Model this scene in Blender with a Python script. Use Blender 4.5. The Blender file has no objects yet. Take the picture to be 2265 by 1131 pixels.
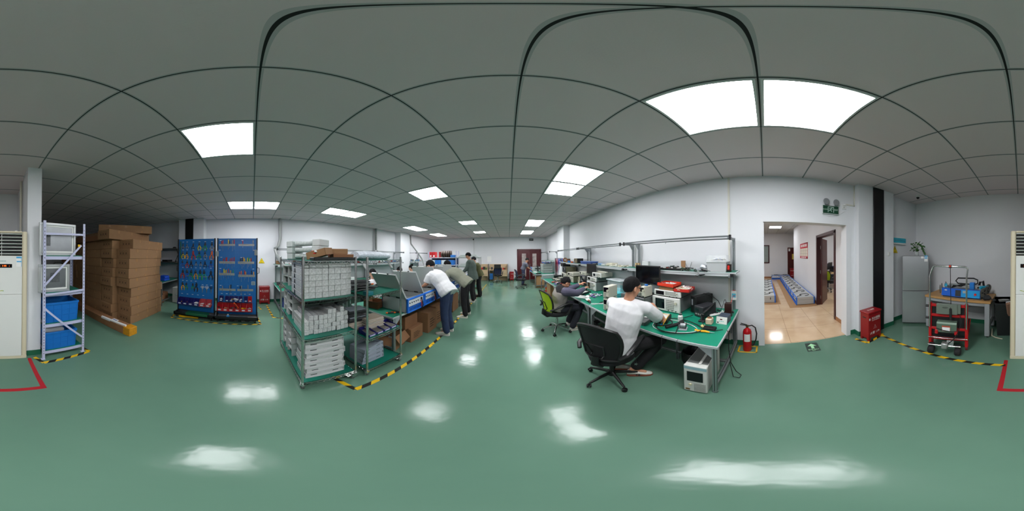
import bpy, math, random
from mathutils import Vector, Matrix
PI = math.pi
R = math.radians
SC = bpy.context.scene
COL = SC.collection

# ---------------------------------------------------------------- camera
cam_d = bpy.data.cameras.new('camera')
cam_d.type = 'PANO'
cam_d.panorama_type = 'EQUIRECTANGULAR'
try:
    cam_d.cycles.panorama_type = 'EQUIRECTANGULAR'
except Exception:
    pass
cam = bpy.data.objects.new('camera', cam_d)
COL.objects.link(cam)
SC.camera = cam
CAM_H = 1.6
yaw = R(-1.23)
M0 = Matrix.Rotation(yaw, 4, 'Z') @ Matrix.Rotation(PI / 2, 4, 'X')
_t = R(0.4)
TILT = Matrix.Rotation(-_t, 4, 'X') @ Matrix.Rotation(-_t, 4, 'Y')
cam.matrix_world = Matrix.Translation((0, 0, CAM_H)) @ TILT.inverted() @ M0
cam_d.clip_start = 0.02
cam_d.clip_end = 100

# ---------------------------------------------------------------- world / view
w = bpy.data.worlds.new('world')
SC.world = w
w.use_nodes = True
w.node_tree.nodes['Background'].inputs[0].default_value = (0.75, 0.78, 0.85, 1)
w.node_tree.nodes['Background'].inputs[1].default_value = 0.05
SC.view_settings.view_transform = 'Standard'
SC.view_settings.look = 'None'
SC.view_settings.gamma = 1
SC.view_settings.use_curve_mapping = False
SC.view_settings.exposure = 0.0
SC.cycles.max_bounces = 8
SC.cycles.diffuse_bounces = 5
SC.cycles.glossy_bounces = 4
SC.cycles.transmission_bounces = 6
SC.cycles.transparent_max_bounces = 12
SC.cycles.sample_clamp_indirect = 4
SC.cycles.caustics_reflective = False
SC.cycles.caustics_refractive = False
LAMP_E = 28

# ---------------------------------------------------------------- materials
def lin(c):
    c = c / 255.0
    return c / 12.92 if c <= 0.04045 else ((c + 0.055) / 1.055) ** 2.4
def rgb(h):
    return (lin(int(h[0:2], 16)), lin(int(h[2:4], 16)), lin(int(h[4:6], 16)), 1)
MATS = {}
def mat(name, h='808080', rough=0.5, metal=0.0, emit=0, alpha=1, trans=0, noise=0, nscale=8, bump=0, bscale=60, spec=0.5, coat=0):
    if name in MATS:
        return MATS[name]
    m = bpy.data.materials.new(name)
    m.use_nodes = True
    nt = m.node_tree
    p = nt.nodes['Principled BSDF']
    c = rgb(h)
    p.inputs['Base Color'].default_value = c
    p.inputs['Roughness'].default_value = rough
    p.inputs['Metallic'].default_value = metal
    p.inputs['Specular IOR Level'].default_value = spec
    if coat:
        p.inputs['Coat Weight'].default_value = coat
        p.inputs['Coat Roughness'].default_value = 0.1
    if emit:
        p.inputs['Emission Color'].default_value = c
        p.inputs['Emission Strength'].default_value = emit
    if alpha < 1:
        p.inputs['Alpha'].default_value = alpha
    if trans:
        p.inputs['Transmission Weight'].default_value = trans
    if noise or bump:
        tc = nt.nodes.new('ShaderNodeTexCoord')
    if noise:
        n = nt.nodes.new('ShaderNodeTexNoise')
        n.inputs['Scale'].default_value = nscale
        n.inputs['Detail'].default_value = 5
        nt.links.new(tc.outputs['Object'], n.inputs['Vector'])
        r = nt.nodes.new('ShaderNodeValToRGB')
        lo = [max(0, x * (1 - noise)) for x in c[:3]] + [1]
        hi = [min(1, x * (1 + noise)) for x in c[:3]] + [1]
        r.color_ramp.elements[0].position = 0.3
        r.color_ramp.elements[1].position = 0.7
        r.color_ramp.elements[0].color = lo
        r.color_ramp.elements[1].color = hi
        nt.links.new(n.outputs['Fac'], r.inputs['Fac'])
        nt.links.new(r.outputs['Color'], p.inputs['Base Color'])
    if bump:
        n2 = nt.nodes.new('ShaderNodeTexNoise')
        n2.inputs['Scale'].default_value = bscale
        n2.inputs['Detail'].default_value = 3
        nt.links.new(tc.outputs['Object'], n2.inputs['Vector'])
        b = nt.nodes.new('ShaderNodeBump')
        b.inputs['Strength'].default_value = bump
        b.inputs['Distance'].default_value = 0.01
        nt.links.new(n2.outputs['Fac'], b.inputs['Height'])
        nt.links.new(b.outputs['Normal'], p.inputs['Normal'])
    MATS[name] = m
    return m
def nodes_of(m):
    nt = m.node_tree
    return nt, nt.nodes, nt.links, nt.nodes['Principled BSDF']
def math_node(nt, op, a, b=None, c=None):
    n = nt.nodes.new('ShaderNodeMath')
    n.operation = op
    for i, v in enumerate((a, b, c)):
        if v is None:
            continue
        if isinstance(v, (int, float)):
            n.inputs[i].default_value = v
        else:
            nt.links.new(v, n.inputs[i])
    return n.outputs[0]
def mixcol(nt, fac, c1, c2):
    n = nt.nodes.new('ShaderNodeMix')
    n.data_type = 'RGBA'
    if isinstance(fac, (int, float)):
        n.inputs[0].default_value = fac
    else:
        nt.links.new(fac, n.inputs[0])
    for i, c in ((6, c1), (7, c2)):
        if isinstance(c, tuple):
            n.inputs[i].default_value = c
        else:
            nt.links.new(c, n.inputs[i])
    return n.outputs[2]
def objxyz(nt):
    tc = nt.nodes.new('ShaderNodeTexCoord')
    s = nt.nodes.new('ShaderNodeSeparateXYZ')
    nt.links.new(tc.outputs['Object'], s.inputs[0])
    return tc.outputs['Object'], s.outputs[0], s.outputs[1], s.outputs[2]
def noise_tex(nt, vec, scale, detail=4, rough=0.5):
    n = nt.nodes.new('ShaderNodeTexNoise')
    n.inputs['Scale'].default_value = scale
    n.inputs['Detail'].default_value = detail
    n.inputs['Roughness'].default_value = rough
    nt.links.new(vec, n.inputs['Vector'])
    return n.outputs['Fac']
def ramp(nt, fac, stops):
    r = nt.nodes.new('ShaderNodeValToRGB')
    els = r.color_ramp.elements
    while len(els) < len(stops):
        els.new(0.5)
    for e, (p, c) in zip(els, stops):
        e.position = p
        e.color = c if isinstance(c, tuple) else (c, c, c, 1)
    nt.links.new(fac, r.inputs['Fac'])
    return r.outputs['Color']
def bump_to(nt, p, h, strength, dist=0.01):
    b = nt.nodes.new('ShaderNodeBump')
    b.inputs['Strength'].default_value = strength
    b.inputs['Distance'].default_value = dist
    nt.links.new(h, b.inputs['Height'])
    nt.links.new(b.outputs['Normal'], p.inputs['Normal'])

# ---------------------------------------------------------------- mesh builder
class MB:
    def __init__(s):
        s.v = []; s.f = []; s.mi = []; s.sm = []; s.X = Matrix.Identity(4)
    def add(s, vs, fs, m=0, sm=False):
        o = len(s.v)
        X = s.X
        s.v.extend([tuple(X @ Vector(p)) for p in vs])
        flip = X.determinant() < 0
        for f in fs:
            g = tuple(o + i for i in f)
            s.f.append(g[::-1] if flip else g)
            s.mi.append(m)
            s.sm.append(sm)
        return s
    def box(s, x0, y0, z0, x1, y1, z1, m=0, b=0.0):
        if x0 > x1: x0, x1 = x1, x0
        if y0 > y1: y0, y1 = y1, y0
        if z0 > z1: z0, z1 = z1, z0
        b = min(b, (x1 - x0) / 2.01, (y1 - y0) / 2.01, (z1 - z0) / 2.01)
        if b <= 0:
            vs = [(x0, y0, z0), (x1, y0, z0), (x1, y1, z0), (x0, y1, z0), (x0, y0, z1), (x1, y0, z1), (x1, y1, z1), (x0, y1, z1)]
            fs = [(0, 3, 2, 1), (4, 5, 6, 7), (0, 1, 5, 4), (1, 2, 6, 5), (2, 3, 7, 6), (3, 0, 4, 7)]
            return s.add(vs, fs, m)
        vs = []; idx = {}
        lo = (x0, y0, z0); hi = (x1, y1, z1)
        for sx in (0, 1):
            for sy in (0, 1):
                for sz in (0, 1):
                    c = [hi[k] if q else lo[k] for k, q in enumerate((sx, sy, sz))]
                    for ax in range(3):  # vertex lying on face 'ax'
                        p = list(c)
                        for k in range(3):
                            if k != ax:
                                p[k] += -b if (sx, sy, sz)[k] else b
                        idx[(sx, sy, sz, ax)] = len(vs)
                        vs.append(tuple(p))
        fs = []
        def orient(f):
            a, bb, c = (Vector(vs[i]) for i in f[:3])
            n = (bb - a).cross(c - a)
            ctr = sum((Vector(vs[i]) for i in f), Vector()) / len(f) - Vector(((x0 + x1) / 2, (y0 + y1) / 2, (z0 + z1) / 2))
            return f if n.dot(ctr) > 0 else f[::-1]
        for ax in range(3):
            o = [k for k in range(3) if k != ax]
            for q in (0, 1):
                f = []
                for u, v in ((0, 0), (1, 0), (1, 1), (0, 1)):
                    k = [0, 0, 0]; k[ax] = q; k[o[0]] = u; k[o[1]] = v
                    f.append(idx[(k[0], k[1], k[2], ax)])
                fs.append(orient(tuple(f)))
            for u in (0, 1):
                for v in (0, 1):
                    f = []
                    for q, a2 in ((0, o[0]), (1, o[0]), (1, o[1]), (0, o[1])):
                        k = [0, 0, 0]; k[ax] = q; k[o[0]] = u; k[o[1]] = v
                        f.append(idx[(k[0], k[1], k[2], a2)])
                    fs.append(orient(tuple(f)))
        for sx in (0, 1):
            for sy in (0, 1):
                for sz in (0, 1):
                    fs.append(orient(tuple(idx[(sx, sy, sz, a)] for a in range(3))))
        return s.add(vs, fs, m)
    def cbox(s, c, d, m=0, b=0.0):
        return s.box(c[0] - d[0] / 2, c[1] - d[1] / 2, c[2] - d[2] / 2, c[0] + d[0] / 2, c[1] + d[1] / 2, c[2] + d[2] / 2, m, b)
    def rbox(s, c, d, rot=(0, 0, 0), m=0, b=0.0):
        old = s.X
        from mathutils import Euler
        s.X = old @ Matrix.Translation(c) @ Euler(rot).to_matrix().to_4x4()
        s.cbox((0, 0, 0), d, m, b)
        s.X = old
        return s
    def bar(s, p0, p1, w, h=None, m=0, up=(0, 0, 1), b=0):
        h = h or w
        p0 = Vector(p0); p1 = Vector(p1)
        d = p1 - p0
        L = d.length
        if L < 1e-6: return s
        z = d / L
        u = Vector(up)
        if abs(z.dot(u)) > 0.98: u = Vector((1, 0, 0))
        x = u.cross(z).normalized(); y = z.cross(x)
        old = s.X
        s.X = old @ Matrix(((x.x, y.x, z.x, p0.x), (x.y, y.y, z.y, p0.y), (x.z, y.z, z.z, p0.z), (0, 0, 0, 1)))
        s.box(-w / 2, -h / 2, 0, w / 2, h / 2, L, m, b)
        s.X = old
        return s
    def ring(s, c, ax_x, ax_y, rx, ry, n):
        return [tuple(c + ax_x * (rx * math.cos(2 * PI * k / n)) + ax_y * (ry * math.sin(2 * PI * k / n))) for k in range(n)]
    def cyl(s, p0, p1, r, r2=None, n=12, m=0, caps=True, sm=True):
        p0 = Vector(p0); p1 = Vector(p1)
        r2 = r if r2 is None else r2
        z = (p1 - p0).normalized()
        u = Vector((0, 0, 1)) if abs(z.z) < 0.95 else Vector((1, 0, 0))
        x = u.cross(z).normalized(); y = z.cross(x)
        vs = s.ring(p0, x, y, r, r, n) + s.ring(p1, x, y, r2, r2, n)
        fs = [(k, (k + 1) % n, n + (k + 1) % n, n + k) for k in range(n)]
        s.add(vs, fs, m, sm)
        if caps:
            s.add(vs, [tuple(range(n))[::-1], tuple(range(n, 2 * n))], m)
        return s
    def loft(s, rings, m=0, caps=True, sm=True, closed=False):
        n = len(rings[0])
        vs = [p for r in rings for p in r]
        fs = []
        K = len(rings)
        for j in range(K if closed else K - 1):
            a = j * n; b = ((j + 1) % K) * n
            for k in range(n):
                fs.append((a + k, a + (k + 1) % n, b + (k + 1) % n, b + k))
        if caps and not closed:
            fs.append(tuple(range(n))[::-1])
            fs.append(tuple(range((K - 1) * n, K * n)))
        return s.add(vs, fs, m, sm)
    def tube(s, pts, r, n=8, m=0, closed=False, flat=1.0, up=(0, 0, 1)):
        P = [Vector(p) for p in pts]
        rings = []
        K = len(P)
        prev = None
        for i, p in enumerate(P):
            if closed:
                t = (P[(i + 1) % K] - P[i - 1])
            else:
                t = P[min(i + 1, K - 1)] - P[max(i - 1, 0)]
            if t.length < 1e-9: t = Vector((0, 0, 1))
            t.normalize()
            if prev is None:
                u = Vector(up) if abs(t.dot(Vector(up))) < 0.95 else Vector((1, 0, 0))
                x = (u - t * u.dot(t)).normalized()
            else:
                x = (prev - t * prev.dot(t))
                if x.length < 1e-5: x = Vector((1, 0, 0))
                x.normalize()
            prev = x
            y = t.cross(x)
            rr = r[i] if isinstance(r, (list, tuple)) else r
            rings.append(s.ring(p, x, y, rr, rr * flat, n))
        return s.loft(rings, m, True, True, closed)
    def lathe(s, prof, c=(0, 0, 0), n=20, m=0, axis='Z', caps=True):
        rings = []
        for r, z in prof:
            ring = []
            for k in range(n):
                a = 2 * PI * k / n
                q = (r * math.cos(a), r * math.sin(a), z)
                if axis == 'X': q = (q[2], q[0], q[1])
                if axis == 'Y': q = (q[1], q[2], q[0])
                ring.append((c[0] + q[0], c[1] + q[1], c[2] + q[2]))
            rings.append(ring)
        return s.loft(rings, m, caps)
    def sph(s, c, r, n=12, m=0):
        if isinstance(r, (int, float)): r = (r, r, r)
        rings = []
        for j in range(1, n // 2 + 1):
            a = PI * j / (n // 2 + 1)
            rings.append([(c[0] + r[0] * math.sin(a) * math.cos(2 * PI * k / n), c[1] + r[1] * math.sin(a) * math.sin(2 * PI * k / n), c[2] - r[2] * math.cos(a)) for k in range(n)])
        K = len(rings)
        vs = [p for q in rings for p in q] + [(c[0], c[1], c[2] - r[2]), (c[0], c[1], c[2] + r[2])]
        fs = []
        for j in range(K - 1):
            for k in range(n):
                fs.append((j * n + k, j * n + (k + 1) % n, (j + 1) * n + (k + 1) % n, (j + 1) * n + k))
        for k in range(n):
            fs.append((K * n, (k + 1) % n, k))
            fs.append(((K - 1) * n + k, (K - 1) * n + (k + 1) % n, K * n + 1))
        return s.add(vs, fs, m, True)
    def prism(s, poly, a, b, axis='Z', m=0):
        # poly 2D points; extruded from a to b along axis
        n = len(poly)
        ar = sum(poly[i][0] * poly[(i + 1) % n][1] - poly[(i + 1) % n][0] * poly[i][1] for i in range(n))
        if ar < 0: poly = poly[::-1]
        def P(u, v, t):
            return (u, v, t) if axis == 'Z' else ((t, u, v) if axis == 'X' else (v, t, u))
        if a > b: a, b = b, a
        vs = [P(u, v, a) for u, v in poly] + [P(u, v, b) for u, v in poly]
        fs = [tuple(range(n))[::-1], tuple(range(n, 2 * n))] + [(k, (k + 1) % n, n + (k + 1) % n, n + k) for k in range(n)]
        return s.add(vs, fs, m)
    def mesh(s, name, mats):
        me = bpy.data.meshes.new(name)
        me.from_pydata(s.v, [], s.f)
        for q in (mats if isinstance(mats, (list, tuple)) else [mats]):
            me.materials.append(q)
        me.polygons.foreach_set('material_index', s.mi)
        me.polygons.foreach_set('use_smooth', s.sm)
        me.update()
        if any(s.sm):
            try: me.set_sharp_from_angle(angle=R(40))
            except Exception: pass
        return me
    def out(s, name, mats, parent=None, loc=None, rot=None, label=None, cat=None, group=None, kind=None):
        o = bpy.data.objects.new(name, s.mesh(name, mats))
        COL.objects.link(o)
        if parent: o.parent = parent
        if loc: o.location = loc
        if rot: o.rotation_euler = rot
        tag(o, label, cat, group, kind)
        return o
def tag(o, label=None, cat=None, group=None, kind=None):
    if label: o['label'] = label
    if cat: o['category'] = cat
    if group: o['group'] = group
    if kind: o['kind'] = kind
    return o
def thing(name, label, cat, loc=(0, 0, 0), rz=0, group=None, rot=None):
    o = bpy.data.objects.new(name, None)
    o.empty_display_size = 0.1
    COL.objects.link(o)
    o.location = loc
    o.rotation_euler = rot if rot else (0, 0, rz)
    return tag(o, label, cat, group)
def kids(o):
    return KID.get(o.name, [])
KID = {}
def dup(root, loc=None, rz=None, label=None, group=None, cat=None, rot=None):
    ch = {}
    for q in COL.objects:
        if q.parent: ch.setdefault(q.parent.name, []).append(q)
    def rec(o, par):
        c = o.copy()
        COL.objects.link(c)
        c.parent = par
        for q in ch.get(o.name, []): rec(q, c)
        return c
    r = rec(root, None)
    if loc is not None: r.location = loc
    if rz is not None: r.rotation_euler = (0, 0, rz)
    if rot is not None: r.rotation_euler = rot
    if label: r['label'] = label
    if group: r['group'] = group
    if cat: r['category'] = cat
    return r
def struct(b, name, m, **k):
    return b.out(name, m, kind='structure', **k)
def text_mesh(txt, size, extrude=0.0008, align='CENTER', width=1.0):
    cu = bpy.data.curves.new('t', 'FONT')
    cu.body = txt; cu.size = size; cu.extrude = extrude
    cu.align_x = align; cu.align_y = 'CENTER'
    cu.resolution_u = 2
    o = bpy.data.objects.new('t', cu)
    COL.objects.link(o)
    o.scale = (width, 1, 1)
    dg = bpy.context.evaluated_depsgraph_get()
    me = bpy.data.meshes.new_from_object(o.evaluated_get(dg))
    COL.objects.unlink(o)
    bpy.data.objects.remove(o)
    if width != 1.0: me.transform(Matrix.Diagonal((width, 1, 1, 1)))
    return me
def put_text(txt, size, m, loc, rot, parent, name='lettering', width=1.0, extrude=0.0008):
    me = text_mesh(txt, size, extrude, width=width)
    me.materials.clear(); me.materials.append(m)
    o = bpy.data.objects.new(name, me)
    COL.objects.link(o)
    o.parent = parent; o.location = loc; o.rotation_euler = rot
    return o
rnd = random.Random(7)

WHITE = mat('white_plastic', 'dcdcda', 0.45)
CREAM = mat('cream_plastic', 'd6cdb4', 0.45)
BLACK = mat('black_plastic', '141415', 0.45)
BLACKR = mat('black_rubber', '101011', 0.75)
DARK = mat('dark_grey', '303234', 0.5)
CHROME = mat('chrome', 'c8cac8', 0.18, 1.0)
ALU = mat('aluminium', 'b4b8ba', 0.38, 0.85)
STEEL = mat('steel', '9a9c9c', 0.35, 0.9)
GREYP = mat('grey_paint', '9ba0a3', 0.5)
CARD = mat('cardboard', '8d6a49', 0.85, noise=0.08, nscale=3)
CARD2 = mat('cardboard_dark', '7d5538', 0.85, noise=0.1, nscale=3)
GREENMAT = mat('green_antistatic_mat', '0a6a55', 0.45, noise=0.06, nscale=4)
BLUE = mat('blue_plastic', '1268b8', 0.4)
BLUEP = mat('blue_panel', '1c6fc4', 0.45)
NAVY = mat('navy_plastic', '1d1b62', 0.4)
RED = mat('red_paint', '8a0b14', 0.35)
REDP = mat('red_plastic', 'b01520', 0.4)
YELLOW = mat('yellow_paint', 'e0b010', 0.5)
ORANGE = mat('orange_plastic', 'd8631a', 0.45)
PAPER = mat('paper', 'e6e6e4', 0.7)
WOOD = mat('birch_wood', 'c9a878', 0.5, noise=0.1, nscale=6)
SKIN = mat('skin', 'b98468', 0.55)
HAIR = mat('black_hair', '0c0b0d', 0.75, bump=0.6, bscale=260, spec=0.2)
SCREEN = mat('dark_screen', '07070a', 0.12)
CLEAR = mat('clear_plastic', 'f0f4f4', 0.15, alpha=0.28, bump=0.8, bscale=25)
# ================================================================ SHELL
CZ = 2.935
GX, GY, GT = 0.062, 0.02, 0.635
# floor
floor_m = mat('green_epoxy', '5e8f73', 0.18)
nt, N, L, P = nodes_of(floor_m)
vec, X, Y, Z = objxyz(nt)
n1 = noise_tex(nt, vec, 0.8, 4)
n2 = noise_tex(nt, vec, 2.2, 3, 0.5)
c = ramp(nt, n1, [(0.3, rgb('577867')), (0.7, rgb('618370'))])
L.new(c, P.inputs['Base Color'])
L.new(ramp(nt, n2, [(0.3, 0.10), (0.5, 0.155), (0.75, 0.23)]), P.inputs['Roughness'])
n3 = noise_tex(nt, vec, 3.5, 3, 0.6)
bump_to(nt, P, n3, 0.16, 0.02)
P.inputs['Specular IOR Level'].default_value = 0.27
b = MB(); b.box(-5.8, -8.2, -0.1, 2.60, 11.2, 0.0)
struct(b, 'floor', floor_m)
# ceiling
ceil_m = mat('ceiling_tiles', 'b9bcba', 0.75)
nt, N, L, P = nodes_of(ceil_m)
vec, X, Y, Z = objxyz(nt)
def gridd(ax, o):
    f = math_node(nt, 'FRACT', math_node(nt, 'DIVIDE', math_node(nt, 'SUBTRACT', ax, o), GT))
    return math_node(nt, 'MULTIPLY', math_node(nt, 'SUBTRACT', 0.5, math_node(nt, 'ABSOLUTE', math_node(nt, 'SUBTRACT', f, 0.5))), GT)
d = math_node(nt, 'MINIMUM', gridd(X, GX), gridd(Y, GY))
line = math_node(nt, 'LESS_THAN', d, 0.0042)
bar_ = math_node(nt, 'LESS_THAN', d, 0.014)
tint = ramp(nt, noise_tex(nt, vec, 0.35, 3), [(0.3, rgb('dacccd')), (0.7, rgb('e0d2d4'))])
c = mixcol(nt, bar_, tint, rgb('b5b3b4'))
c = mixcol(nt, line, c, rgb('101414'))
L.new(c, P.inputs['Base Color'])
# perforation dots
vor = nt.nodes.new('ShaderNodeTexVoronoi'); vor.inputs['Scale'].default_value = 62; vor.inputs['Randomness'].default_value = 0.0
L.new(vec, vor.inputs['Vector'])
hole = math_node(nt, 'GREATER_THAN', vor.outputs['Distance'], 0.2)
bump_to(nt, P, math_node(nt, 'ADD', math_node(nt, 'MULTIPLY', hole, 0.15), bar_), 0.35, 0.004)
b = MB(); b.box(-5.8, -8.2, CZ, 2.75, 11.2, CZ + 0.1)
struct(b, 'ceiling', ceil_m)
# walls
wall_m = mat('white_wall', 'd9dadd', 0.75, noise=0.02, nscale=1.2)
WX, WL, WF, WB = 2.56, -5.6, 11.0, -3.43
b = MB(); b.box(WX, 0.02, 0, WX + 0.2, 11.2, CZ); b.box(WX, -1.40, 2.12, WX + 0.2, 0.02, CZ); b.box(WX, WB - 0.2, 0, WX + 0.2, -1.40, CZ)
struct(b, 'wall_right', wall_m)
b = MB(); b.box(WL - 0.2, -8.2, 0, WL, 11.2, CZ); struct(b, 'wall_left', wall_m)
b = MB(); b.box(WL, WF, 0, WX, WF + 0.2, CZ); struct(b, 'wall_far', wall_m)
b = MB(); b.box(-0.44, WB - 0.2, 0, WX, WB, CZ); struct(b, 'wall_back', wall_m)
b = MB(); b.box(-0.62, -8.2, 0, -0.44, -2.55, CZ, b=0); b.box(-0.62, -2.56, 0, -0.42, -2.2, CZ); struct(b, 'wall_partition', wall_m)
b = MB(); b.box(WL, -8.2, 0, -0.62, -8.0, CZ); struct(b, 'wall_storage', wall_m)
b = MB(); b.box(2.42, -2.45, 0, WX + 0.01, -1.58, CZ); struct(b, 'wall_pillar_right', wall_m)
b = MB(); b.box(2.29, 6.5, 0, WX + 0.01, 7.4, CZ); struct(b, 'wall_pillar_far_right', wall_m)
b = MB(); b.box(WL - 0.01, 6.71, 0, -5.23, 7.53, CZ); struct(b, 'wall_pillar_far_left', wall_m)
b = MB(); b.box(WL - 0.01, -2.58, 0, -5.3, -1.64, CZ); struct(b, 'wall_pillar_left', wall_m)
blk = mat('black_cladding', '0b0b0d', 0.35)
b = MB(); b.box(2.395, -2.16, 0, 2.425, -1.90, CZ - 0.002, b=0.003); struct(b, 'trim_1', blk)
b = MB(); b.box(-5.31, -2.32, 0, -5.285, -2.02, CZ - 0.002, b=0.003); struct(b, 'trim_2', blk)
# green skirting painted on the walls
sk = mat('green_skirting', '1c6247', 0.4)
def skirt(nm, *bx):
    b = MB()
    for q in bx: b.box(q[0], q[1], 0.0, q[2], q[3], 0.10)
    struct(b, nm, sk)
skirt('baseboard_right', (WX - 0.008, 0.10, WX + 0.002, 11.0), (WX - 0.008, -1.58, WX + 0.002, -1.40 - 0.08), (WX - 0.008, WB, WX + 0.002, -2.45),
      (2.412, -2.45, 2.422, -2.162), (2.412, -1.898, 2.422, -1.58), (2.412, -1.58, WX, -1.572), (2.42, -2.458, WX, -2.45))
skirt('baseboard_left', (WL - 0.002, -8, WL + 0.008, -2.58), (WL - 0.002, -1.64, WL + 0.008, 6.7), (WL - 0.002, 7.53, WL + 0.008, 11))
skirt('baseboard_far', (WL, WF - 0.008, 0.55, WF + 0.002), (2.25, WF - 0.008, WX, WF + 0.002))
skirt('baseboard_back', (-0.44, WB - 0.002, WX, WB + 0.008))
skirt('baseboard_partition', (-0.442, WB, -0.432, -2.56), (-0.422, -2.56, -0.412, -2.192), (-0.62, -2.202, -0.412, -2.192))
# doorway casing (plain white)
tr = mat('white_trim', 'd9dadd', 0.65)
b = MB(); b.box(WX - 0.012, 0.008, 0, WX + 0.212, 0.0195, 2.108); b.box(WX - 0.012, 0.02, 0, WX - 0.0005, 0.10, 2.20); b.box(WX - 0.012, -1.48, 0, WX - 0.0005, -1.40, 2.20); b.box(WX - 0.012, -1.40, 2.12, WX - 0.0005, 0.02, 2.20)
struct(b, 'trim_3', tr)

# ---------------------------------------------------------------- corridor room beyond the doorway
tile_m = mat('beige_tiles', 'c9ae90', 0.12)
nt, N, L, P = nodes_of(tile_m)
vec, X, Y, Z = objxyz(nt)
def gd(ax, o, t):
    f = math_node(nt, 'FRACT', math_node(nt, 'DIVIDE', math_node(nt, 'SUBTRACT', ax, o), t))
    return math_node(nt, 'MULTIPLY', math_node(nt, 'SUBTRACT', 0.5, math_node(nt, 'ABSOLUTE', math_node(nt, 'SUBTRACT', f, 0.5))), t)
d = math_node(nt, 'MINIMUM', gd(X, 2.62, 0.6), gd(Y, -0.42, 0.6))
c = ramp(nt, noise_tex(nt, vec, 2.5, 5), [(0.3, rgb('c4a888')), (0.7, rgb('d2b898'))])
c = mixcol(nt, math_node(nt, 'LESS_THAN', d, 0.003), c, rgb('8d745a'))
L.new(c, P.inputs['Base Color'])
CZ2 = 3.0
b = MB(); b.box(2.60, -1.62, -0.1, 11.1, 3.2, 0.002); b.box(2.7, -6, -0.1, 11.1, -1.62, 0.002); struct(b, 'floor_corridor', tile_m)
ceil2 = mat('ceiling_corridor', 'c2c4c2', 0.8)
nt, N, L, P = nodes_of(ceil2)
vec, X, Y, Z = objxyz(nt)
d = math_node(nt, 'MINIMUM', gd(X, 2.6, 0.6), gd(Y, -0.2, 0.6))
L.new(mixcol(nt, math_node(nt, 'LESS_THAN', d, 0.006), rgb('c2c4c2'), rgb('5a5c5c')), P.inputs['Base Color'])
b = MB(); b.box(2.76, -6, CZ2, 11.1, 3.2, CZ2 + 0.1); struct(b, 'ceiling_corridor', ceil2)
b = MB(); b.box(2.76, 3.0, 0, 11.1, 3.2, CZ2); struct(b, 'wall_corridor_left', wall_m)
# far wall with a window opening y -0.30..0.62? and the door panel
b = MB(); b.box(10.9, -6, 0, 11.1, 3.2, CZ2); struct(b, 'wall_corridor_far', wall_m)
# right wall of the corridor, with a door opening x 3.40..4.35
b = MB(); b.box(2.76, -1.72, 0, 3.40, -1.58, CZ2); b.box(4.77, -1.72, 0, 8.7, -1.58, CZ2); b.box(3.40, -1.72, 2.15, 4.77, -1.58, CZ2)
struct(b, 'wall_corridor_right', wall_m)
b = MB(); b.box(8.5, -6, 0, 8.7, -1.72, CZ2); b.box(2.76, -6.0, 0, 8.5, -5.8, CZ2); struct(b, 'wall_office', wall_m)
# lights of the ceilings
LM = mat('lamp_diffuser', 'fbfcff', 0.5, emit=LAMP_E)
FRAME = mat('lamp_frame', 'd8dada', 0.4)
def lamp_mesh():
    t = thing('ceiling_light', 'x', 'ceiling light', (0, 0, CZ))
    b = MB(); w_ = 0.306; i_ = 0.290
    for (x0, y0, x1, y1) in ((-w_, -w_, w_, -i_), (-w_, i_, w_, w_), (-w_, -i_, -i_, i_), (i_, -i_, w_, i_)):
        b.box(x0, y0, -0.012, x1, y1, 0.0)
    b.out('frame', FRAME, t)
    b = MB(); b.box(-i_, -i_, -0.008, i_, i_, -0.002)
    b.out('diffuser', LM, t)
    return t
LP = [(1, 0, 'square light panel in front of the white doorway, nearer the workbench'), (1, -1, 'square light panel in front of the white doorway, nearer the fridge'),
      (-3, -1, 'single square light panel above the floor before the pegboards'),
      (-7, -1, 'square light panel over the pegboards, left one of the pair'), (-7, 0, 'square light panel over the pegboards, right one of the pair'),
      (-7, 3, 'nearer light panel of the pair above the left wall benches'), (-7, 4, 'farther light panel of the pair above the left wall benches'),
      (-3, 4, 'single square light panel above the open equipment cases'),
      (1, 3, 'nearer and larger light panel of the pair over the aisle beside the right bench'), (1, 4, 'farther light panel of the pair over the aisle beside the right bench'),
      (-7, 9, 'nearer light panel of the pair just behind the left white pillar'), (-7, 10, 'farther light panel of the pair just behind the left white pillar'),
      (-7, 13, 'nearer light panel of the last pair by the left wall'), (-7, 14, 'farther light panel of the last pair by the left wall'),
      (-3, 9, 'single light panel in mid room above the standing workers'),
      (-3, 13, 'single light panel over the far desks'),
      (1, 9, 'nearer panel of the middle pair on the aisle row'), (1, 10, 'farther panel of the middle pair on the aisle row'),
      (1, 13, 'nearer panel of the last pair before the maroon door'), (1, 14, 'farther panel of the last pair before the maroon door')]
L0 = lamp_mesh()
for k, (i, j, lb) in enumerate(LP):
    loc = (GX + (i + 0.5) * GT, GY + (j + 0.5) * GT, CZ)
    if k == 0:
        L0.location = loc; L0['label'] = lb; L0['group'] = 'ceiling light panels'
    else:
        dup(L0, loc, 0, lb, 'ceiling light panels')
for (x, y, lb) in ((8.3, -0.56, 'light panel in the corridor ceiling seen through the doorway'), (5.3, 0.6, 'light panel in the corridor ceiling just inside the doorway'), (7.2, 1.4, 'added unseen light panel over the left row of test units'), (3.8, 1.2, 'added unseen light panel beside the doorway on the corridor side'), (6.6, -3.4, 'second light panel in the office behind the maroon door'), (5.0, -3.6, 'light panel in the office behind the maroon door')):  # left-row and doorway-side panels are added, unseen, to brighten the corridor
    dup(L0, (x, y, CZ2), 0, lb, 'corridor light panels')
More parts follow.
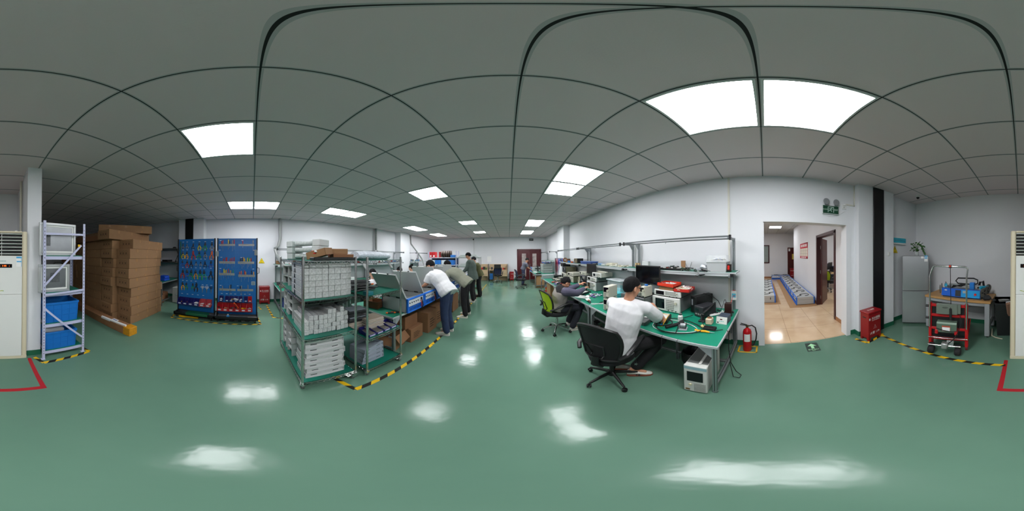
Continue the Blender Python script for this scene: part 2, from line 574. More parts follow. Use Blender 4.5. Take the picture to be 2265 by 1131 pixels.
# ================================================================ AIR CONDITIONER, RACK, CARTONS, PEGBOARDS
def frame_rect(b, x0, z0, x1, z1, y0, y1, w, m=0, bev=0.002):
    b.box(x0, y0, z0, x1, y1, z0 + w, m, bev); b.box(x0, y0, z1 - w, x1, y1, z1, m, bev)
    b.box(x0, y0, z0 + w, x0 + w, y1, z1 - w, m, bev); b.box(x1 - w, y0, z0 + w, x1, y1, z1 - w, m, bev)
# floor standing air conditioner; front faces +Y
t = thing('air_conditioner', 'tall cream floor-standing air conditioner with louvred outlet beside the white partition', 'air conditioner', (-0.14, -2.13, 0))
acw = mat('ac_white', 'd9dad6', 0.4); acc = mat('ac_beige', 'cfc5aa', 0.45)
b = MB(); b.box(-0.27, -0.40, 0.05, 0.27, -0.03, 1.91, 0, 0.03)
b.box(-0.27, -0.06, 0.0, 0.27, 0.0, 0.06, 0, 0.005)
b.box(-0.27, -0.05, 0.05, -0.20, 0.0, 1.91, 0, 0.015); b.box(0.20, -0.05, 0.05, 0.27, 0.0, 1.91, 0, 0.015); b.box(-0.2, -0.05, 1.885, 0.2, 0.0, 1.91, 0, 0.006)
b.out('body', acc, t)
b = MB(); b.box(-0.199, -0.04, 0.062, 0.199, 0.006, 1.062, 0, 0.004); b.out('lower_panel', acw, t)
b = MB(); b.box(-0.199, -0.04, 1.066, 0.199, 0.006, 1.582, 0, 0.004); b.out('upper_panel', acw, t)
b = MB(); b.box(-0.199, -0.03, 1.585, 0.199, -0.022, 1.885); b.out('outlet', mat('outlet_dark', '0a0a0a', 0.7), t)
for k in range(7):
    b = MB(); b.rbox((0, -0.008, 1.607 + k * 0.044), (0.39, 0.028, 0.006), (0.25, 0, 0)); b.out('louvre', acw, t)
b = MB(); b.box(0.07, -0.02, 1.585, 0.076, -0.01, 1.885); b.out('louvre_rod', acw, t)
b = MB(); b.box(-0.065, 0.005, 1.425, 0.14, 0.009, 1.475, 0, 0.002)
for x in (0.012, 0.022, 0.034, 0.055): b.box(x, 0.009, 1.442, x + 0.007, 0.0098, 1.460, 1)
for x in (-0.03, 0.09): b.box(x, 0.009, 1.445, x + 0.004, 0.0098, 1.452, 1)
b.out('display', [SCREEN, mat('led_orange', 'ff5a10', 0.5, emit=2.5)], t)
b = MB(); b.box(-0.19, 0.006, 1.44, -0.12, 0.0072, 1.572, 0); q_ = b.out('energy_label', PAPER, t)
b = MB(); b.box(-0.19, 0.0072, 1.55, -0.12, 0.0078, 1.572); b.box(-0.185, 0.0072, 1.50, -0.125, 0.0078, 1.515); b.box(-0.19, 0.0072, 1.44, -0.185, 0.0078, 1.55); b.out('label_print', mat('label_blue', '3a9fd0', 0.5), q_)
put_text('HISENSE', 0.022, mat('logo_teal', '1d7f86', 0.4), (0.055, 0.0066, 1.512), (PI / 2, 0, PI), t)
# decal
dec = mat('decal_green', '2f9a3a', 0.5); dey = mat('decal_yellow', 'd8c020', 0.5)
b = MB()
for k in range(9): b.rbox((0.05 + k * 0.011, 0.0068, 1.115 + 0.004 * math.sin(k)), (0.016, 0.001, 0.007), (0, 0.5 * math.sin(k * 2), 0), k % 2)
b.out('decal', [dec, dey], t)
tag(MB().box(-0.02, -0.03, 0, 0.02, 0.01, 0.022, 0, 0.004).out('stopper', WHITE, loc=(-0.27, -2.25, 1.911)), 'small white stopper lying on the air conditioner top', 'stopper')
# white pipe in the corner behind the air conditioner
b = MB(); b.cyl((0, 0, 0), (0, 0, 2.58), 0.02, n=12); b.cyl((0, 0, 2.58), (0, 0, 2.93), 0.02, n=12); b.cyl((0, 0, 2.56), (0, 0, 2.60), 0.026)
b.out('water_pipe', mat('pipe_cream', 'cfcabb', 0.5), loc=(-0.405, -2.74, 0), label='cream vertical pipe on the partition behind the air conditioner', cat='pipe')

# white slotted steel rack
LIL = mat('lilac_steel', 'b9bbd6', 0.4)
t = thing('storage_rack', 'narrow white steel rack with bolted shelves and diagonal braces beside the partition', 'shelving rack', (-0.93, -2.27, 0))
for (x, y) in ((0.305, 0.22), (-0.29, 0.22), (0.29, -0.20), (-0.29, -0.20)):
    b = MB(); sx = -1 if x > 0 else 1; sy = -1 if y > 0 else 1
    b.box(x - 0.018, y - 0.0015, 0, x + 0.018, y + 0.0015, 2.06); b.box(x - sx * 0.018, y, 0, x - sx * 0.015, y + sy * 0.03, 2.06)
    b.box(x - 0.02, y - 0.03, 0, x + 0.035, y + 0.02, 0.004)
    for k in range(38): b.box(x - 0.004, y + 0.0015, 0.1 + k * 0.05, x + 0.004, y + 0.0022, 0.12 + k * 0.05, 1)
    b.out('post', [LIL, DARK], t)
for z in (0.13, 0.60, 1.07, 1.58):
    b = MB(); b.box(-0.27, -0.20, z - 0.04, 0.27, -0.17, z); b.box(-0.28, 0.175, z - 0.045, 0.28, 0.20, z); b.box(-0.28, -0.2, z - 0.04, -0.26, 0.19, z); b.box(0.26, -0.2, z - 0.04, 0.28, 0.19, z)
    s_ = b.out('shelf_beam', LIL, t)
    b = MB(); b.box(-0.275, -0.195, z, 0.275, 0.185, z + 0.012); b.out('shelf_board', GREENMAT, t)
for a, c in (((0.305, 0.225, 1.19), (-0.24, 0.225, 1.74)), ((0.305, 0.225, 0.87), (-0.27, 0.225, 0.30)), ((0.3, 0.228, 1.88), (-0.29, 0.228, 1.895)), ((0.3, 0.228, 1.06), (-0.29, 0.228, 1.09))):
    b = MB(); b.bar(a, c, 0.028, 0.004, up=(0, 1, 0)); b.out('brace', LIL, t)
b = MB(); b.box(-0.215, 0.222, 1.72, -0.185, 0.232, 1.75); b.out('strap_tag', YELLOW, t)
frm = mat('stencil_frame', 'b9bcbc', 0.35, 0.5); frw = mat('stencil_border', 'd6d8d4', 0.6)
foil = mat('stencil_foil', '9a9da0', 0.28, 0.75, noise=0.12, nscale=5)
nmesh = mat('stencil_print', '5b5e60', 0.5, 0.3, noise=0.3, nscale=60)
def stencil(x0, x1, z0, z1, y, lab, px0, px1, pz0, pz1):
    t = thing('stencil_screen', lab, 'stencil frame', ((x0 + x1) / 2, y, z0), group='stencil frames on the white rack')
    w = x1 - x0; h = z1 - z0
    b = MB(); frame_rect(b, -w / 2, 0, w / 2, h, -0.015, 0.015, 0.034, 0, 0.003); b.out('frame', frm, t)
    b = MB(); frame_rect(b, -w / 2 + 0.034, 0.034, w / 2 - 0.034, h - 0.034, -0.006, 0.006, 0.024); b.out('border', frw, t)
    b = MB(); b.box(-w / 2 + 0.05, -0.002, 0.05, w / 2 - 0.05, 0.002, h - 0.05); f_ = b.out('foil', foil, t)
    b = MB(); b.box(px0, 0.002, pz0, px1, 0.003, pz1); b.box(px0 + 0.01, 0.003, pz0 + 0.01, px1 - 0.01, 0.0035, pz1 - 0.01, 1); b.out('stencil_print', [nmesh, nmesh], f_)
stencil(-1.10, -0.56, 1.592, 2.04, -2.10, 'large aluminium stencil frame standing on the top shelf of the white rack', 0.11, 0.18, 0.13, 0.28)
stencil(-1.01, -0.55, 1.082, 1.47, -2.10, 'smaller stencil frame with dark patch on the second shelf of the white rack', -0.08, 0.06, 0.14, 0.27)
def crate(name, lab, x0, x1, y0, y1, z, h, m, grp=None, n=4):
    t = thing(name, lab, 'crate', ((x0 + x1) / 2, (y0 + y1) / 2, z), group=grp)
    w = (x1 - x0) / 2; d = (y1 - y0) / 2
    b = MB(); k = 0.94; th = 0.012
    b.box(-w * k, -d * k, 0, w * k, d * k, 0.012)
    for sx in (-1, 1):
        b.add([(sx * w * k, -d * k, 0), (sx * w * k, d * k, 0), (sx * w, d, h), (sx * w, -d, h), (sx * (w * k - th), -d * k + th, 0), (sx * (w * k - th), d * k - th, 0), (sx * (w - th), d - th, h), (sx * (w - th), -d + th, h)],
              [(0, 1, 2, 3)[::sx], (4, 7, 6, 5)[::sx], (3, 2, 6, 7)[::sx]])
    for sy in (-1, 1):
        b.add([(-w * k, sy * d * k, 0), (w * k, sy * d * k, 0), (w, sy * d, h), (-w, sy * d, h), (-w * k + th, sy * (d * k - th), 0), (w * k - th, sy * (d * k - th), 0), (w - th, sy * (d - th), h), (-w + th, sy * (d - th), h)],
              [(0, 1, 2, 3)[::-sy], (4, 7, 6, 5)[::-sy], (3, 2, 6, 7)[::-sy]])
    b.out('body', m, t)
    b = MB(); frame = (-w - 0.008, -d - 0.008, w + 0.008, d + 0.008)
    for (a0, b0, a1, b1) in ((frame[0], frame[1], frame[2], -d + 0.004), (frame[0], d - 0.004, frame[2], frame[3]), (frame[0], -d, -w + 0.004, d), (w - 0.004, -d, frame[2], d)):
        b.box(a0, b0, h - 0.03, a1, b1, h, 0, 0.002)
    b.out('rim', m, t)
    b = MB()
    for i in range(n + 1):
        x = -w * 0.95 + i * (2 * w * 0.95) / n
        for sy in (-1, 1): b.bar((x * k, sy * d * k, 0.01), (x, sy * d, h - 0.02), 0.008, 0.014)
    for j in range(n):
        y = -d * 0.9 + j * (2 * d * 0.9) / (n - 1)
        for sx in (-1, 1): b.bar((sx * w * k, y * k, 0.01), (sx * w, y, h - 0.02), 0.014, 0.008)
    for z_ in (h * 0.35, h * 0.65):
        f = k + (1 - k) * z_ / h
        for sy in (-1, 1): b.box(-w * f, sy * d * f - 0.005, z_ - 0.003, w * f, sy * d * f + 0.005, z_ + 0.003)
    b.out('ribs', m, t)
    return t
crate('plastic_crate', 'blue plastic crate on the third shelf of the white rack', -1.155, -0.645, -2.44, -2.09, 0.612, 0.31, BLUE, 'blue crates on the white rack')
crate('plastic_crate', 'blue plastic crate on the bottom shelf of the white rack', -1.13, -0.645, -2.44, -2.09, 0.142, 0.31, BLUE, 'blue crates on the white rack')
b = MB(); b.rbox((0, 0, 0), (0.3, 0.22, 0.05), (0.25, 0, 0.2), b=0.01); b.out('foam_sheet', mat('black_foam', '0c0c0e', 0.9), loc=(-0.88, -2.28, 0.80), label='black foam sheet inside the upper blue crate', cat='foam')
b = MB()
for k in range(3): b.cyl((-0.16 + 0.02 * k, -0.08 + 0.08 * k, 0.03 * k), (0.16, -0.08 + 0.08 * k, 0.02 + 0.02 * k), 0.035, n=10)
b.out('plastic_roll', CLEAR, loc=(-0.84, -2.27, 0.38), label='rolls of clear plastic film in the lower blue crate', cat='film roll')

# hazard tape lines
TY = mat('tape_yellow', 'd8b010', 0.5); TB = mat('tape_black', '17160f', 0.5)
def hazard(label, pts, w=0.05, per=0.22, z=0.0015, name='hazard_tape', mats=None, group='hazard tape on the floor', ph=0.0):
    b = MB()
    for i in range(len(pts) - 1):
        p0 = Vector((pts[i][0], pts[i][1], 0)); p1 = Vector((pts[i + 1][0], pts[i + 1][1], 0))
        d = (p1 - p0); Ln = d.length; d.normalize(); n = Vector((-d.y, d.x, 0))
        s = -w; k = 0
        zz = z + 0.0006 * (i % 2)
        while s < Ln + w:
            e = s + per / 2
            q = []
            for (tt, sd) in ((s, -1), (e, -1), (e, 1), (s, 1)):
                u = min(max(tt + sd * w * 0.5, 0), Ln)
                q.append(tuple(p0 + d * u + n * (sd * w / 2) + Vector((0, 0, zz))))
            if (Vector(q[0]) - Vector(q[1])).length + (Vector(q[2]) - Vector(q[3])).length > 1e-4:
                b.add(q + [(a_, b_, 0.0002) for a_, b_, _ in q], [(0, 1, 2, 3), (7, 6, 5, 4)], k % 2)
            s = e; k += 1
    return b.out(name, mats or [TY, TB], label=label, cat='floor tape', group=group)
hazard('yellow and black tape outline around the foot of the white rack', [(-0.52, -2.13), (-0.60, -1.955), (-1.30, -2.0), (-1.27, -2.16)])
hazard('yellow and black tape outline on the floor before the two pegboards', [(-3.95, -1.97), (-3.56, -1.92), (-3.61, 0.19), (-4.05, 0.14)])
hazard('yellow and black tape strip by the red fire cabinet and left workbench', [(-5.0, 0.20), (-4.75, 0.26)], per=0.2)
hazard('yellow and black tape corner between pegboards and wire racks', [(-5.15, 0.46), (-4.06, 0.53), (-3.95, 0.75)])
hazard('long yellow and black tape line from wire racks along the workers aisle', [(-1.62, 0.82), (-1.22, 0.90), (-1.22, 2.4), (-1.24, 6.0), (-1.27, 9.3)], w=0.05, per=0.24)
hazard('yellow and black tape around the red fire cabinet by black cladding', [(2.36, -1.47), (2.12, -1.55), (2.22, -1.98), (2.33, -1.94)], per=0.2)
hazard('yellow and black tape line across the floor before trolley and fridge', [(2.20, -1.93), (1.0, -1.93), (0.17, -1.96)], per=0.24)
RT = mat('red_tape', 'a3121f', 0.45)
b = MB()
for q in ((-0.47, -1.47, 0.20, -1.42), (-0.47, -1.47, -0.42, -2.12), (0.15, -1.47, 0.20, -2.09)): b.box(q[0], q[1], 0.0002, q[2], q[3], 0.0012)
b.out('floor_tape', RT, label='red tape rectangle on the floor in front of the air conditioner', cat='floor tape')

# long cartons
_cm = {}
def carton_mesh(L_, W_, H_):
    key = (L_, W_, H_)
    if key in _cm: return _cm[key]
    b = MB(); b.box(-L_ / 2, -W_ / 2, 0, L_ / 2, W_ / 2, H_, 0, 0.004)
    for sx in (-1, 1):
        for f in (-0.32, 0, 0.3): b.box(f * L_ - 0.025, sx * (W_ / 2 + 0.0008), H_ * 0.66, f * L_ + 0.025, sx * (W_ / 2), H_ * 1.0 - 0.004, 1)
        for f in (-0.3, 0.02): b.box(f * L_ - 0.025, sx * (W_ / 2 + 0.0008), 0.004, f * L_ + 0.025, sx * (W_ / 2), H_ * 0.3, 1)
        X = sx * (L_ / 2 + 0.0006)
        for k in range(3):
            y = (-0.09 + k * 0.09) * W_ / 0.42
            for u in (-0.032, 0.028): b.box(X, y + u, H_ * 0.30, X - sx * 0.0006, y + u + 0.004, H_ * 0.80, 2)
            b.box(X, y - 0.032, H_ * 0.78, X - sx * 0.0006, y + 0.032, H_ * 0.80, 2); b.box(X, y - 0.012, H_ * 0.42, X - sx * 0.0006, y + 0.012, H_ * 0.64, 2)
    _cm[key] = b.mesh('carton', [CARD, mat('packing_tape', '9a6f3e', 0.35), mat('ink_brown', '46311f', 0.8)])
    return _cm[key]
def carton(loc, rz, lab, size=(1.25, 0.42, 0.216), grp='long cartons stacked in the storage corner', rot=None):
    o = bpy.data.objects.new('long_carton', carton_mesh(*size)); COL.objects.link(o); o.location = loc; o.rotation_euler = rot or (0, 0, rz)
    return tag(o, lab, 'carton', grp)
ordn = ['bottom', 'second', 'third', 'fourth', 'fifth', 'sixth', 'seventh', 'eighth', 'top']
jit = [0.0, 0.0, 0.0, 0.02, -0.06, -0.07, -0.05, -0.04, 0.06]
for k in range(9):
    carton((-3.24 + jit[k] * -1, -2.62 + 0.012 * math.sin(k * 2.1), k * 0.219), 0.012 * math.sin(k * 1.7), 'long brown carton, %s from the floor in the front column nearest the pegboards' % ordn[k] if k < 8 else 'long brown carton on top of the front column nearest the pegboards')
for k in range(9):
    carton((-3.08 + 0.03 * math.sin(k * 1.9), -3.06 + 0.01 * math.cos(k), k * 0.219), 0.012 * math.cos(k * 2.3), 'long brown carton, %s from the floor in the middle column' % ordn[k] if k < 8 else 'long brown carton, ninth from the floor in the middle column')
carton((-3.02, -2.98, 9 * 0.219), 0.02, 'long brown carton lying across the top of the middle column', size=(1.5, 0.42, 0.216))
carton((-3.10, -3.10, 10 * 0.219), -0.62, 'topmost long carton set askew on the middle column', size=(1.4, 0.40, 0.20))
for k in range(9):
    carton((-2.68 + 0.012 * math.sin(k * 1.3), -3.93 + 0.02 * math.cos(k * 1.3), k * 0.219), PI / 2 + 0.01 * math.sin(k), 'long brown carton, %s from the floor in the column behind the white rack' % ordn[k] if k < 8 else 'long brown carton, ninth from the floor behind the white rack')
for k in range(9):
    carton((-2.68 + 0.012 * math.cos(k * 1.3), -5.22, k * 0.219), PI / 2, 'long brown carton, %s from the floor in the column deepest in the dark storage' % ordn[k] if k < 8 else 'long brown carton, ninth from the floor deepest in the dark storage')
# open topped long carton with a folded-up flap
t = thing('long_carton', 'dark open carton with a raised flap on top of the rear stack', 'carton', (-2.55, -3.93, 9 * 0.219), PI / 2)
b = MB(); b.box(-0.7, -0.2, 0, 0.7, 0.2, 0.13); b.out('body', CARD2, t)
b = MB(); b.prism([(-0.2, 0.13), (0.2, 0.13), (0.02, 0.25)], -0.7, 0.68, 'X'); b.out('flap', CARD, t)
# single long carton lying on the floor with yellow tape
t = thing('long_carton', 'very long low carton on the floor with one end wrapped in yellow tape', 'carton', (-2.25, -2.0, 0), -0.03)
b = MB(); b.box(-0.10, -2.3, 0.0, 0.10, 0.0, 0.17, 0, 0.004); b.out('body', mat('carton_worn', '8a6140', 0.8, noise=0.15, nscale=4), t)
b = MB(); b.box(-0.102, -0.17, -0.001 + 0.001, 0.102, 0.002, 0.172, 0, 0.004); b.out('yellow_tape', mat('yellow_wrap', 'c98a1c', 0.25, noise=0.15, nscale=20), t)
b = MB(); b.box(-0.06, -0.62, 0.1705, 0.06, -0.46, 0.1725); q_ = b.out('shipping_label', PAPER, t)
b = MB(); b.box(-0.03, -0.60, 0.1726, 0.0, -0.48, 0.1732); b.box(0.01, -0.58, 0.1726, 0.02, -0.50, 0.1732); b.box(0.03, -0.6, 0.1726, 0.04, -0.5, 0.1732); b.out('label_print', mat('ink_blue', '3c5aa0', 0.6), q_)
b = MB(); b.prism([(-0.035, 0), (0.035, 0), (0.02, 0.03), (-0.02, 0.03)], -0.36, 0.36, 'Y'); b.out('foam_strip', WHITE, loc=(-2.20, -2.50, 0.173), rot=(0, 0, 0.04), label='white foam strip lying on the very long low carton', cat='foam strip')
# pallet truck in the dark
t = thing('pallet_truck', 'dark pallet truck standing between partition and cartons in the shadow', 'pallet truck', (-1.45, -3.6, 0))
b = MB(); b.bar((0, 0, 0.2), (0, 0.0, 1.25), 0.05); b.out('shaft', BLACK, t)
b = MB(); b.tube([(-0.12, 0, 1.2), (-0.16, 0, 1.3), (-0.1, 0, 1.42), (0.1, 0, 1.42), (0.16, 0, 1.3), (0.12, 0, 1.2), (0, 0, 1.14)], 0.018, closed=True); b.out('handle', BLACK, t)
b = MB(); b.box(-0.27, -1.2, 0.06, -0.11, 0.0, 0.12); b.box(0.11, -1.2, 0.06, 0.27, 0, 0.12); b.box(-0.27, -0.1, 0.08, 0.27, 0.1, 0.3); b.out('forks', mat('truck_red', '5a1a10', 0.5), t)
for x, y, r_, w_ in ((0, 0.05, 0.08, 0.09), (-0.19, -1.1, 0.05, 0.05), (0.19, -1.1, 0.05, 0.05)): b = MB(); b.lathe([(r_, -w_), (r_, w_)], (x, y, r_), axis='X', n=16); b.out('wheel', BLACKR, t)

# bench in the dark corner
t = thing('workbench', 'dark steel workbench with green mat and upper shelves in the storage corner', 'workbench', (-4.9, -3.3, 0))
b = MB(); b.box(-0.68, -0.9, 0.735, 0.68, 0.68, 0.765, 0, 0.003); b.out('tabletop', ALU, t)
b = MB(); b.box(-0.66, -0.88, 0.765, 0.66, 0.66, 0.769); b.out('mat', GREENMAT, t)
for x, y in ((-0.64, -0.86), (0.62, -0.86), (-0.64, 0.64), (0.62, 0.64)):
    b = MB(); b.box(x - 0.02, y - 0.02, 0, x + 0.02, y + 0.02, 0.735, 0, 0.003); b.out('leg', STEEL, t)
for z in (1.36, 1.86):
    b = MB(); b.box(-0.68, -0.9, z, -0.30, 0.68, z + 0.025); b.out('shelf', STEEL, t)
for y in (-0.86, 0.64):
    b = MB(); b.box(-0.68, y - 0.02, 0.765, -0.64, y + 0.02, 1.9); b.out('upright', STEEL, t)
b = MB(); b.box(0.6, -0.84, 0.15, 0.64, 0.62, 0.18); b.box(-0.62, 0.62, 0.15, 0.6, 0.66, 0.18); b.out('stretcher', STEEL, t)
for k, (lb, z, w_) in enumerate((('blue connector tray on the dark bench, lower one', 0.77, 0.34), ('blue comb-shaped rack standing on the lower tray', 0.852, 0.3))):
    b = MB(); b.box(-w_ / 2, -0.12, 0, w_ / 2, 0.12, 0.05, 0, 0.004)
    for i in range(7): b.box(-w_ / 2 + 0.02 + i * w_ * 0.14, -0.10, 0.05, -w_ / 2 + 0.04 + i * w_ * 0.14, 0.10, 0.08)
    b.out('circuit_rack', mat('rack_blue', '1a4fc0', 0.4), loc=(-4.75, -2.85, z), label=lb, cat='tray')
b = MB(); b.box(-0.18, -0.12, 0, 0.18, 0.12, 0.07, 0, 0.005); b.out('equipment_box', BLACK, loc=(-5.38, -3.1, 1.386), label='flat black box on the lower shelf of the dark bench', cat='box')
t = thing('desk_lamp', 'black jointed magnifier lamp clamped on the shelf of the dark bench', 'lamp', (-5.35, -2.72, 1.386))
b = MB(); b.cyl((0, 0, 0), (0, 0, 0.05), 0.03); b.tube([(0, 0, 0.05), (0.0, 0.10, 0.28), (0.02, 0.02, 0.5)], 0.012); b.out('arm', BLACK, t)
b = MB(); b.sph((0.03, -0.04, 0.52), (0.07, 0.07, 0.035)); b.out('lamp_head', BLACK, t)
t = thing('equipment_case', 'light grey metal cabinet box with a handle beside the left pegboard', 'cabinet', (-4.98, -2.35, 0))
b = MB(); b.box(-0.2, -0.2, 0.02, 0.2, 0.2, 0.54, 0, 0.01); b.out('body', mat('case_grey', 'a9aaa4', 0.45), t)
b = MB(); b.tube([(0.2, -0.08, 0.31), (0.225, -0.08, 0.29), (0.225, 0.08, 0.29), (0.2, 0.08, 0.31)], 0.006); b.box(0.199, -0.1, 0.28, 0.204, -0.07, 0.33); b.out('handle', STEEL, t)
for k, (x, y, z, s, lb) in enumerate(((-4.50, -2.95, 0, 0.30, 'brown carton under the dark bench beside the leg'), (-4.90, -3.05, 0, 0.34, 'brown carton under the dark bench, right of the leg'), (-4.50, -2.98, 0.272, 0.22, 'small brown carton on another carton under the dark bench'))):
    b = MB(); b.box(-s / 2, -s / 2, 0, s / 2, s / 2, s * 0.9 if k < 2 else 0.2, 0, 0.003); b.out('cardboard_box', CARD2, loc=(x, y, z), label=lb, cat='box')
# ================================================================ TOOL PEGBOARDS (faces +X)
peg_m = mat('blue_pegboard', '0b62a8', 0.4)
nt, N, L, P = nodes_of(peg_m)
vec, X, Y, Z = objxyz(nt)
def fr(ax): return math_node(nt, 'SUBTRACT', math_node(nt, 'FRACT', math_node(nt, 'DIVIDE', ax, 0.037)), 0.5)
aa = math_node(nt, 'MAXIMUM', math_node(nt, 'ABSOLUTE', fr(Y)), math_node(nt, 'ABSOLUTE', fr(Z)))
hole = math_node(nt, 'LESS_THAN', aa, 0.14)
L.new(mixcol(nt, hole, rgb('0d68b2'), rgb('04182c')), P.inputs['Base Color'])
blackp = mat('black_paint', '111113', 0.4)
def pegcart(y0, y1, lab):
    t = thing('tool_trolley', lab, 'pegboard', (-3.84, (y0 + y1) / 2, 0), group='blue tool pegboards')
    w = (y1 - y0) / 2
    b = MB(); b.box(-0.012, -w + 0.03, 0.18, 0.02, w - 0.03, 2.03); b.out('pegboard', peg_m, t)
    for s in (-1, 1):
        b = MB(); b.box(-0.03, s * w - s * 0.03, 0.12, 0.03, s * w, 2.04, 0, 0.004); b.out('post', blackp, t)
    b = MB(); b.box(-0.22, -w - 0.02, 0.085, 0.20, w + 0.02, 0.10); b.box(0.17, -w - 0.02, 0.085, 0.20, w + 0.02, 0.16); b.box(-0.22, -w - 0.02, 0.085, -0.19, w + 0.02, 0.16)
    b.box(-0.2, -w - 0.02, 0.085, 0.2, -w + 0.01, 0.15); b.box(-0.2, w - 0.01, 0.085, 0.2, w + 0.02, 0.15)
    b.out('base', blackp, t)
    for x in (-0.16, 0.14):
        for s in (-1, 1):
            b = MB(); y = s * (w - 0.05)
            b.lathe([(0.03, -0.014), (0.037, -0.01), (0.037, 0.01), (0.03, 0.014)], (x, y, 0.037), axis='Y', n=16); b.box(x - 0.02, y - 0.018, 0.04, x + 0.02, y - 0.015, 0.09, 1); b.box(x - 0.02, y + 0.015, 0.04, x + 0.02, y + 0.018, 0.09, 1)
            b.out('caster', [BLACKR, WHITE], t)
    s = -1 if y0 < -1 else 1
    b = MB(); b.tube([(0, s * w, 1.20), (0, s * (w + 0.035), 1.21), (0, s * (w + 0.035), 1.33), (0, s * w, 1.34)], 0.008); b.out('handle', blackp, t)
    return t
pegcart(-1.88, -0.885, 'blue pegboard on a black wheeled base hung with pliers, left one')
pegcart(-0.845, 0.12, 'blue pegboard on a black wheeled base holding screwdriver racks, right one')
XF = -3.818
# pliers
def pliers(y, z, s, hc, jaw, lab, spread=0.035, red=False, orient=0):
    t = thing('pliers', lab, 'pliers', (XF + 0.006, y, z), group='pliers and cutters on the left pegboard', rot=(orient, 0, 0))
    for sd in (-1, 1):
        b = MB(); b.tube([(0.006, sd * -0.004, 0.0), (0.008, sd * 0.02 * s, -0.03 * s), (0.008, sd * spread * s, -0.07 * s), (0.008, sd * spread * 0.8 * s, -0.12 * s)], [0.006 * s, 0.009 * s, 0.010 * s, 0.007 * s], 6); b.out('handle', hc, t)
    b = MB(); b.tube([(0.006, -0.012 * s, -0.005), (0.006, -0.014 * s, 0.02 * s), (0.006, -0.003 * s, 0.06 * s)], [0.009 * s, 0.010 * s, 0.004 * s], 6)
    b.tube([(0.006, 0.012 * s, -0.005), (0.006, 0.014 * s, 0.02 * s), (0.006, 0.003 * s, 0.06 * s)], [0.009 * s, 0.010 * s, 0.004 * s], 6); b.cyl((0, 0, 0), (0.016, 0, 0), 0.012 * s, n=8)
    b.out('jaws', jaw, t)
    b = MB(); b.cyl((-0.004, -0.05 * s, -0.06 * s), (0.03, -0.05 * s, -0.055 * s), 0.003, n=6); b.cyl((-0.004, 0.05 * s, -0.06 * s), (0.03, 0.05 * s, -0.055 * s), 0.003, n=6)
    b.box(-0.005, -0.055 * s, -0.07 * s, -0.001, 0.055 * s, -0.055 * s); b.out('hook', STEEL, t)
    return t
H_ = {k: mat('grip_' + k, v, 0.45) for k, v in dict(black='161618', grey='6d7072', yellow='d8c41c', green='1f8f4a', steel='85898c', red='b02a22', orange='e06a1a', blue='2252b8', amber='e09a18', teal='2f9a86').items()}
jd = mat('tool_steel', '3c4044', 0.35, 0.7)
cr = ['far left', 'second', 'third', 'fourth', 'fifth', 'far right']
rows = [
 (1.87, [-1.73, -1.62, -1.45, -1.29, -1.14, -0.97], ['grey', 'steel', 'black', 'yellow', 'green', 'steel'], [0.9, 0.8, 0.9, 1.1, 1.2, 1.2], 'top row'),
 (1.66, [-1.73, -1.62, -1.45, -1.29, -1.14, -0.97], ['yellow', 'amber', 'red', 'green', 'steel', 'orange'], [1.1, 1.1, 1.25, 1.1, 1.0, 1.2], 'second row'),
 (1.43, [-1.74, -1.61, -1.50, -1.37, -1.25, -1.14, -0.99], ['blue', 'red', 'black', 'steel', 'steel', 'black', 'blue'], [1, 1.1, 1.1, 0.7, 0.7, 0.9, 1.1], 'third row'),
 (1.18, [-1.73, -1.61, -1.50, -1.38, -1.26, -1.16, -0.99], ['red', 'blue', 'green', 'amber', 'green', 'teal', 'black'], [1.3, 1.4, 1.4, 1.3, 1.4, 1.4, 1.3], 'fourth row'),
 (0.86, [-1.73, -1.63, -1.45, -1.36], ['amber', 'green', 'green', 'black'], [1.2, 1.1, 1.0, 1.3], 'bottom row'),
]
ordi = ['first', 'second', 'third', 'fourth', 'fifth', 'sixth', 'seventh']
for z, ys, cs, ss, rn in rows:
    for k, y in enumerate(ys):
        cn = cs[k]
        jm = H_['orange'] if cn in ('orange',) else (H_['red'] if rn == 'second row' and cn == 'red' else jd)
        pliers(y, z, ss[k], H_[cn], jm, '%s handled pliers in the %s of the left pegboard, %s from the left' % (cn, rn, ordi[k]), orient=0.1 * math.sin(k * 3 + z * 9))
def scissors(y, m, lab):
    t = thing('scissors', lab, 'scissors', (XF + 0.008, y, 0.79), group='scissors on the left pegboard')
    b = MB()
    for sd in (-1, 1):
        b.tube([(0, sd * (0.022 + 0.018 * math.cos(a)), 0.045 + 0.022 * math.sin(a)) for a in [2 * PI * q / 10 for q in range(10)]], 0.005, 6, closed=True); b.bar((0, sd * 0.012, 0.025), (0, 0, -0.01), 0.008, 0.005)
    b.out('handles', m, t)
    b = MB(); b.prism([(-0.012, 0.0), (0.012, 0.0), (0.003, -0.10), (-0.003, -0.10)], -0.002, 0.003, 'X'); b.out('blades', STEEL, t)
for y, m, lb in ((-1.20, WHITE, 'white short scissors in the bottom row of the left pegboard'), (-1.09, WHITE, 'white scissors with long blades on the left pegboard'), (-0.98, H_['black'], 'black handled scissors at the bottom right of the left pegboard')):
    scissors(y, m, lb)
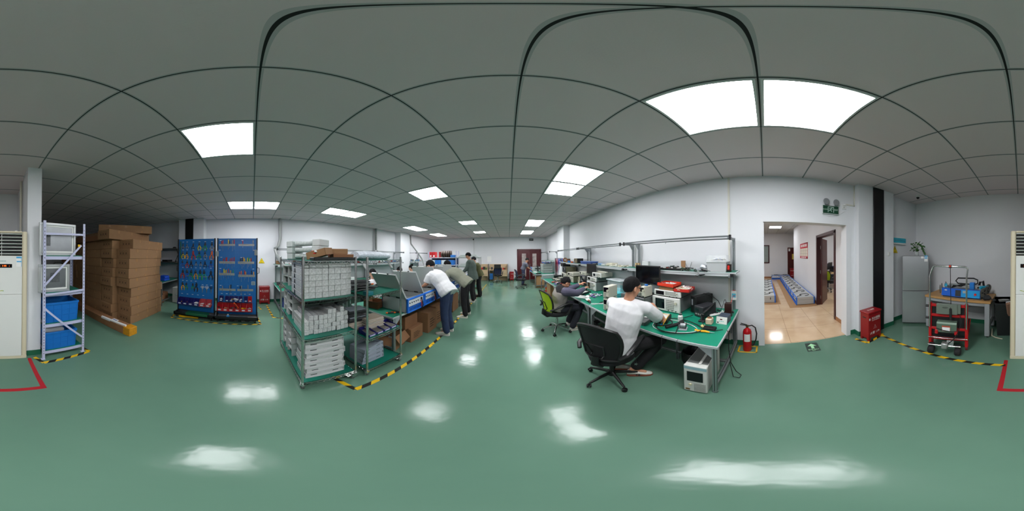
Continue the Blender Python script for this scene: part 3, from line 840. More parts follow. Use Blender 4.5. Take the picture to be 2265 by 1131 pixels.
# small name labels belong to the boards
_lab = ((1.96, rows[0][1]), (1.76, rows[1][1]), (1.53, rows[2][1]), (1.31, rows[3][1]), (0.97, [-1.73, -1.62, -1.5, -1.38]), (0.89, [-1.2, -1.09, -0.98]), (0.62, [-1.75, -1.6, -1.46, -1.32, -1.18]), (1.98, [-0.76, -0.24]), (1.58, [-0.74, -0.26]), (1.31, [-0.76, 0.02]), (0.90, [-0.75, -0.34]), (0.70, [-0.72, -0.6, -0.5, -0.4, -0.26, -0.17, -0.06]), (1.75, [-0.78, 0.04]))
for bd in [o for o in COL.objects if o.name.startswith('tool_trolley')]:
    left = bd.location.y < -1
    for z, ys in _lab:
        for y in ys:
            if (y < -0.88) == left:
                MB().box(-0.003, -0.022, -0.006, 0, 0.022, 0.006).out('name_label', mat('label_white', 'c3cdd8', 0.6), bd, loc=(0.024, y - bd.location.y, z))
# tool strips
def strip(y0, y1, z, lab, tall=0.035):
    t = thing('tool_rack', lab, 'tool rack', (XF, (y0 + y1) / 2, z), group='screwdriver racks on the right pegboard')
    w = (y1 - y0) / 2
    b = MB(); b.box(0, -w, -tall / 2, 0.003, w, tall / 2); b.box(0, -w, tall / 2, 0.035, w, tall / 2 + 0.003); b.box(0.034, -w, tall / 2 - 0.008, 0.037, w, tall / 2 + 0.003)
    n = int((y1 - y0) / 0.027)
    for i in range(n): b.box(0.005, -w + 0.01 + i * 0.027, tall / 2 + 0.003, 0.03, -w + 0.014 + i * 0.027, tall / 2 + 0.006, 0)
    b.out('bracket', mat('zinc', 'b4b8ba', 0.4, 0.4), t)
    return t
for i, (a, c_, z, tl) in enumerate(((-0.79, -0.41, 1.87, .04), (-0.33, 0.04, 1.87, .04), (-0.79, -0.41, 1.455, .05), (-0.34, 0.04, 1.455, .05), (-0.79, -0.42, 1.175, .05), (-0.33, 0.06, 1.145, .05), (-0.78, -0.39, 0.80, .05), (-0.35, 0.02, 0.80, .05))):
    strip(a, c_, z, 'metal screwdriver rack, %s one in the %s row of the right pegboard' % ('left' if i % 2 == 0 else 'right', ['top', 'second', 'third', 'lowest'][i // 2]), tl)
def driver(y, z, hc, hl, bl, lab, r=0.011, name='screwdriver'):
    t = thing(name, lab, 'screwdriver', (XF + 0.02, y, z), group='screwdrivers on the right pegboard')
    b = MB(); b.lathe([(0.006, 0), (r * 0.8, 0.008), (r, 0.025), (r * 0.85, hl * 0.5), (r, hl * 0.85), (r * 0.6, hl)], n=8); b.out('handle', hc, t)
    b = MB(); b.cyl((0, 0, 0), (0, 0, -bl), 0.003, n=6); b.out('blade', STEEL, t)
tops = [(1.895, [-0.73, -0.70, -0.57, -0.54, -0.47, -0.43, -0.23, 0.01], ['red', 'red', 'yellow', 'black', 'steel', 'red', 'red', 'steel'], 'top rack'),
        (1.485, [-0.68, -0.625, -0.60, -0.52, -0.48, -0.43, -0.28, -0.24, -0.205, -0.18, -0.12, -0.09, -0.06, -0.03], ['red', 'red', 'red', 'red', 'red', 'red', 'black', 'black', 'amber', 'yellow', 'yellow', 'green', 'yellow', 'red'], 'second rack'),
        (1.205, [-0.77, -0.74, -0.67, -0.64, -0.61, -0.56, -0.51, -0.45], ['steel', 'blue', 'yellow', 'yellow', 'amber', 'red', 'amber', 'green'], 'third rack, left part'),
        (1.175, [-0.30, -0.26, -0.18, -0.155, -0.09, -0.02, 0.03], ['orange', 'orange', 'red', 'amber', 'blue', 'black', 'amber'], 'third rack, right part'),
        (0.830, [-0.70, -0.53, -0.50, -0.28, -0.25, -0.10], ['steel', 'steel', 'black', 'black', 'steel', 'steel'], 'lowest rack')]
for z, ys, cs, rn in tops:
    for k, y in enumerate(ys):
        o_ = ordi[k] if k < 7 else ['eighth', 'ninth', 'tenth', 'eleventh', 'twelfth', 'thirteenth', 'fourteenth'][k - 7]
        driver(y, z, H_[cs[k]], 0.07 + 0.02 * ((k * 7) % 3) * 0.8, 0.09 + 0.04 * ((k * 5) % 3), '%s handled screwdriver in the %s, %s from the left' % (cs[k], rn, o_))
# bins
def bin_(y, z, w, d, h, m, lab, grp, inner=None, im=None):
    t = thing('storage_bin', lab, 'bin', (XF, y, z), group=grp)
    b = MB(); th = 0.004; q = w / 2
    b.box(0, -q, 0, d, q, th); b.box(0, -q, 0, th, q, h)
    for s in (-1, 1): b.add(
        [(0, s * q, 0), (d, s * q, 0), (d + 0.01, s * q, h * 0.45), (d * 0.6, s * q, h), (0, s * q, h), (0, s * (q - th), 0), (d, s * (q - th), 0), (d + 0.01, s * (q - th), h * 0.45), (d * 0.6, s * (q - th), h), (0, s * (q - th), h)],
        [(0, 1, 2, 3, 4)[::-s], (5, 6, 7, 8, 9)[::s], (1, 6, 7, 2)[::s], (2, 7, 8, 3)[::s], (3, 8, 9, 4)[::s]])
    b.box(d, -q, 0, d + 0.008, q, h * 0.42)
    b.out('tub', m, t)
    b = MB(); b.box(d + 0.008, -q * 0.5, h * 0.12, d + 0.010, q * 0.5, h * 0.3); b.out('card_label', mat('label_white', 'c3cdd8', 0.6), t)
    return t
def clutter(y, z, x, items, lab, n=5, s=0.02, sd=0):
    r_ = random.Random(sd); b = MB()
    for k in range(n):
        b.rbox((r_.uniform(-0.04, 0.04), r_.uniform(-0.035, 0.035), r_.uniform(0, 0.03)), (s * r_.uniform(0.6, 2.2), s * r_.uniform(0.6, 2.0), s * r_.uniform(0.5, 1.2)), (r_.uniform(-.5, .5), r_.uniform(-.5, .5), r_.uniform(0, 3)), k % len(items), 0.002)
    b.out('small_parts', items, loc=(x, y, z), label=lab, cat='parts', kind='stuff')
for k, y in enumerate((-1.74, -1.60, -1.455, -1.315, -1.17, -1.02)):
    m = NAVY if k < 4 else mat('bin_pink', 'b04048', 0.4)
    bin_(y, 0.37, 0.135, 0.16, 0.16, m, '%s plastic bin in the lowest row of the left pegboard, %s from the left' % ('dark blue' if k < 4 else 'pale red', ordi[k]), 'bins on the left pegboard')
    clutter(y, 0.40, XF + 0.08, [[DARK, YELLOW], [ORANGE, DARK], [DARK, YELLOW], [PAPER, PAPER, REDP], [PAPER, REDP], [PAPER, REDP]][k], 'small parts filling the %s bin of the left pegboard' % ordi[k], 4 if k < 3 else 9, 0.022 if k < 3 else 0.034, k)
for k, y in enumerate((-0.72, -0.58, -0.48, -0.375, -0.27, -0.145, -0.05)):
    bin_(y, 0.53, 0.09, 0.10, 0.12, NAVY if k < 6 else REDP, '%s small bin, upper bin row of right pegboard, %s from the left' % ('dark blue' if k < 6 else 'red', ordi[k]), 'small bins on the right pegboard')
    if k in (0, 2, 3, 4): clutter(y, 0.56, XF + 0.05, [PAPER, YELLOW if k == 2 else PAPER], 'small parts in the %s small bin of the right pegboard' % ordi[k], 4 + 6 * (k == 3), 0.02 + 0.008 * (k == 3), 20 + k)
for k, y in enumerate((-0.735, -0.605, -0.475, -0.335, -0.195, -0.06)):
    bin_(y, 0.31, 0.13, 0.18, 0.17, REDP, 'red plastic bin in the lowest row of the right pegboard, %s from the left' % ordi[k], 'red bins on the right pegboard')
    clutter(y, 0.34, XF + 0.08, [[DARK], [DARK, WOOD], [DARK, STEEL], [DARK], [YELLOW, YELLOW], [GREYP, PAPER]][k], 'small parts filling the %s red bin of the right pegboard' % ordi[k], 6, 0.026, 40 + k)
t = thing('utility_knife', 'orange box cutter standing up in the fourth red bin', 'knife', (XF + 0.10, -0.33, 0.39), rot=(0.65, 0, 0))
b = MB(); b.cbox((0, 0, 0.06), (0.02, 0.035, 0.18), b=0.006); b.out('handle', mat('knife_orange', 'f0541a', 0.4), t)
b = MB(); b.cbox((0.011, 0, 0.06), (0.004, 0.012, 0.12), b=0.001); b.out('slider', BLACK, t)
# things on and below the bases
t = thing('tool_case', 'yellow plastic tool case lying under the left pegboard', 'case', (-3.78, -1.53, 0.0), 0.12)
b = MB(); b.box(-0.09, -0.25, 0.0, 0.09, 0.25, 0.062, 0, 0.012); b.out('shell', YELLOW, t)
b = MB(); b.box(0.085, -0.08, 0.02, 0.11, 0.08, 0.045, 0, 0.006); b.out('handle', mat('yellow_dark', 'c09408', 0.5), t)
for y in (-0.17, 0.17):
    b = MB(); b.box(0.088, y - 0.03, 0.015, 0.098, y + 0.03, 0.06, 0, 0.003); b.out('latch', YELLOW, t)
b = MB(); b.box(-0.10, -0.28, 0, 0.10, 0.28, 0.07, 0, 0.015); b.out('tool_case', mat('case_green', '0c5a38', 0.5), loc=(-3.73, -1.30, 0.101), label='long dark green case on the base of the left pegboard', cat='case')
for k, (y, lb, sz) in enumerate(((-0.48, 'grey plastic drill case under the right pegboard', 0.32), (-0.12, 'flat pale grey case under the right pegboard, nearer the wall sign', 0.28))):
    t = thing('tool_case', lb, 'case', (-3.86, y, 0), 0.1)
    b = MB(); b.box(-0.10, -sz / 2, 0, 0.10, sz / 2, 0.055, 0, 0.014); b.out('shell', GREYP, t)
    b = MB(); b.tube([(0.10, -0.05, 0.03), (0.13, -0.04, 0.03), (0.13, 0.04, 0.03), (0.10, 0.05, 0.03)], 0.008); b.out('handle', DARK, t)
t = thing('water_bottle', 'small blue plastic bottle with pale cap on the right pegboard base', 'bottle', (-3.70, -0.55, 0.101))
b = MB(); b.lathe([(0.035, 0), (0.04, 0.01), (0.04, 0.07), (0.018, 0.09)], n=14); b.out('bottle', mat('bottle_blue', '2f8fd0', 0.3), t)
b = MB(); b.cyl((0, 0, 0.088), (0, 0, 0.115), 0.018); b.out('cap', WHITE, t)
b = MB(); b.box(-0.05, -0.1, 0, 0.05, 0.1, 0.045, 0, 0.005); b.out('parts_box', mat('beige_box', '8c8478', 0.6), loc=(-3.70, 0.0, 0.101), label='beige box at the right end of the right pegboard base', cat='box')
b = MB(); b.box(-0.04, -0.09, 0, 0.04, 0.09, 0.035, 0, 0.005); b.out('tape_measure_case', DARK, loc=(-3.70, -0.24, 0.101), label='flat dark case on the right pegboard base beside the beige box', cat='case')
b = MB(); b.box(-0.03, -0.05, 0, 0.03, 0.05, 0.02, 0, 0.003); b.out('yellow_block', YELLOW, loc=(-3.69, -0.70, 0.101), label='small yellow block at the left end of the right pegboard base', cat='block')
t = thing('hammer', 'wooden handled hammer lying on the left pegboard base', 'hammer', (-3.72, -0.96, 0.115), 0.5)
b = MB(); b.cyl((0, -0.12, 0), (0, 0.06, 0), 0.012, n=8); b.out('handle', WOOD, t); b = MB(); b.cbox((0, 0.075, 0), (0.09, 0.028, 0.028), b=0.004); b.out('head', jd, t)
for k, (y, z, lb) in enumerate(((-0.83, 1.66, 'grey cloth tag hanging between the two pegboards'), (0.08, 1.69, 'grey cloth tag hanging at the right edge of the pegboard'))):
    b = MB(); b.prism([(-0.035, -0.06), (0.035, -0.06), (0.035, 0.05), (0.015, 0.075), (-0.015, 0.075), (-0.035, 0.05)], 0.0, 0.006, 'X'); b.out('cloth_tag', mat('tag_grey', '8d9294', 0.7), loc=(XF + 0.025, y, z), label=lb, cat='tag')
b = MB(); b.box(0, -0.045, -0.045, 0.004, 0.045, 0.045, 0, 0.002); b.box(0.004, -0.03, 0.0, 0.005, 0.03, 0.012, 1); b.box(0.004, -0.03, -0.03, 0.005, 0.03, -0.02, 1)
b.out('name_plate', [mat('plate_grey', '9db0bc', 0.4), mat('ink_grey', '44525c', 0.6)], loc=(XF, 0.02, 0.97), label='grey name plate at the lower right of the right pegboard', cat='plate')
b = MB(); b.tube([(0, 0.0, 0.0), (0.01, 0.01, -0.1), (0, -0.012, -0.22), (0.01, 0.012, -0.34), (0, 0, -0.44)], 0.016, 8); b.out('cable_tie_bundle', mat('green_bundle', '14563a', 0.6), loc=(XF + 0.01, -1.80, 1.98), label='dark green bundle of ties hanging at the left edge of the pegboard', cat='bundle')

# fire extinguisher cabinet
WH = mat('print_white', 'd8d4d2', 0.6)
def fire_box(loc, rz, lab, hh=0.60, w=0.34, d=0.24):
    t = thing('fire_extinguisher_cabinet', lab, 'fire cabinet', loc, rz, 'red fire extinguisher cabinets')
    q = w / 2; e = d / 2
    b = MB(); b.box(-q, -e, 0.05, q, e, hh - 0.03, 0, 0.004)
    for sx in (-1, 1):
        for sy in (-1, 1): b.box(sx * q, sy * e, 0, sx * (q - 0.045), sy * (e - 0.045), 0.06)
    b.out('body', RED, t)
    b = MB(); b.box(-q - 0.012, -e - 0.012, hh - 0.03, q + 0.012, e + 0.012, hh, 0, 0.006); b.out('lid', RED, t)
    b = MB(); b.box(-q + 0.012, -e - 0.003, 0.085, q - 0.012, -e + 0.002, hh - 0.05, 0, 0.002); dr = b.out('door', RED, t)
    for sx in (-q, q): MB().box(sx - 0.001, -0.04, hh - 0.12, sx + 0.001, 0.04, hh - 0.10).out('hand_slot', BLACK, t)
    put_text('灭火器箱', w * 0.17, WH, (0.02, -e - 0.0035, hh * 0.77), (PI / 2, 0, 0), dr)
    put_text('FIRE EXTINGUISHER BOX', w * 0.055, WH, (0.02, -e - 0.0035, hh * 0.70), (PI / 2, 0, 0), dr)
    put_text('火警', w * 0.19, WH, (-w * 0.2, -e - 0.0035, hh * 0.26), (PI / 2, 0, 0), dr); put_text('119', w * 0.20, WH, (w * 0.2, -e - 0.0035, hh * 0.26), (PI / 2, 0, 0), dr)
    b = MB()
    for (x0, x1, z0, z1) in ((-0.05, 0.05, 0.0, 0.006), (-0.04, 0.04, 0.018, 0.024), (-0.03, 0.03, 0.036, 0.042), (-0.012, 0.012, 0.05, 0.075)):
        b.box(x0, -e - 0.004, hh * 0.40 + z0, x1, -e - 0.003, hh * 0.40 + z1)
    b.out('emblem', mat('print_pink', 'a86a6c', 0.6), dr)
    b = MB(); b.box(-0.145, -e - 0.0042, hh * 0.73, -0.115, -e - 0.003, hh * 0.80) if w > 0.3 else None; b.out('pictogram', WH, dr)
    put_text('灭火器箱', w * 0.13, WH, (0, 0, hh + 0.0008), (0, 0, 0), t)
    return t
fire_box((-5.44, 0.40, 0), PI / 2, 'red fire extinguisher cabinet against the left wall beside the pegboard')
# warning triangle signs
def warn_sign(loc, rot, lab, s=0.22):
    t = thing('warning_sign', lab, 'warning sign', loc, rot=rot, group='yellow electric shock warning signs')
    b = MB(); b.prism([(-s / 2, 0), (s / 2, 0), (0, s * 0.87)], 0, 0.003, 'Z'); b.out('plate', mat('sign_yellow', 'e6c800', 0.45), t)
    b = MB()
    for (a0, a1) in (((-s / 2 + 0.012, 0.008), (s / 2 - 0.012, 0.008)), ((s / 2 - 0.014, 0.010), (0, s * 0.87 - 0.018)), ((0, s * 0.87 - 0.018), (-s / 2 + 0.014, 0.010))):
        b.bar((a0[0], a0[1], 0.0033), (a1[0], a1[1], 0.0033), 0.004, 0.001, up=(0, 0, 1))
    b.prism([(0.012, 0.13), (-0.012, 0.085), (0.0, 0.088), (-0.008, 0.05), (0.014, 0.098), (0.002, 0.095)], 0.003, 0.004, 'Z')
    b.box(-0.04, 0.022, 0.003, 0.04, 0.028, 0.004)
    b.out('lightning_symbol', mat('sign_black', '17150c', 0.6), t)
    return t
warn_sign((WL + 0.002, 0.315, 1.37), (PI / 2, 0, PI / 2), 'yellow triangular warning sign on the left wall above the red cabinet')
# ================================================================ DOORWAY SIDE, FRIDGE, TROLLEY, WOODEN BENCH
fire_box((2.275, -1.735, 0), R(-81.4), 'larger red fire cabinet standing before the black cladded pillar', 0.58, 0.31, 0.20)
# exit sign (faces -X)
t = thing('exit_sign', 'dark green exit sign with twin emergency lamps above the white doorway', 'exit sign', (2.56, -1.095, 2.37), rot=(0, 0, -PI / 2))
b = MB(); b.box(-0.15, -0.03, -0.08, 0.15, 0, 0.08, 0, 0.004); b.out('housing', mat('sign_case', 'c9cccb', 0.4), t)
b = MB(); b.box(-0.142, -0.032, -0.07, 0.142, -0.029, 0.07); pl = b.out('panel', mat('exit_green', '0c3a26', 0.35), t)
EG = mat('exit_print', 'b9d3c6', 0.5)
b = MB()
for q in ((-0.055, -0.05, -0.047, 0.05), (0.045, -0.05, 0.053, 0.05), (-0.055, 0.044, 0.053, 0.052)): b.box(q[0], -0.0335, q[1], q[2], -0.032, q[3])
for a, c_ in (((-0.02, -0.015), (0.012, 0.018)), ((-0.035, 0.008), (-0.015, 0.018)), ((-0.015, 0.018), (0.012, 0.018)), ((0.012, 0.018), (0.03, 0.006)), ((-0.02, -0.015), (-0.042, -0.02)), ((-0.01, -0.01), (0.008, -0.018)), ((0.008, -0.018), (0.014, -0.038))):
    b.bar((a[0], -0.033, a[1]), (c_[0], -0.033, c_[1]), 0.009, 0.0012, up=(0, 1, 0))
b.cyl((0.018, -0.0335, 0.033), (0.018, -0.032, 0.033), 0.008, n=10); b.out('running_figure', EG, pl)
put_text('EXIT', 0.042, EG, (0.097, -0.0335, 0.0), (PI / 2, 0, 0), pl, width=0.85)
put_text('安全出口', 0.024, EG, (-0.1, -0.0335, 0.0), (PI / 2, 0, 0), pl, width=0.9)
for x in (-0.095, 0.085):
    b = MB(); b.lathe([(0.0, 0.0), (0.028, 0.0), (0.05, -0.035), (0.056, -0.05), (0.05, -0.052), (0.0, -0.045)][::-1], (x, -0.02, 0.135), axis='Y', n=24)
    b.cyl((x, -0.015, 0.08), (x, -0.015, 0.10), 0.01); l_ = b.out('lamp_head', mat('lamp_grey', '8b8e90', 0.25, 0.3), t)
b = MB(); b.tube([(-0.155, -0.01, -0.05), (-0.14, -0.01, -0.10), (0.0, -0.01, -0.115), (0.13, -0.01, -0.09), (0.27, -0.01, 0.0)], 0.003, 6); b.out('cable', WHITE, t)
t = thing('power_socket', 'white wall socket at the end of the trunking above the doorway', 'socket', (2.56, -1.36, 2.46), rot=(0, 0, -PI / 2))
b = MB(); b.box(-0.045, -0.012, -0.045, 0.045, 0, 0.045, 0, 0.004); b.out('plate', WHITE, t)
b = MB()
for (x, z) in ((-0.01, 0.02), (0.01, 0.02), (-0.012, -0.02), (0.012, -0.02), (0, -0.008)): b.box(x - 0.003, -0.0125, z - 0.006, x + 0.003, -0.0118, z + 0.006)
b.out('socket_holes', BLACK, t)
b = MB(); b.box(-0.01, -0.03, 0.02, 0.035, -0.01, 0.055, 0, 0.004); b.out('plug', WHITE, t)
b = MB(); b.box(2.54, -1.57, 2.50, 2.56, -1.40, 2.522); b.box(2.54, -1.578, 2.50, 2.558, -1.556, CZ)
b.out('cable_trunking', mat('trunk_cream', 'd2cfc4', 0.5), label='cream cable trunking running from socket to ceiling beside the pillar', cat='trunking')
b = MB(); b.box(2.535, 0.545, 0.1, 2.56, 0.575, CZ); b.out('cable_trunking', mat('trunk_cream', 'd2cfc4', 0.5), label='cream vertical trunking on the wall beside the end of the right bench', cat='trunking')
# light switch on pillar
b = MB(); b.box(-0.012, -0.03, -0.04, 0, 0.03, 0.04, 0, 0.004); b.box(-0.016, -0.018, -0.02, -0.01, 0.018, 0.02, 0, 0.002); b.out('light_switch', WHITE, loc=(2.42, -2.31, 1.60), label='small white switch box on the pillar right of the black cladding', cat='switch')
t = thing('power_socket', 'white socket low on the wall right of the pillar', 'socket', (2.56, -2.56, 0.42), rot=(0, 0, -PI / 2))
b = MB(); b.box(-0.04, -0.01, -0.06, 0.04, 0, 0.06, 0, 0.004); b.out('plate', WHITE, t)
b = MB(); b.box(-0.008, -0.011, -0.02, 0.008, -0.0098, 0.0); b.out('socket_holes', BLACK, t)
# distribution board
t = thing('distribution_board', 'white fuse box with cyan cover on the wall above the fridge', 'fuse box', (2.56, -2.74, 1.90), rot=(0, 0, -PI / 2))
b = MB(); b.box(-0.22, -0.06, -0.085, 0.22, 0, 0.085, 0, 0.01); b.out('housing', WHITE, t)
b = MB(); b.box(-0.205, -0.066, -0.05, 0.205, -0.058, 0.06, 0, 0.004); c_ = b.out('cover', mat('cyan_cover', '18a0b8', 0.25), t)
for k in range(8):
    b = MB(); b.box(-0.16 + k * 0.045, -0.068, -0.008, -0.135 + k * 0.045, -0.0655, 0.012); b.out('breaker', mat('dark_teal', '0b5d70', 0.4), c_)
warn_sign((2.558, -2.63, 1.62), (PI / 2, 0, -PI / 2), 'yellow triangular warning sign beneath the cyan fuse box', 0.19)
# ceiling camera
t = thing('security_camera', 'white dome security camera on the ceiling above the fridge', 'camera', (2.10, -2.88, CZ))
b = MB(); b.lathe([(0.055, 0), (0.055, -0.02), (0.04, -0.045)], n=20); b.out('base', WHITE, t)
b = MB(); b.sph((0, 0, -0.05), 0.036, 14); b.out('lens', BLACK, t)
# fridge
stl = mat('fridge_steel', 'a6a8aa', 0.32, 0.75, noise=0.05, nscale=2)
fdx, fdy = -0.812, -0.583
t = thing('refrigerator', 'two-door brushed steel refrigerator in the corner with a plant on top', 'refrigerator', (2.095, -2.785, 0), math.atan2(fdy, fdx))
b = MB(); b.box(-0.28, 0.03, 0.03, 0.28, 0.36, 1.56, 0, 0.008); b.box(-0.27, 0.05, 0, 0.27, 0.34, 0.03, 1); b.out('body', [mat('fridge_side', '77797b', 0.4, 0.4), BLACK], t)
b = MB(); b.box(-0.283, -0.03, 0.04, 0.283, 0.03, 0.795, 0, 0.01); b.out('door', stl, t)
b = MB(); b.box(-0.283, -0.03, 0.805, 0.283, 0.03, 1.56, 0, 0.01); b.out('door', stl, t)
b = MB(); b.box(0.19, -0.0315, 1.44, 0.26, -0.030, 1.565); q_ = b.out('energy_label', PAPER, t)
b = MB(); b.box(0.19, -0.0322, 1.54, 0.26, -0.0315, 1.565); b.box(0.195, -0.0322, 1.50, 0.255, -0.0315, 1.525); b.out('label_print', mat('label_blue', '3a9fd0', 0.5), q_)
b = MB(); b.box(0.12, -0.0315, 1.505, 0.175, -0.030, 1.55); b.out('note', PAPER, t)
# plant in a glass jar
t = thing('potted_plant', 'green leafy cutting in a glass jar on top of the fridge', 'plant', (2.13, -2.88, 1.561))
b = MB(); b.lathe([(0.045, 0), (0.05, 0.01), (0.05, 0.07), (0.04, 0.09), (0.036, 0.09), (0.045, 0.068), (0.045, 0.012), (0.0, 0.008)], n=18); b.out('jar', mat('jar_glass', 'dfe6e6', 0.05, alpha=0.35), t)
b = MB(); b.lathe([(0.0, 0.012), (0.043, 0.013), (0.043, 0.05), (0.0, 0.051)], n=14); b.out('water', mat('murky_water', '3c3a2c', 0.1), t)
leafm = mat('leaf_green', '2c5a1e', 0.45, noise=0.2, nscale=30)
def leaf(b, base, tip, w):
    base = Vector(base); tip = Vector(tip); d = tip - base; s = d.cross(Vector((0.2, 0.3, 1))).normalized() * w; n = s.cross(d).normalized() * w * 0.25
    pts = [base, base + d * 0.25 + s * 0.8, base + d * 0.55 + s, base + d * 0.85 + s * 0.4, tip, base + d * 0.85 - s * 0.4, base + d * 0.55 - s, base + d * 0.25 - s * 0.8]
    mid = base + d * 0.5 - n
    vs = [tuple(p) for p in pts] + [tuple(mid)]
    b.add(vs, [(k, (k + 1) % 8, 8) for k in range(8)], 0, True)
rl = random.Random(5)
stem = MB()
for k in range(22):
    a = k * 2.4; rr = 0.05 + 0.10 * rl.random(); zz = 0.12 + 0.16 * rl.random()
    base = (0.3 * rr * math.cos(a), 0.3 * rr * math.sin(a), zz * 0.8); p = (rr * math.cos(a), rr * math.sin(a), zz)
    dz = -0.05 if k % 3 else 0.04
    tip = (p[0] * 1.0 + 0.06 * math.cos(a), p[1] + 0.06 * math.sin(a), zz + dz)
    stem.tube([(0, 0, 0.03), base, p], 0.0025, 5)
    lb_ = MB(); leaf(lb_, p, tip, 0.032); lb_.out('leaf', leafm, t)
for k in range(3):
    lb_ = MB(); p = (-0.10 - 0.03 * k, -0.04, 0.20 - 0.05 * k); stem.tube([(0, 0, 0.15), (-0.07, -0.03, 0.24), p], 0.0025, 5); leaf(lb_, p, (p[0] - 0.03, p[1] - 0.02, p[2] - 0.10), 0.025); lb_.out('leaf', leafm, t)
stem.out('stem', mat('stem_green', '3e5a24', 0.6), t)

# wooden topped bench
t = thing('workbench', 'grey steel bench with thick wooden top beside the air conditioner', 'workbench', (1.175, -3.08, 0))
b = MB(); b.box(-0.665, -0.31, 0.705, 0.665, 0.31, 0.75, 0, 0.004); b.out('tabletop', mat('bench_wood', 'b98e58', 0.45, noise=0.12, nscale=5), t)
for x in (-0.60, 0.60):
    for y in (-0.26, 0.26):
        b = MB(); b.box(x - 0.045, y - 0.04, 0.03, x + 0.045, y + 0.04, 0.70, 0, 0.004); b.cyl((x, y, 0), (x, y, 0.03), 0.025, m=1, n=14); b.out('leg', [mat('bench_grey', '9b9fa2', 0.45), BLACK], t)
b = MB()
for y in (-0.26, 0.26): b.box(-0.6, y - 0.02, 0.64, 0.6, y + 0.02, 0.70)
for x in (-0.62, 0.62): b.box(x - 0.02, -0.25, 0.64, x + 0.02, 0.25, 0.70); b.box(x - 0.02, -0.25, 0.2, x + 0.02, 0.25, 0.26)
b.box(-0.6, -0.27, 0.30, 0.6, -0.25, 0.66); b.out('frame', mat('bench_grey', '9b9fa2', 0.45), t)
# pick and place machine
t = thing('placement_machine', 'desktop circuit board assembly machine with blue front panel and feeder reels', 'machine', (1.08, -3.03, 0.75))
b = MB(); b.box(-0.38, -0.24, 0.01, 0.38, 0.20, 0.12, 0, 0.004); b.box(-0.38, 0.12, 0.0, 0.38, 0.2, 0.03); b.out('base', mat('machine_grey', '8f9496', 0.4, 0.5), t)
b = MB(); b.prism([(0.20, 0.03), (0.245, 0.04), (0.225, 0.185), (0.17, 0.185), (0.17, 0.03)], -0.375, 0.385, 'X'); fp = b.out('front_panel', mat('machine_blue', '1763cf', 0.35), t)
b = MB(); b.prism([(0.2455, 0.05), (0.229, 0.17), (0.227, 0.17), (0.243, 0.05)], -0.01, 0.10, 'X'); b.out('display', DARK, fp)
b = MB(); b.prism([(0.2465, 0.045), (0.228, 0.178), (0.226, 0.178), (0.244, 0.045)], -0.37, -0.02, 'X'); b.out('cyan_field', mat('machine_cyan', '1f9fe0', 0.35), fp)
b = MB(); b.cyl((-0.29, 0.235, 0.11), (-0.29, 0.262, 0.114), 0.022, n=16); b.out('stop_button', mat('button_red', 'd01c14', 0.35), fp)
b = MB(); b.box(-0.12, 0.236, 0.12, -0.05, 0.2385, 0.165); b.out('small_display', mat('lcd_grey', 'b3c0c4', 0.4), fp)
b = MB(); b.sph((0.30, 0.231, 0.15), (0.03, 0.004, 0.012), 10); b.out('round_logo', WHITE, fp)
for x in (-0.33, 0.33):
    b = MB(); b.box(x - 0.02, -0.22, 0.12, x + 0.02, 0.14, 0.16, 0, 0.002); b.box(x - 0.03, -0.05, 0.16, x + 0.03, 0.05, 0.21, 0, 0.004); b.out('linear_rail', ALU, t)
b = MB(); b.box(-0.34, -0.03, 0.21, 0.34, 0.0, 0.24, 0, 0.002); b.cyl((-0.34, 0.02, 0.225), (0.34, 0.02, 0.225), 0.006, n=8); b.out('gantry', ALU, t)
b = MB(); b.box(-0.22, 0.0, 0.17, -0.13, 0.09, 0.30, 0, 0.006); b.box(-0.21, 0.02, 0.13, -0.19, 0.05, 0.18); b.out('placement_head', [mat('head_blue', '2a7fd0', 0.4)], t)
b = MB(); b.tube([(0.15, -0.03, 0.36), (-0.18, -0.03, 0.37), (-0.26, -0.03, 0.34), (-0.26, -0.03, 0.27), (-0.18, -0.03, 0.245), (0.15, -0.03, 0.25), (0.20, -0.03, 0.30)], 0.014, 8, closed=True); b.out('cable_chain', BLACKR, t)
b = MB()
for k in range(3): b.tube([(0.30, -0.05 + 0.04 * k, 0.14), (0.22, 0.05, 0.22 - 0.02 * k), (0.05, 0.08, 0.21 + 0.02 * k), (-0.02, 0.03, 0.24), (0.1, -0.08, 0.20), (0.25, -0.06, 0.18)], 0.009, 6)
b.out('cables', BLACKR, t)
b = MB(); b.tube([(-0.27, -0.05, 0.17), (-0.31, -0.03, 0.30), (-0.37, -0.02, 0.32), (-0.40, 0.02, 0.20), (-0.38, 0.06, 0.14)], 0.024, 8); b.out('hose', BLACKR, t)
for sx, ln in ((1, 0.30), (-1, 0.24)):
    b = MB(); b.lathe([(0.025, -ln / 2), (0.032, -ln / 2 + 0.01), (0.032, ln / 2 - 0.01), (0.025, ln / 2)], (0, 0, 0), axis='Y', n=16)
    rl_ = b.out('roller', mat('cyan_roll', '1d9fc2', 0.4), t, loc=(sx * 0.40, 0.02, 0.21), rot=(0.1, 0, sx * 0.45))
    for j, (dx, dy, dz, r_) in enumerate(((0.06, 0.20, -0.06, 0.085), (0.12, 0.06, -0.04, 0.075), (0.10, -0.10, -0.03, 0.075))):
        b = MB(); b.lathe([(0.02, -0.006), (r_, -0.006), (r_, 0.006), (0.02, 0.006), (0.02, -0.006)], (0, 0, 0), axis='X', n=22, caps=False)
        for k in range(3): b.rbox((0, 0.45 * r_ * math.cos(k * 2.1), 0.45 * r_ * math.sin(k * 2.1)), (0.014, r_ * 0.5, r_ * 0.24), (k * 2.1, 0, 0), 1)
        b.out('feeder_wheel', [mat('feeder_grey', '6c6a64', 0.45, 0.3), BLACK], t, loc=(sx * (0.40 + dx * 0.6), dy, 0.21 + dz), rot=(0, 0, sx * 0.6))
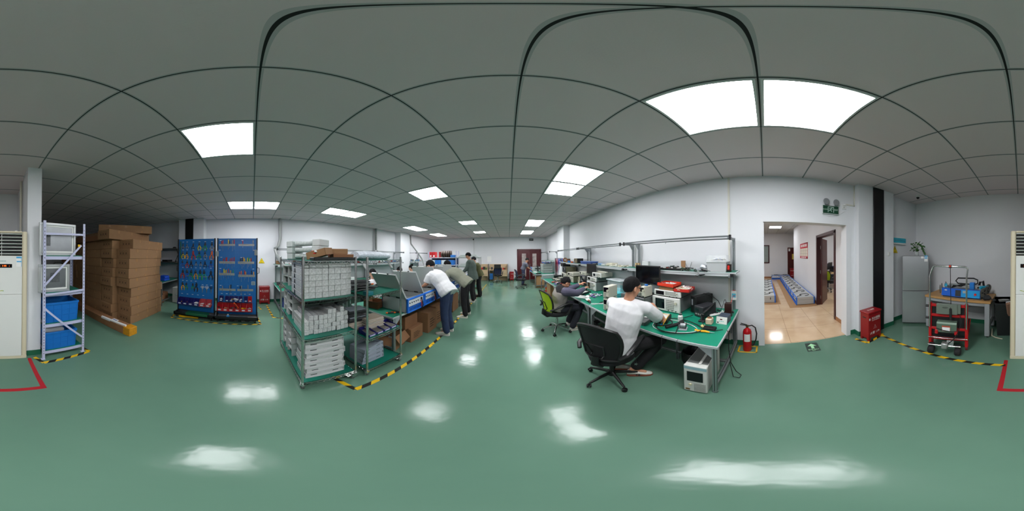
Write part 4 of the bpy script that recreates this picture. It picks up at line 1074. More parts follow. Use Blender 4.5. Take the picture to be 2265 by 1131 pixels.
b = MB(); b.rbox((0, 0, 0.045), (0.16, 0.12, 0.09), (0, 0, 0.4), b=0.035); b.tube([(-0.08, 0, 0.03), (-0.14, 0.03, 0.012), (-0.17, 0.0, 0.012)], 0.01, 6)
b.out('dark_bag', mat('bag_dark', '2e2f33', 0.8), loc=(0.60, -2.865, 0.751), label='dark grey soft pouch on the right end of the wooden bench', cat='pouch')
# black bin and dotted cushion
b = MB(); b.add([(-0.2, -0.2, 0), (0.2, -0.2, 0), (0.2, 0.2, 0), (-0.2, 0.2, 0), (-0.24, -0.24, 0.70), (0.24, -0.24, 0.70), (0.24, 0.24, 0.70), (-0.24, 0.24, 0.70)], [(0, 3, 2, 1), (4, 5, 6, 7), (0, 1, 5, 4), (1, 2, 6, 5), (2, 3, 7, 6), (3, 0, 4, 7)])
b.box(-0.25, -0.25, 0.66, 0.25, 0.25, 0.70, 0, 0.006); b.out('storage_bin', mat('bin_black', '1c1f20', 0.45), loc=(0.24, -3.12, 0), rot=(0, 0, 0.15), label='black plastic bin between wooden bench and air conditioner', cat='bin')
cm = mat('cushion_brown', '8c6a50', 0.85)
nt, N, L, P = nodes_of(cm); vec, X, Y, Z = objxyz(nt)
v = nt.nodes.new('ShaderNodeTexVoronoi'); v.inputs['Scale'].default_value = 28; v.inputs['Randomness'].default_value = 0.15; L.new(vec, v.inputs['Vector'])
L.new(mixcol(nt, math_node(nt, 'LESS_THAN', v.outputs['Distance'], 0.22), rgb('94705a'), rgb('41302a')), P.inputs['Base Color'])
b = MB(); b.cbox((0, 0, 0), (0.28, 0.05, 0.36), b=0.02); b.cbox((0, -0.03, 0), (0.27, 0.012, 0.35), 1, b=0.005)
b.out('cushion', [cm, WHITE], loc=(0.10, -2.865, 0.60), rot=(-0.45, 0.12, 0.1), label='brown dotted cushion leaning on the black bin', cat='cushion')
b = MB(); b.rbox((0, 0, 0.02), (0.2, 0.12, 0.03), (0.05, 0, 0.3), b=0.004); b.tube([(-0.1, 0, 0.03), (0.0, 0.06, 0.06), (0.1, 0.02, 0.03)], 0.004, 6, 1); b.out('steel_part', [STEEL, WHITE], loc=(0.30, -3.0, 0.701), label='small steel part with a wire on the black bin', cat='part')
b = MB(); b.tube([(0.52, -3.0, 0.10), (0.50, -2.86, 0.012), (0.42, -2.80, 0.009), (0.30, -2.76, 0.009)], 0.009, 6); b.out('cable', CREAM, label='cream cable lying at the foot of the black bin', cat='cable')

# red trolley
t = thing('motorized_trolley', 'red platform trolley with steel push handle and electric drive unit', 'trolley', (1.02, -2.15, 0), math.atan2(-0.25, -0.967))
tre = mat('trolley_red', 'b01118', 0.35)
for s in (-1, 1):
    b = MB(); b.box(s * 0.27 - 0.022, -0.02, 0.10, s * 0.27 + 0.022, 0.02, 0.86, 0, 0.004); b.out('upright', tre, t)
for z in (0.815, 0.65, 0.42):
    b = MB(); b.box(-0.25, -0.015, z - 0.02, 0.25, 0.015, z + 0.02, 0, 0.004); b.out('crossbar', tre, t)
b = MB(); b.box(-0.29, -0.02, 0.22, 0.29, 0.0, 0.26, 0, 0.003); b.box(-0.29, -0.02, 0.22, -0.27, 0.85, 0.26, 0, 0.003); b.box(0.27, -0.02, 0.22, 0.29, 0.85, 0.26, 0, 0.003); b.box(-0.29, 0.83, 0.22, 0.29, 0.85, 0.26, 0, 0.003); b.out('deck_frame', tre, t)
b = MB(); b.box(-0.268, 0.002, 0.235, 0.268, 0.83, 0.262, 0, 0.004); b.out('deck', BLACKR, t)
b = MB(); b.box(-0.26, 0.012, 0.30, 0.26, 0.026, 0.80, 0, 0.006); b.out('back_panel', mat('panel_black', '0e0e10', 0.6), t)
b = MB(); b.tube([(-0.27, -0.035, 0.45), (-0.27, -0.035, 1.27), (-0.262, -0.03, 1.30), (-0.225, -0.03, 1.405), (-0.20, -0.03, 1.425), (0.25, -0.03, 1.415), (0.28, -0.03, 1.40), (0.285, -0.03, 1.375), (0.272, -0.035, 1.26), (0.27, -0.035, 0.45)], 0.013, 12); b.out('push_handle', CHROME, t)
b = MB(); b.cyl((0.015, -0.03, 1.42), (0.055, -0.03, 1.42), 0.024, n=16); b.cbox((0.035, -0.05, 1.425), (0.03, 0.03, 0.03), 1, 0.005); g_ = b.out('throttle', [BLACK, mat('switch_red', 'c03018', 0.4)], t)
b = MB(); b.tube([(0.04, -0.05, 1.40), (0.045, -0.055, 1.10), (0.05, -0.05, 0.85), (0.05, -0.08, 0.80)], 0.005, 6); b.cyl((0.05, -0.08, 0.80), (0.055, -0.095, 0.62), 0.018, n=10); b.out('cable', BLACKR, t)
for s in (-1,):
    for z in (0.80, 0.60):
        b = MB(); b.cyl((-0.29, -0.02, z), (-0.335, -0.02, z), 0.02, n=12); b.out('clamp_knob', BLACK, t)
cg = mat('controller_grey', '6d756b', 0.42, 0.3)
b = MB(); b.box(-0.16, -0.075, 0.70, 0.145, -0.02, 0.86, 0, 0.003); b.box(0.145, -0.06, 0.71, 0.19, -0.02, 0.86, 0, 0.003); q_ = b.out('controller_box', cg, t)
b = MB(); b.sph((-0.03, -0.076, 0.81), (0.045, 0.002, 0.014), 12); b.out('emblem', mat('emblem_dark', '4a5048', 0.5), q_)
b = MB(); b.box(-0.15, -0.10, 0.40, 0.14, -0.02, 0.55, 0, 0.004); b.prism([(-0.10, 0.55), (-0.02, 0.55), (-0.02, 0.58), (-0.08, 0.57)], -0.15, 0.14, 'X'); q_ = b.out('battery_box', mat('battery_green', '5f7364', 0.35, 0.3), t)
b = MB(); b.box(-0.07, -0.1025, 0.425, 0.05, -0.10, 0.52); b.box(-0.065, -0.104, 0.43, 0.045, -0.1022, 0.495, 1); b.out('battery_label', [mat('label_red', 'a84a34', 0.5), PAPER], q_)
for x in (-0.15, 0.13):
    b = MB(); b.box(x - 0.022, -0.11, 0.37, x + 0.022, -0.01, 0.44, 0, 0.004); b.out('battery_bracket', tre, t)
b = MB(); b.tube([(-0.15, -0.11, 0.47), (-0.05, -0.115, 0.445), (0.08, -0.115, 0.43), (0.17, -0.10, 0.44), (0.2, -0.06, 0.6), (0.18, -0.05, 0.68)], 0.007, 6); b.tube([(0.16, -0.1, 0.42), (0.10, -0.12, 0.30), (0.03, -0.14, 0.22)], 0.008, 6); b.out('cable', BLACKR, t)
b = MB(); b.cyl((-0.27, -0.13, 0.17), (0.20, -0.13, 0.17), 0.012, n=12); b.cyl((-0.29, -0.06, 0.275), (0.29, -0.06, 0.275), 0.008, n=8); b.out('axle', CHROME, t)
b = MB(); b.cbox((-0.02, -0.14, 0.19), (0.09, 0.09, 0.10), b=0.012); b.cyl((-0.02, -0.19, 0.19), (-0.02, -0.17, 0.19), 0.035, n=18); b.rbox((0.05, -0.11, 0.21), (0.10, 0.03, 0.12), (0, 0.1, 0), b=0.004); b.out('gearbox', mat('cast_aluminium', 'b0b2b0', 0.4, 0.8), t)
for x in (-0.22, 0.16):
    b = MB(); b.lathe([(0.03, -0.05), (0.055, -0.045), (0.068, -0.03), (0.07, 0.0), (0.068, 0.03), (0.055, 0.045), (0.03, 0.05)], (x, -0.12, 0.0705), axis='X', n=20)
    for k in range(10): a = k * PI / 5; b.rbox((x, -0.12 + 0.064 * math.cos(a), 0.0705 + 0.064 * math.sin(a)), (0.06, 0.008, 0.012), (a, 0, 0))
    b.cbox((x, -0.09, 0.15), (0.08, 0.05, 0.06), b=0.01)
    b.out('drive_wheel', BLACKR, t)
for x, y in ((0.27, 0.06), (-0.27, 0.06), (0.25, 0.78), (-0.25, 0.78)):
    b = MB(); b.lathe([(0.02, -0.018), (0.06, -0.018), (0.064, 0), (0.06, 0.018), (0.02, 0.018)], (x, y, 0.064), axis='X', n=20); b.box(x - 0.025, y - 0.03, 0.08, x - 0.02, y + 0.03, 0.22, 1); b.box(x + 0.02, y - 0.03, 0.08, x + 0.025, y + 0.03, 0.22, 1); b.out('caster', [mat('wheel_maroon', '6a2228', 0.5), tre], t)

# fire extinguisher with its yellow outline
t = thing('fire_extinguisher', 'red fire extinguisher standing on the floor left of the doorway', 'fire extinguisher', (2.40, 0.265, 0), 0)
er = mat('extinguisher_red', 'b3121a', 0.25)
b = MB(); b.lathe([(0.0, 0.0), (0.062, 0.0), (0.066, 0.012), (0.066, 0.36), (0.055, 0.40), (0.025, 0.425), (0.02, 0.44)], n=28); b.out('cylinder', er, t)
b = MB(); b.lathe([(0.0675, 0.17), (0.0675, 0.33)], n=28, caps=False); lab_ = MB()
pts = []
for k in range(9):
    a = PI * 0.80 + k * PI * 0.055
    pts.append((0.0672 * math.cos(a), 0.0672 * math.sin(a)))
lab_.add([(x, y, 0.2) for x, y in pts] + [(x, y, 0.34) for x, y in pts], [(k, k + 1, 10 + k, 9 + k) for k in range(8)], 0, True); lab_.out('label', PAPER, t)
b = MB(); b.cyl((0, 0, 0.43), (0, 0, 0.465), 0.018, n=14); b.cbox((0, 0, 0.47), (0.03, 0.05, 0.02), b=0.004); b.out('valve', mat('brass_dark', '5a4a2a', 0.4, 0.7), t)
b = MB(); b.bar((0, 0.0, 0.475), (-0.03, 0.10, 0.50), 0.02, 0.008); b.bar((0, 0.0, 0.485), (-0.03, 0.09, 0.525), 0.02, 0.008); b.out('handle', BLACK, t)
b = MB(); b.tube([(0, -0.02, 0.465), (0, -0.07, 0.48), (0, -0.12, 0.44), (0, -0.14, 0.33), (0, -0.13, 0.22), (0, -0.10, 0.13)], 0.010, 10); b.cyl((0, -0.11, 0.14), (-0.01, -0.07, 0.10), 0.014, 0.018, n=12); b.out('hose', BLACKR, t)
b = MB()
for q in ((-0.11, -0.15, -0.085, 0.14), (0.085, -0.15, 0.11, 0.14), (-0.11, -0.15, 0.11, -0.125), (-0.11, 0.115, 0.11, 0.14)): b.box(q[0], q[1], 0.0003, q[2], q[3], 0.0012)
b.out('floor_tape', YELLOW, loc=(2.42, 0.265, 0), label='yellow tape square on the floor around the fire extinguisher', cat='floor tape')
# floor sign with the green arrow
t = thing('floor_sign', 'black floor sticker with pale green arrow in front of the doorway', 'floor sign', (2.385, -0.715, 0.0003), R(-4) - PI / 2)
b = MB(); b.box(-0.10, -0.14, 0, 0.10, 0.14, 0.001); p_ = b.out('sticker', mat('sticker_dark', '20342c', 0.5), t)
b = MB(); b.prism([(-0.022, -0.05), (0.022, -0.05), (0.022, 0.035), (0.07, 0.035), (0, 0.115), (-0.07, 0.035), (-0.022, 0.035)], 0.001, 0.0018, 'Z'); b.out('arrow', mat('arrow_green', '9fd6a6', 0.5), p_)
put_text('安全出口', 0.042, mat('arrow_green', '9fd6a6', 0.5), (0, -0.085, 0.0016), (0, 0, 0), p_, extrude=0.0003)
put_text('EXIT', 0.024, mat('arrow_green', '9fd6a6', 0.5), (0, -0.118, 0.0016), (0, 0, 0), p_, extrude=0.0003)

# ---------------------------------------------------------------- corridor contents
CG = mat('case_metal', 'b9bcbb', 0.4, 0.2); CBL = mat('case_blue', '1f6fd6', 0.4); CBD = mat('case_blue_dark', '174f9a', 0.45)
def eq_front(t, W, Hh, off):
    # blue end frame with white socket panel, in plane y = off facing -Y (local)
    b = MB(); frame_rect(b, -W / 2, 0, W / 2, Hh, off - 0.035, off, 0.022, 0, 0.003); b.out('front_frame', CBL, t)
    b = MB(); b.box(-W / 2 + 0.02, off - 0.015, Hh * 0.42, W / 2 - 0.02, off - 0.008, Hh - 0.02); b.box(-W / 2 + 0.02, off - 0.02, 0.02, W / 2 - 0.02, off - 0.010, Hh * 0.42, 1); f_ = b.out('front_panel', [mat('panel_white', 'd4d8dc', 0.45), CBD], t)
    for k in range(5):
        b = MB(); x = -W * 0.36 + k * W * 0.12; b.cyl((x, off - 0.022, Hh * 0.66), (x, off - 0.012, Hh * 0.66), 0.012, n=10); b.out('socket', [DARK], f_)
    b = MB(); b.cyl((W * 0.32, off - 0.03, Hh * 0.72), (W * 0.32, off - 0.012, Hh * 0.72), 0.02, n=12); b.out('plug', BLACK, f_)
    for k in range(4):
        b = MB(); x = -W * 0.42 + k * W * 0.21; frame_rect(b, x, Hh * 0.06, x + W * 0.18, Hh * 0.36, off - 0.026, off - 0.02, 0.006, 0, 0); b.out('vent_frame', CBL, f_)
def closed_case(loc, rz, lab):
    t = thing('test_unit', lab, 'test unit', loc, rz, 'grey and blue test units on the corridor floor')
    W, D, Hh = 0.55, 0.52, 0.25
    b = MB(); b.box(-W / 2, -D / 2, 0.01, W / 2, D / 2, Hh * 0.62, 0, 0.004); b.out('body', CG, t)
    b = MB(); b.box(-W / 2, -D / 2, Hh * 0.63, W / 2, D / 2, Hh, 0, 0.006); b.out('lid', CG, t)
    eq_front(t, W, Hh, -D / 2)
    b = MB(); frame_rect(b, -W / 2, 0, W / 2, Hh, D / 2, D / 2 + 0.03, 0.03, 0, 0.003); b.out('rear_frame', CBL, t)
    for y in (-0.13, 0.13):
        b = MB(); b.box(-W / 2 - 0.008, y - 0.012, Hh * 0.45, -W / 2, y + 0.012, Hh * 0.75, 0, 0.002); b.out('latch', BLACK, t)
    b = MB(); b.tube([(0.12 * math.cos(a) * (1 + 0.3 * math.sin(a)), 0.02 + 0.15 * math.sin(a), Hh + 0.008 + 0.01 * (a / 6)) for a in [q * 0.5 for q in range(12)]] + [(0.2, -0.25, Hh + 0.01), (0.22, -0.29, Hh * 0.6)], 0.008, 6); b.out('power_cable', BLACKR, t)
    return t
od = ['nearest', 'second', 'third', 'fourth', 'fifth', 'sixth', 'seventh', 'eighth', 'ninth']
c0 = None
for k in range(9):
    lab = 'grey and blue test unit, %s in the row along the corridor right wall' % od[k]
    if k == 0: c0 = closed_case((5.10, -1.235, 0.008), PI, lab)
    else: dup(c0, (5.10 + 0.565 * k, -1.235, 0.008), PI + 0.02 * math.sin(k * 3), lab)
for k in range(6):
    dup(c0, (5.45 + 0.56 * k, -0.05, 0.008), PI + PI * 0, 'grey and blue test unit, %s in the row at the left of the corridor' % od[k], rot=(0, 0, 0))
dup(c0, (10.5, -0.72, 0.008), -PI / 2, 'small looking test unit at the corridor end, left one')
dup(c0, (10.5, -1.30, 0.008), -PI / 2, 'small looking test unit at the corridor end, right one beside the fire cabinet')
b = MB(); b.box(4.60, -1.56, 0.0025, 10.3, -0.72, 0.007); b.out('cardboard_sheet', mat('kraft', 'a57f58', 0.8), label='brown cardboard sheet under the right row of test units', cat='cardboard')
b = MB(); b.box(5.0, -0.50, 0.0025, 8.9, 0.35, 0.007); b.out('cardboard_sheet', mat('kraft', 'a57f58', 0.8), label='brown cardboard sheet under the left row of test units', cat='cardboard')
fire_box((10.75, -1.86, 0.002), -PI / 2, 'red fire cabinet at the far end of the corridor', 0.66, 0.34, 0.22)
b = MB(); b.box(4.78, -1.58, 0.002, 8.7, -1.57, 0.10); b.box(2.76, -1.58, 0.002, 3.40, -1.57, 0.10); b.box(10.89, -3, 0.002, 10.9, 3, 0.10); struct(b, 'baseboard_corridor', mat('brown_skirting', '9a6a44', 0.4))
MAR = mat('maroon_wood', '3a0f12', 0.35)
b = MB()
for (x0, x1, z0, z1) in ((3.38, 3.46, 0, 2.15), (4.69, 4.77, 0, 2.15), (3.38, 4.77, 2.09, 2.17)): b.box(x0, -1.74, z0, x1, -1.56, z1, 0, 0.004)
struct(b, 'trim_4', MAR)
t = tag(thing('door_1', None, None, (4.68, -1.70, 0), math.atan2(-0.40, 0.55)), kind='structure')
b = MB(); b.box(0, -0.02, 0.01, 0.66, 0.02, 2.08, 0, 0.003); b.out('door_leaf', mat('maroon_door', '4a1a16', 0.3, noise=0.1, nscale=3), t)
for z in (0.25, 1.05, 1.80):
    b = MB(); b.box(-0.02, 0.018, z - 0.05, 0.03, 0.026, z + 0.05); b.out('hinge', STEEL, t)
t = thing('wall_notice', 'red and cream notice board poster on the corridor wall', 'poster', (6.43, -1.578, 1.735), rot=(0, 0, PI))
b = MB(); b.box(-0.65, -0.004, -0.31, 0.65, 0, 0.31); b.out('poster', mat('notice_cream', 'ddd6c6', 0.6), t)
b = MB(); frame_rect(b, -0.65, -0.31, 0.65, 0.31, -0.006, -0.004, 0.03, 0, 0); b.box(-0.65, -0.006, 0.10, 0.65, -0.004, 0.31); b.box(-0.65, -0.006, -0.31, 0.65, -0.004, -0.22)
for k in range(7): b.box(-0.50 + k * 0.15, -0.0075, 0.16, -0.40 + k * 0.15, -0.006, 0.26, 1)
for k in range(5): b.box(-0.4 + k * 0.17, -0.0075, -0.29, -0.3 + k * 0.17, -0.006, -0.24, 1)
b.out('printed_border', [mat('notice_red', 'c02c40', 0.6), PAPER], t)
b = MB()
for z in (-0.12, 0.0): b.box(-0.6, -0.0055, z, 0.6, -0.004, z + 0.008)
for k in range(3): b.box(-0.32 + 0.3 * k, -0.0055, -0.2, -0.312 + 0.3 * k, -0.004, 0.1)
b.out('table_lines', mat('line_grey', '9a948c', 0.6), t)
# window and panel door on the corridor end wall
t = tag(thing('window_1', None, None, (10.895, 0.33, 1.0)), kind='structure')
b = MB(); b.box(-0.03, -0.66, 0, 0.0, -0.58, 1.22); b.box(-0.03, 0.58, 0, 0.0, 0.66, 1.22); b.box(-0.03, -0.66, 1.14, 0, 0.66, 1.22); b.box(-0.03, -0.66, 0, 0, 0.66, 0.08); b.box(-0.03, -0.03, 0, 0, 0.03, 1.22); b.out('window_frame', MAR, t)
b = MB(); b.box(-0.012, -0.60, 0.06, -0.008, 0.60, 1.16); b.out('glass', mat('window_glass', '9fb0ac', 0.1, alpha=0.6), t)
b = MB()
for k in range(14): b.rbox((-0.003, 0, 0.10 + k * 0.08), (0.012, 1.18, 0.05), (0, 0.6, 0))
b.out('blind', mat('blind_grey', 'b4bcb8', 0.6), t)
t = tag(thing('door_2', None, None, (10.898, -1.95, 0)), kind='structure')
b = MB(); b.box(-0.03, -0.42, 0.002, 0, 0.40, 2.05, 0, 0.003); b.out('door_leaf', mat('maroon_door', '4a1a16', 0.3), t)
b = MB(); b.box(-0.033, 0.22, 1.80, -0.03, 0.34, 1.98); b.out('notice', PAPER, t)
b = MB(); b.box(-0.033, -0.2, 1.25, -0.03, 0.10, 1.62); b.out('yellow_notice', mat('notice_yellow', 'c9b04a', 0.6), t)
# office behind the maroon door
def monitor(name, loc, rz, lab, w=0.5, h=0.30, z=0.14, tilt=-0.05, grp=None):
    t = thing(name, lab, 'monitor', loc, rz, grp)
    b = MB(); b.rbox((0, 0, z + h / 2), (w, 0.03, h), (tilt, 0, 0), b=0.006); s_ = b.out('housing', BLACK, t)
    b = MB(); b.rbox((0, -0.016, z + h / 2 - 0.0008), (w - 0.03, 0.002, h - 0.035), (tilt, 0, 0)); b.out('screen', SCREEN, s_)
    b = MB(); b.box(-0.03, 0.0, 0.01, 0.03, 0.03, z + 0.08, 0, 0.004); b.out('neck', BLACK, t)
    b = MB(); b.box(-0.11, -0.07, 0, 0.11, 0.09, 0.012, 0, 0.004); b.out('stand', BLACK, t)
    return t
t = thing('office_desk', 'dark office desk glimpsed through the maroon door', 'desk', (7.35, -3.40, 0.002))
b = MB(); b.box(-0.7, -0.9, 0.70, 0.55, 0.7, 0.735, 0, 0.003); b.out('tabletop', WOOD, t)
for x, y in ((-0.66, -0.86), (0.5, -0.86), (-0.66, 0.66), (0.5, 0.66)):
    b = MB(); b.box(x - 0.025, y - 0.025, 0, x + 0.025, y + 0.025, 0.70); b.out('leg', DARK, t)
b = MB(); b.box(-0.66, -0.84, 0.25, -0.64, 0.64, 0.68); b.out('modesty_panel', mat('desk_navy', '1c2636', 0.5), t)
monitor('monitor', (7.0, -2.95, 0.737), PI * 0.75, 'black monitor on the office desk seen through the door gap, nearer one')
monitor('monitor', (7.55, -3.22, 0.737), PI * 0.75, 'black monitor on the office desk seen through the door gap, farther one')
b = MB(); b.box(-0.2, -0.15, 0, 0.2, 0.15, 0.28, 0, 0.02); b.out('carton', mat('navy_carton', '2a2f4a', 0.7), loc=(7.15, -3.30, 0.737), label='dark blue box on the office desk', cat='box')
# ================================================================ RIGHT WORKBENCHES (along the right wall, fronts face -X)
EDGE = mat('bench_edge', 'c4c8ca', 0.35, 0.3); PROF = mat('profile_aluminium', 'a3a9ab', 0.35, 0.8)
def profile(b, p0, p1, w=0.04, m=0):
    b.bar(p0, p1, w, w, m, b=0.004)
    p0 = Vector(p0); p1 = Vector(p1); d = (p1 - p0).normalized()
    for o in (Vector((1, 0, 0)), Vector((0, 1, 0)), Vector((0, 0, 1))):
        if abs(o.dot(d)) < 0.5:
            for s in (-1, 1): b.bar(p0 + o * s * (w / 2 + 0.0003), p1 + o * s * (w / 2 + 0.0003), 0.008 if abs(o.z) < .5 else 0.008, 0.0012, 1, up=o)
def workbench(y0, y1, lab, x0=1.335, x1=2.52, top=0.71, shelf=True, grp='green topped aluminium workbenches on the right'):
    t = thing('workbench', lab, 'workbench', (x0, y0, 0), group=grp)
    W = x1 - x0; Ly = y1 - y0
    PM = [PROF, DARK]
    b = MB(); b.box(0, 0, top - 0.032, W, Ly, top - 0.004, 0, 0.002); b.out('tabletop', EDGE, t)
    b = MB(); b.box(0.012, 0.012, top - 0.004, W, Ly - 0.012, top); b.out('green_mat', mat('green_top', '0f7f64', 0.4, noise=0.05, nscale=3), t)
    for (x, y) in ((0.03, 0.04), (0.03, Ly - 0.05), (W - 0.06, 0.05), (W - 0.06, Ly - 0.05)):
        b = MB(); profile(b, (x, y, 0.025), (x, y, top - 0.032), 0.042); b.cyl((x, y, 0), (x, y, 0.025), 0.028, n=14); b.out('leg', PM, t)
    for y in (0.04, Ly - 0.05):
        for z in (0.13, top - 0.055): b = MB(); profile(b, (0.05, y, z), (W - 0.08, y, z)); b.out('side_rail', PM, t)
        s = 1 if y < 0.1 else -1
        b = MB(); b.prism([(y + s * 0.02, top - 0.035), (y + s * 0.17, top - 0.035), (y + s * 0.02, top - 0.17)], 0.02, 0.028, 'X'); b.out('gusset', GREYP, t)
    b = MB(); profile(b, (W * 0.45, 0.05, 0.13), (W * 0.45, Ly - 0.06, 0.13)); b.out('foot_rail', PM, t)
    b = MB(); profile(b, (W * 0.45, Ly * 0.34, 0.0), (W * 0.45, Ly * 0.34, top - 0.032)); b.out('leg', PM, t)
    if shelf:
        for y in (0.075, Ly - 0.09):
            b = MB(); profile(b, (W - 0.03, y, 0.05), (W - 0.03, y, 1.86), 0.042)
            b.out('upright', PM, t)
            for x, z in ((0.77, 1.835), (W - 0.38, 1.30)): b = MB(); profile(b, (x, y, z), (W - 0.05, y, z), 0.03); b.out('bracket_arm', PM, t)
            b = MB(); b.add([(W - 0.05, y - 0.004, 1.82), (W - 0.14, y - 0.004, 1.82), (W - 0.05, y - 0.004, 1.70), (W - 0.05, y + 0.004, 1.82), (W - 0.14, y + 0.004, 1.82), (W - 0.05, y + 0.004, 1.70)], [(0, 1, 2), (5, 4, 3), (0, 3, 4, 1), (1, 4, 5, 2), (2, 5, 3, 0)]); b.out('gusset', GREYP, t)
        b = MB(); profile(b, (0.765, 0.06, 1.845), (0.765, Ly - 0.06, 1.845), 0.022); profile(b, (0.765, 0.06, 1.81), (0.765, Ly - 0.06, 1.81), 0.016); b.cyl((0.765, Ly * 0.5, 1.80), (0.765, Ly * 0.5 + 0.012, 1.78), 0.004); b.out('hanging_rail', PM, t)
        for y in (0.05, Ly - 0.05):
            b = MB(); b.cbox((0.765, y, 1.83), (0.035, 0.03, 0.07), b=0.004); b.out('end_cap', BLACK, t)
        b = MB(); b.box(0.82, -0.02, 1.335, W - 0.04, Ly + 0.0, 1.355, 0, 0.002); b.box(0.835, 0.0, 1.355, W - 0.05, Ly - 0.01, 1.358, 1); b.box(0.825, 0.02, 1.30, 0.85, Ly - 0.03, 1.333, 0, 0.002); b.out('shelf', [EDGE, GREENMAT], t)
        for y in (0.04, Ly - 0.05):
            b = MB(); b.cbox((0.83, y, 1.315), (0.035, 0.05, 0.045), b=0.003); b.out('shelf_end_cap', BLACK, t)
    return t
wb1 = workbench(0.40, 2.50, 'aluminium workbench with bright green top, nearest one, where the man in white works')
wb2 = dup(wb1, (1.335, 2.52, 0), 0, 'aluminium workbench with green top beside the man in grey and black')
wb3 = dup(wb1, (1.335, 4.64, 0), 0, 'aluminium workbench with green top holding the big electronics pile before the fan')
wb4 = workbench(7.95, 10.2, 'farthest green topped workbench near the maroon door', 1.30, 2.5, shelf=True)
RZ = -PI / 2
IV = mat('instrument_beige', 'c2c0b2', 0.45); IG = mat('instrument_grey', '7d8080', 0.4, 0.4); IW = mat('instrument_white', 'cfcfca', 0.45)
KEY = mat('key_grey', '8f908a', 0.5); KNOB = mat('knob_beige', 'b8b5a2', 0.4); DISP = mat('display_dark', '0a0510', 0.15)
TOPZ = 0.7105
def instrument(loc, rz, w, d, h, lab, body=IG, front=IW, screen=(0.06, 0.40, 0.2, 0.85), keys=(4, 3), knob=True, scr=None, handle=False, name='test_instrument', cat='instrument', grp=None, strip=None, kp=None):
    t = thing(name, lab, cat, loc, rz, grp)
    b = MB(); b.box(-w / 2, 0.02, 0.012, w / 2, d, h, 0, 0.004)
    for x in (-w / 2 + 0.03, w / 2 - 0.03):
        for y in (0.05, d - 0.05): b.box(x - 0.012, y - 0.012, 0, x + 0.012, y + 0.012, 0.013, 1)
    b.out('housing', [body, BLACK], t)
    b = MB(); b.box(-w / 2 - 0.003, -0.01, 0.008, w / 2 + 0.003, 0.022, h + 0.003, 0, 0.008); f = b.out('front_bezel', front, t)
    if screen:
        x0, x1, z0, z1 = [q * s_ for q, s_ in zip(screen, (w, w, h, h))]
        b = MB(); b.box(-w / 2 + x0, -0.0125, z0, -w / 2 + x1, -0.009, z1); b.out('screen', scr or DISP, f)
    if keys:
        nx, nz = keys; kx0, kx1, kz0, kz1 = kp or (0.5, 0.80, 0.3, 0.85)
        b = MB()
        for i in range(nx):
            for j in range(nz):
                x = -w / 2 + w * (kx0 + (kx1 - kx0) * (i + .5) / nx); z = h * (kz0 + (kz1 - kz0) * (j + .5) / nz)
                a_ = w * (kx1 - kx0) / nx * 0.32; c_ = h * (kz1 - kz0) / nz * 0.30
                b.box(x - a_, -0.014, z - c_, x + a_, -0.009, z + c_)
        o = b.out('keypad', KEY, f)
    if knob:
        b = MB(); b.cyl((w * 0.38, -0.03, h * 0.68), (w * 0.38, -0.008, h * 0.68), min(0.02, h * 0.12), n=16); b.out('knob', KNOB, f)
        for k in range(3):
            b = MB(); b.cyl((w * (0.12 + 0.13 * k), -0.018, h * 0.14), (w * (0.12 + 0.13 * k), -0.008, h * 0.14), min(0.009, h * 0.07), n=10); b.out('connector', STEEL if k % 2 else BLACK, f)
    if strip:
        b = MB(); b.box(-w / 2, -0.0115, h * 0.88, w / 2, -0.0095, h * 0.97); b.out('top_strip', strip, f)
    if handle:
        b = MB(); b.bar((-w / 2 + 0.05, 0.1, h + 0.008), (-w / 2 + 0.05, d - 0.08, h + 0.008), 0.03, 0.012, b=0.004); b.out('carry_strap', DARK, t)
    return t
# near bench
instrument((2.03, 1.42, TOPZ), RZ, 0.50, 0.43, 0.235, 'large spectrum analyzer with square dark screen, lower one of the near stack', screen=(0.13, 0.47, 0.2, 0.88), keys=(8, 6), kp=(0.53, 0.82, 0.15, 0.88))
instrument((2.04, 1.40, TOPZ + 0.243), RZ, 0.48, 0.40, 0.10, 'flat signal generator with wide screen on top of the large analyzer', screen=(0.08, 0.40, 0.25, 0.85), keys=(9, 3), kp=(0.45, 0.85, 0.3, 0.9))
instrument((1.87, 1.99, TOPZ), RZ, 0.56, 0.45, 0.20, 'wide dark grey instrument under the monitor behind the man in white', body=IG, front=mat('panel_grey', '5f6162', 0.4, 0.3), screen=None, keys=None, knob=False)
instrument((1.88, 1.87, TOPZ + 0.208), RZ, 0.19, 0.19, 0.13, 'grey bench supply with red digits left of the beige supply', front=IG, screen=(0.12, 0.40, 0.5, 0.9), scr=mat('red_digits', '4a0c12', 0.2), keys=None)
instrument((1.88, 1.76, TOPZ + 0.208), RZ, 0.10, 0.19, 0.18, 'beige bench power supply with a blue lid on top beside the analyzers', body=IV, front=IV, screen=(0.08, 0.92, 0.55, 0.92), keys=(3, 3), kp=(0.1, 0.55, 0.12, 0.5))
b = MB(); b.lathe([(0.03, 0), (0.032, 0.012), (0.026, 0.02)], n=16); b.out('bottle_stopper', BLUE, loc=(1.98, 1.76, TOPZ + 0.393), label='small blue stopper on the beige supply', cat='stopper')
monitor('monitor', (2.11, 1.85, TOPZ + 0.205), RZ - 0.06, 'large black monitor above the instruments behind the man in white', 0.58, 0.32, 0.19, 0.0)
instrument((1.43, 2.10, TOPZ), RZ + 0.35, 0.105, 0.24, 0.20, 'beige bench power supply with dark display, lower one of the stacked pair', body=IV, front=IV, screen=(0.08, 0.95, 0.55, 0.92), keys=(3, 4), kp=(0.15, 0.55, 0.1, 0.5), grp=None)
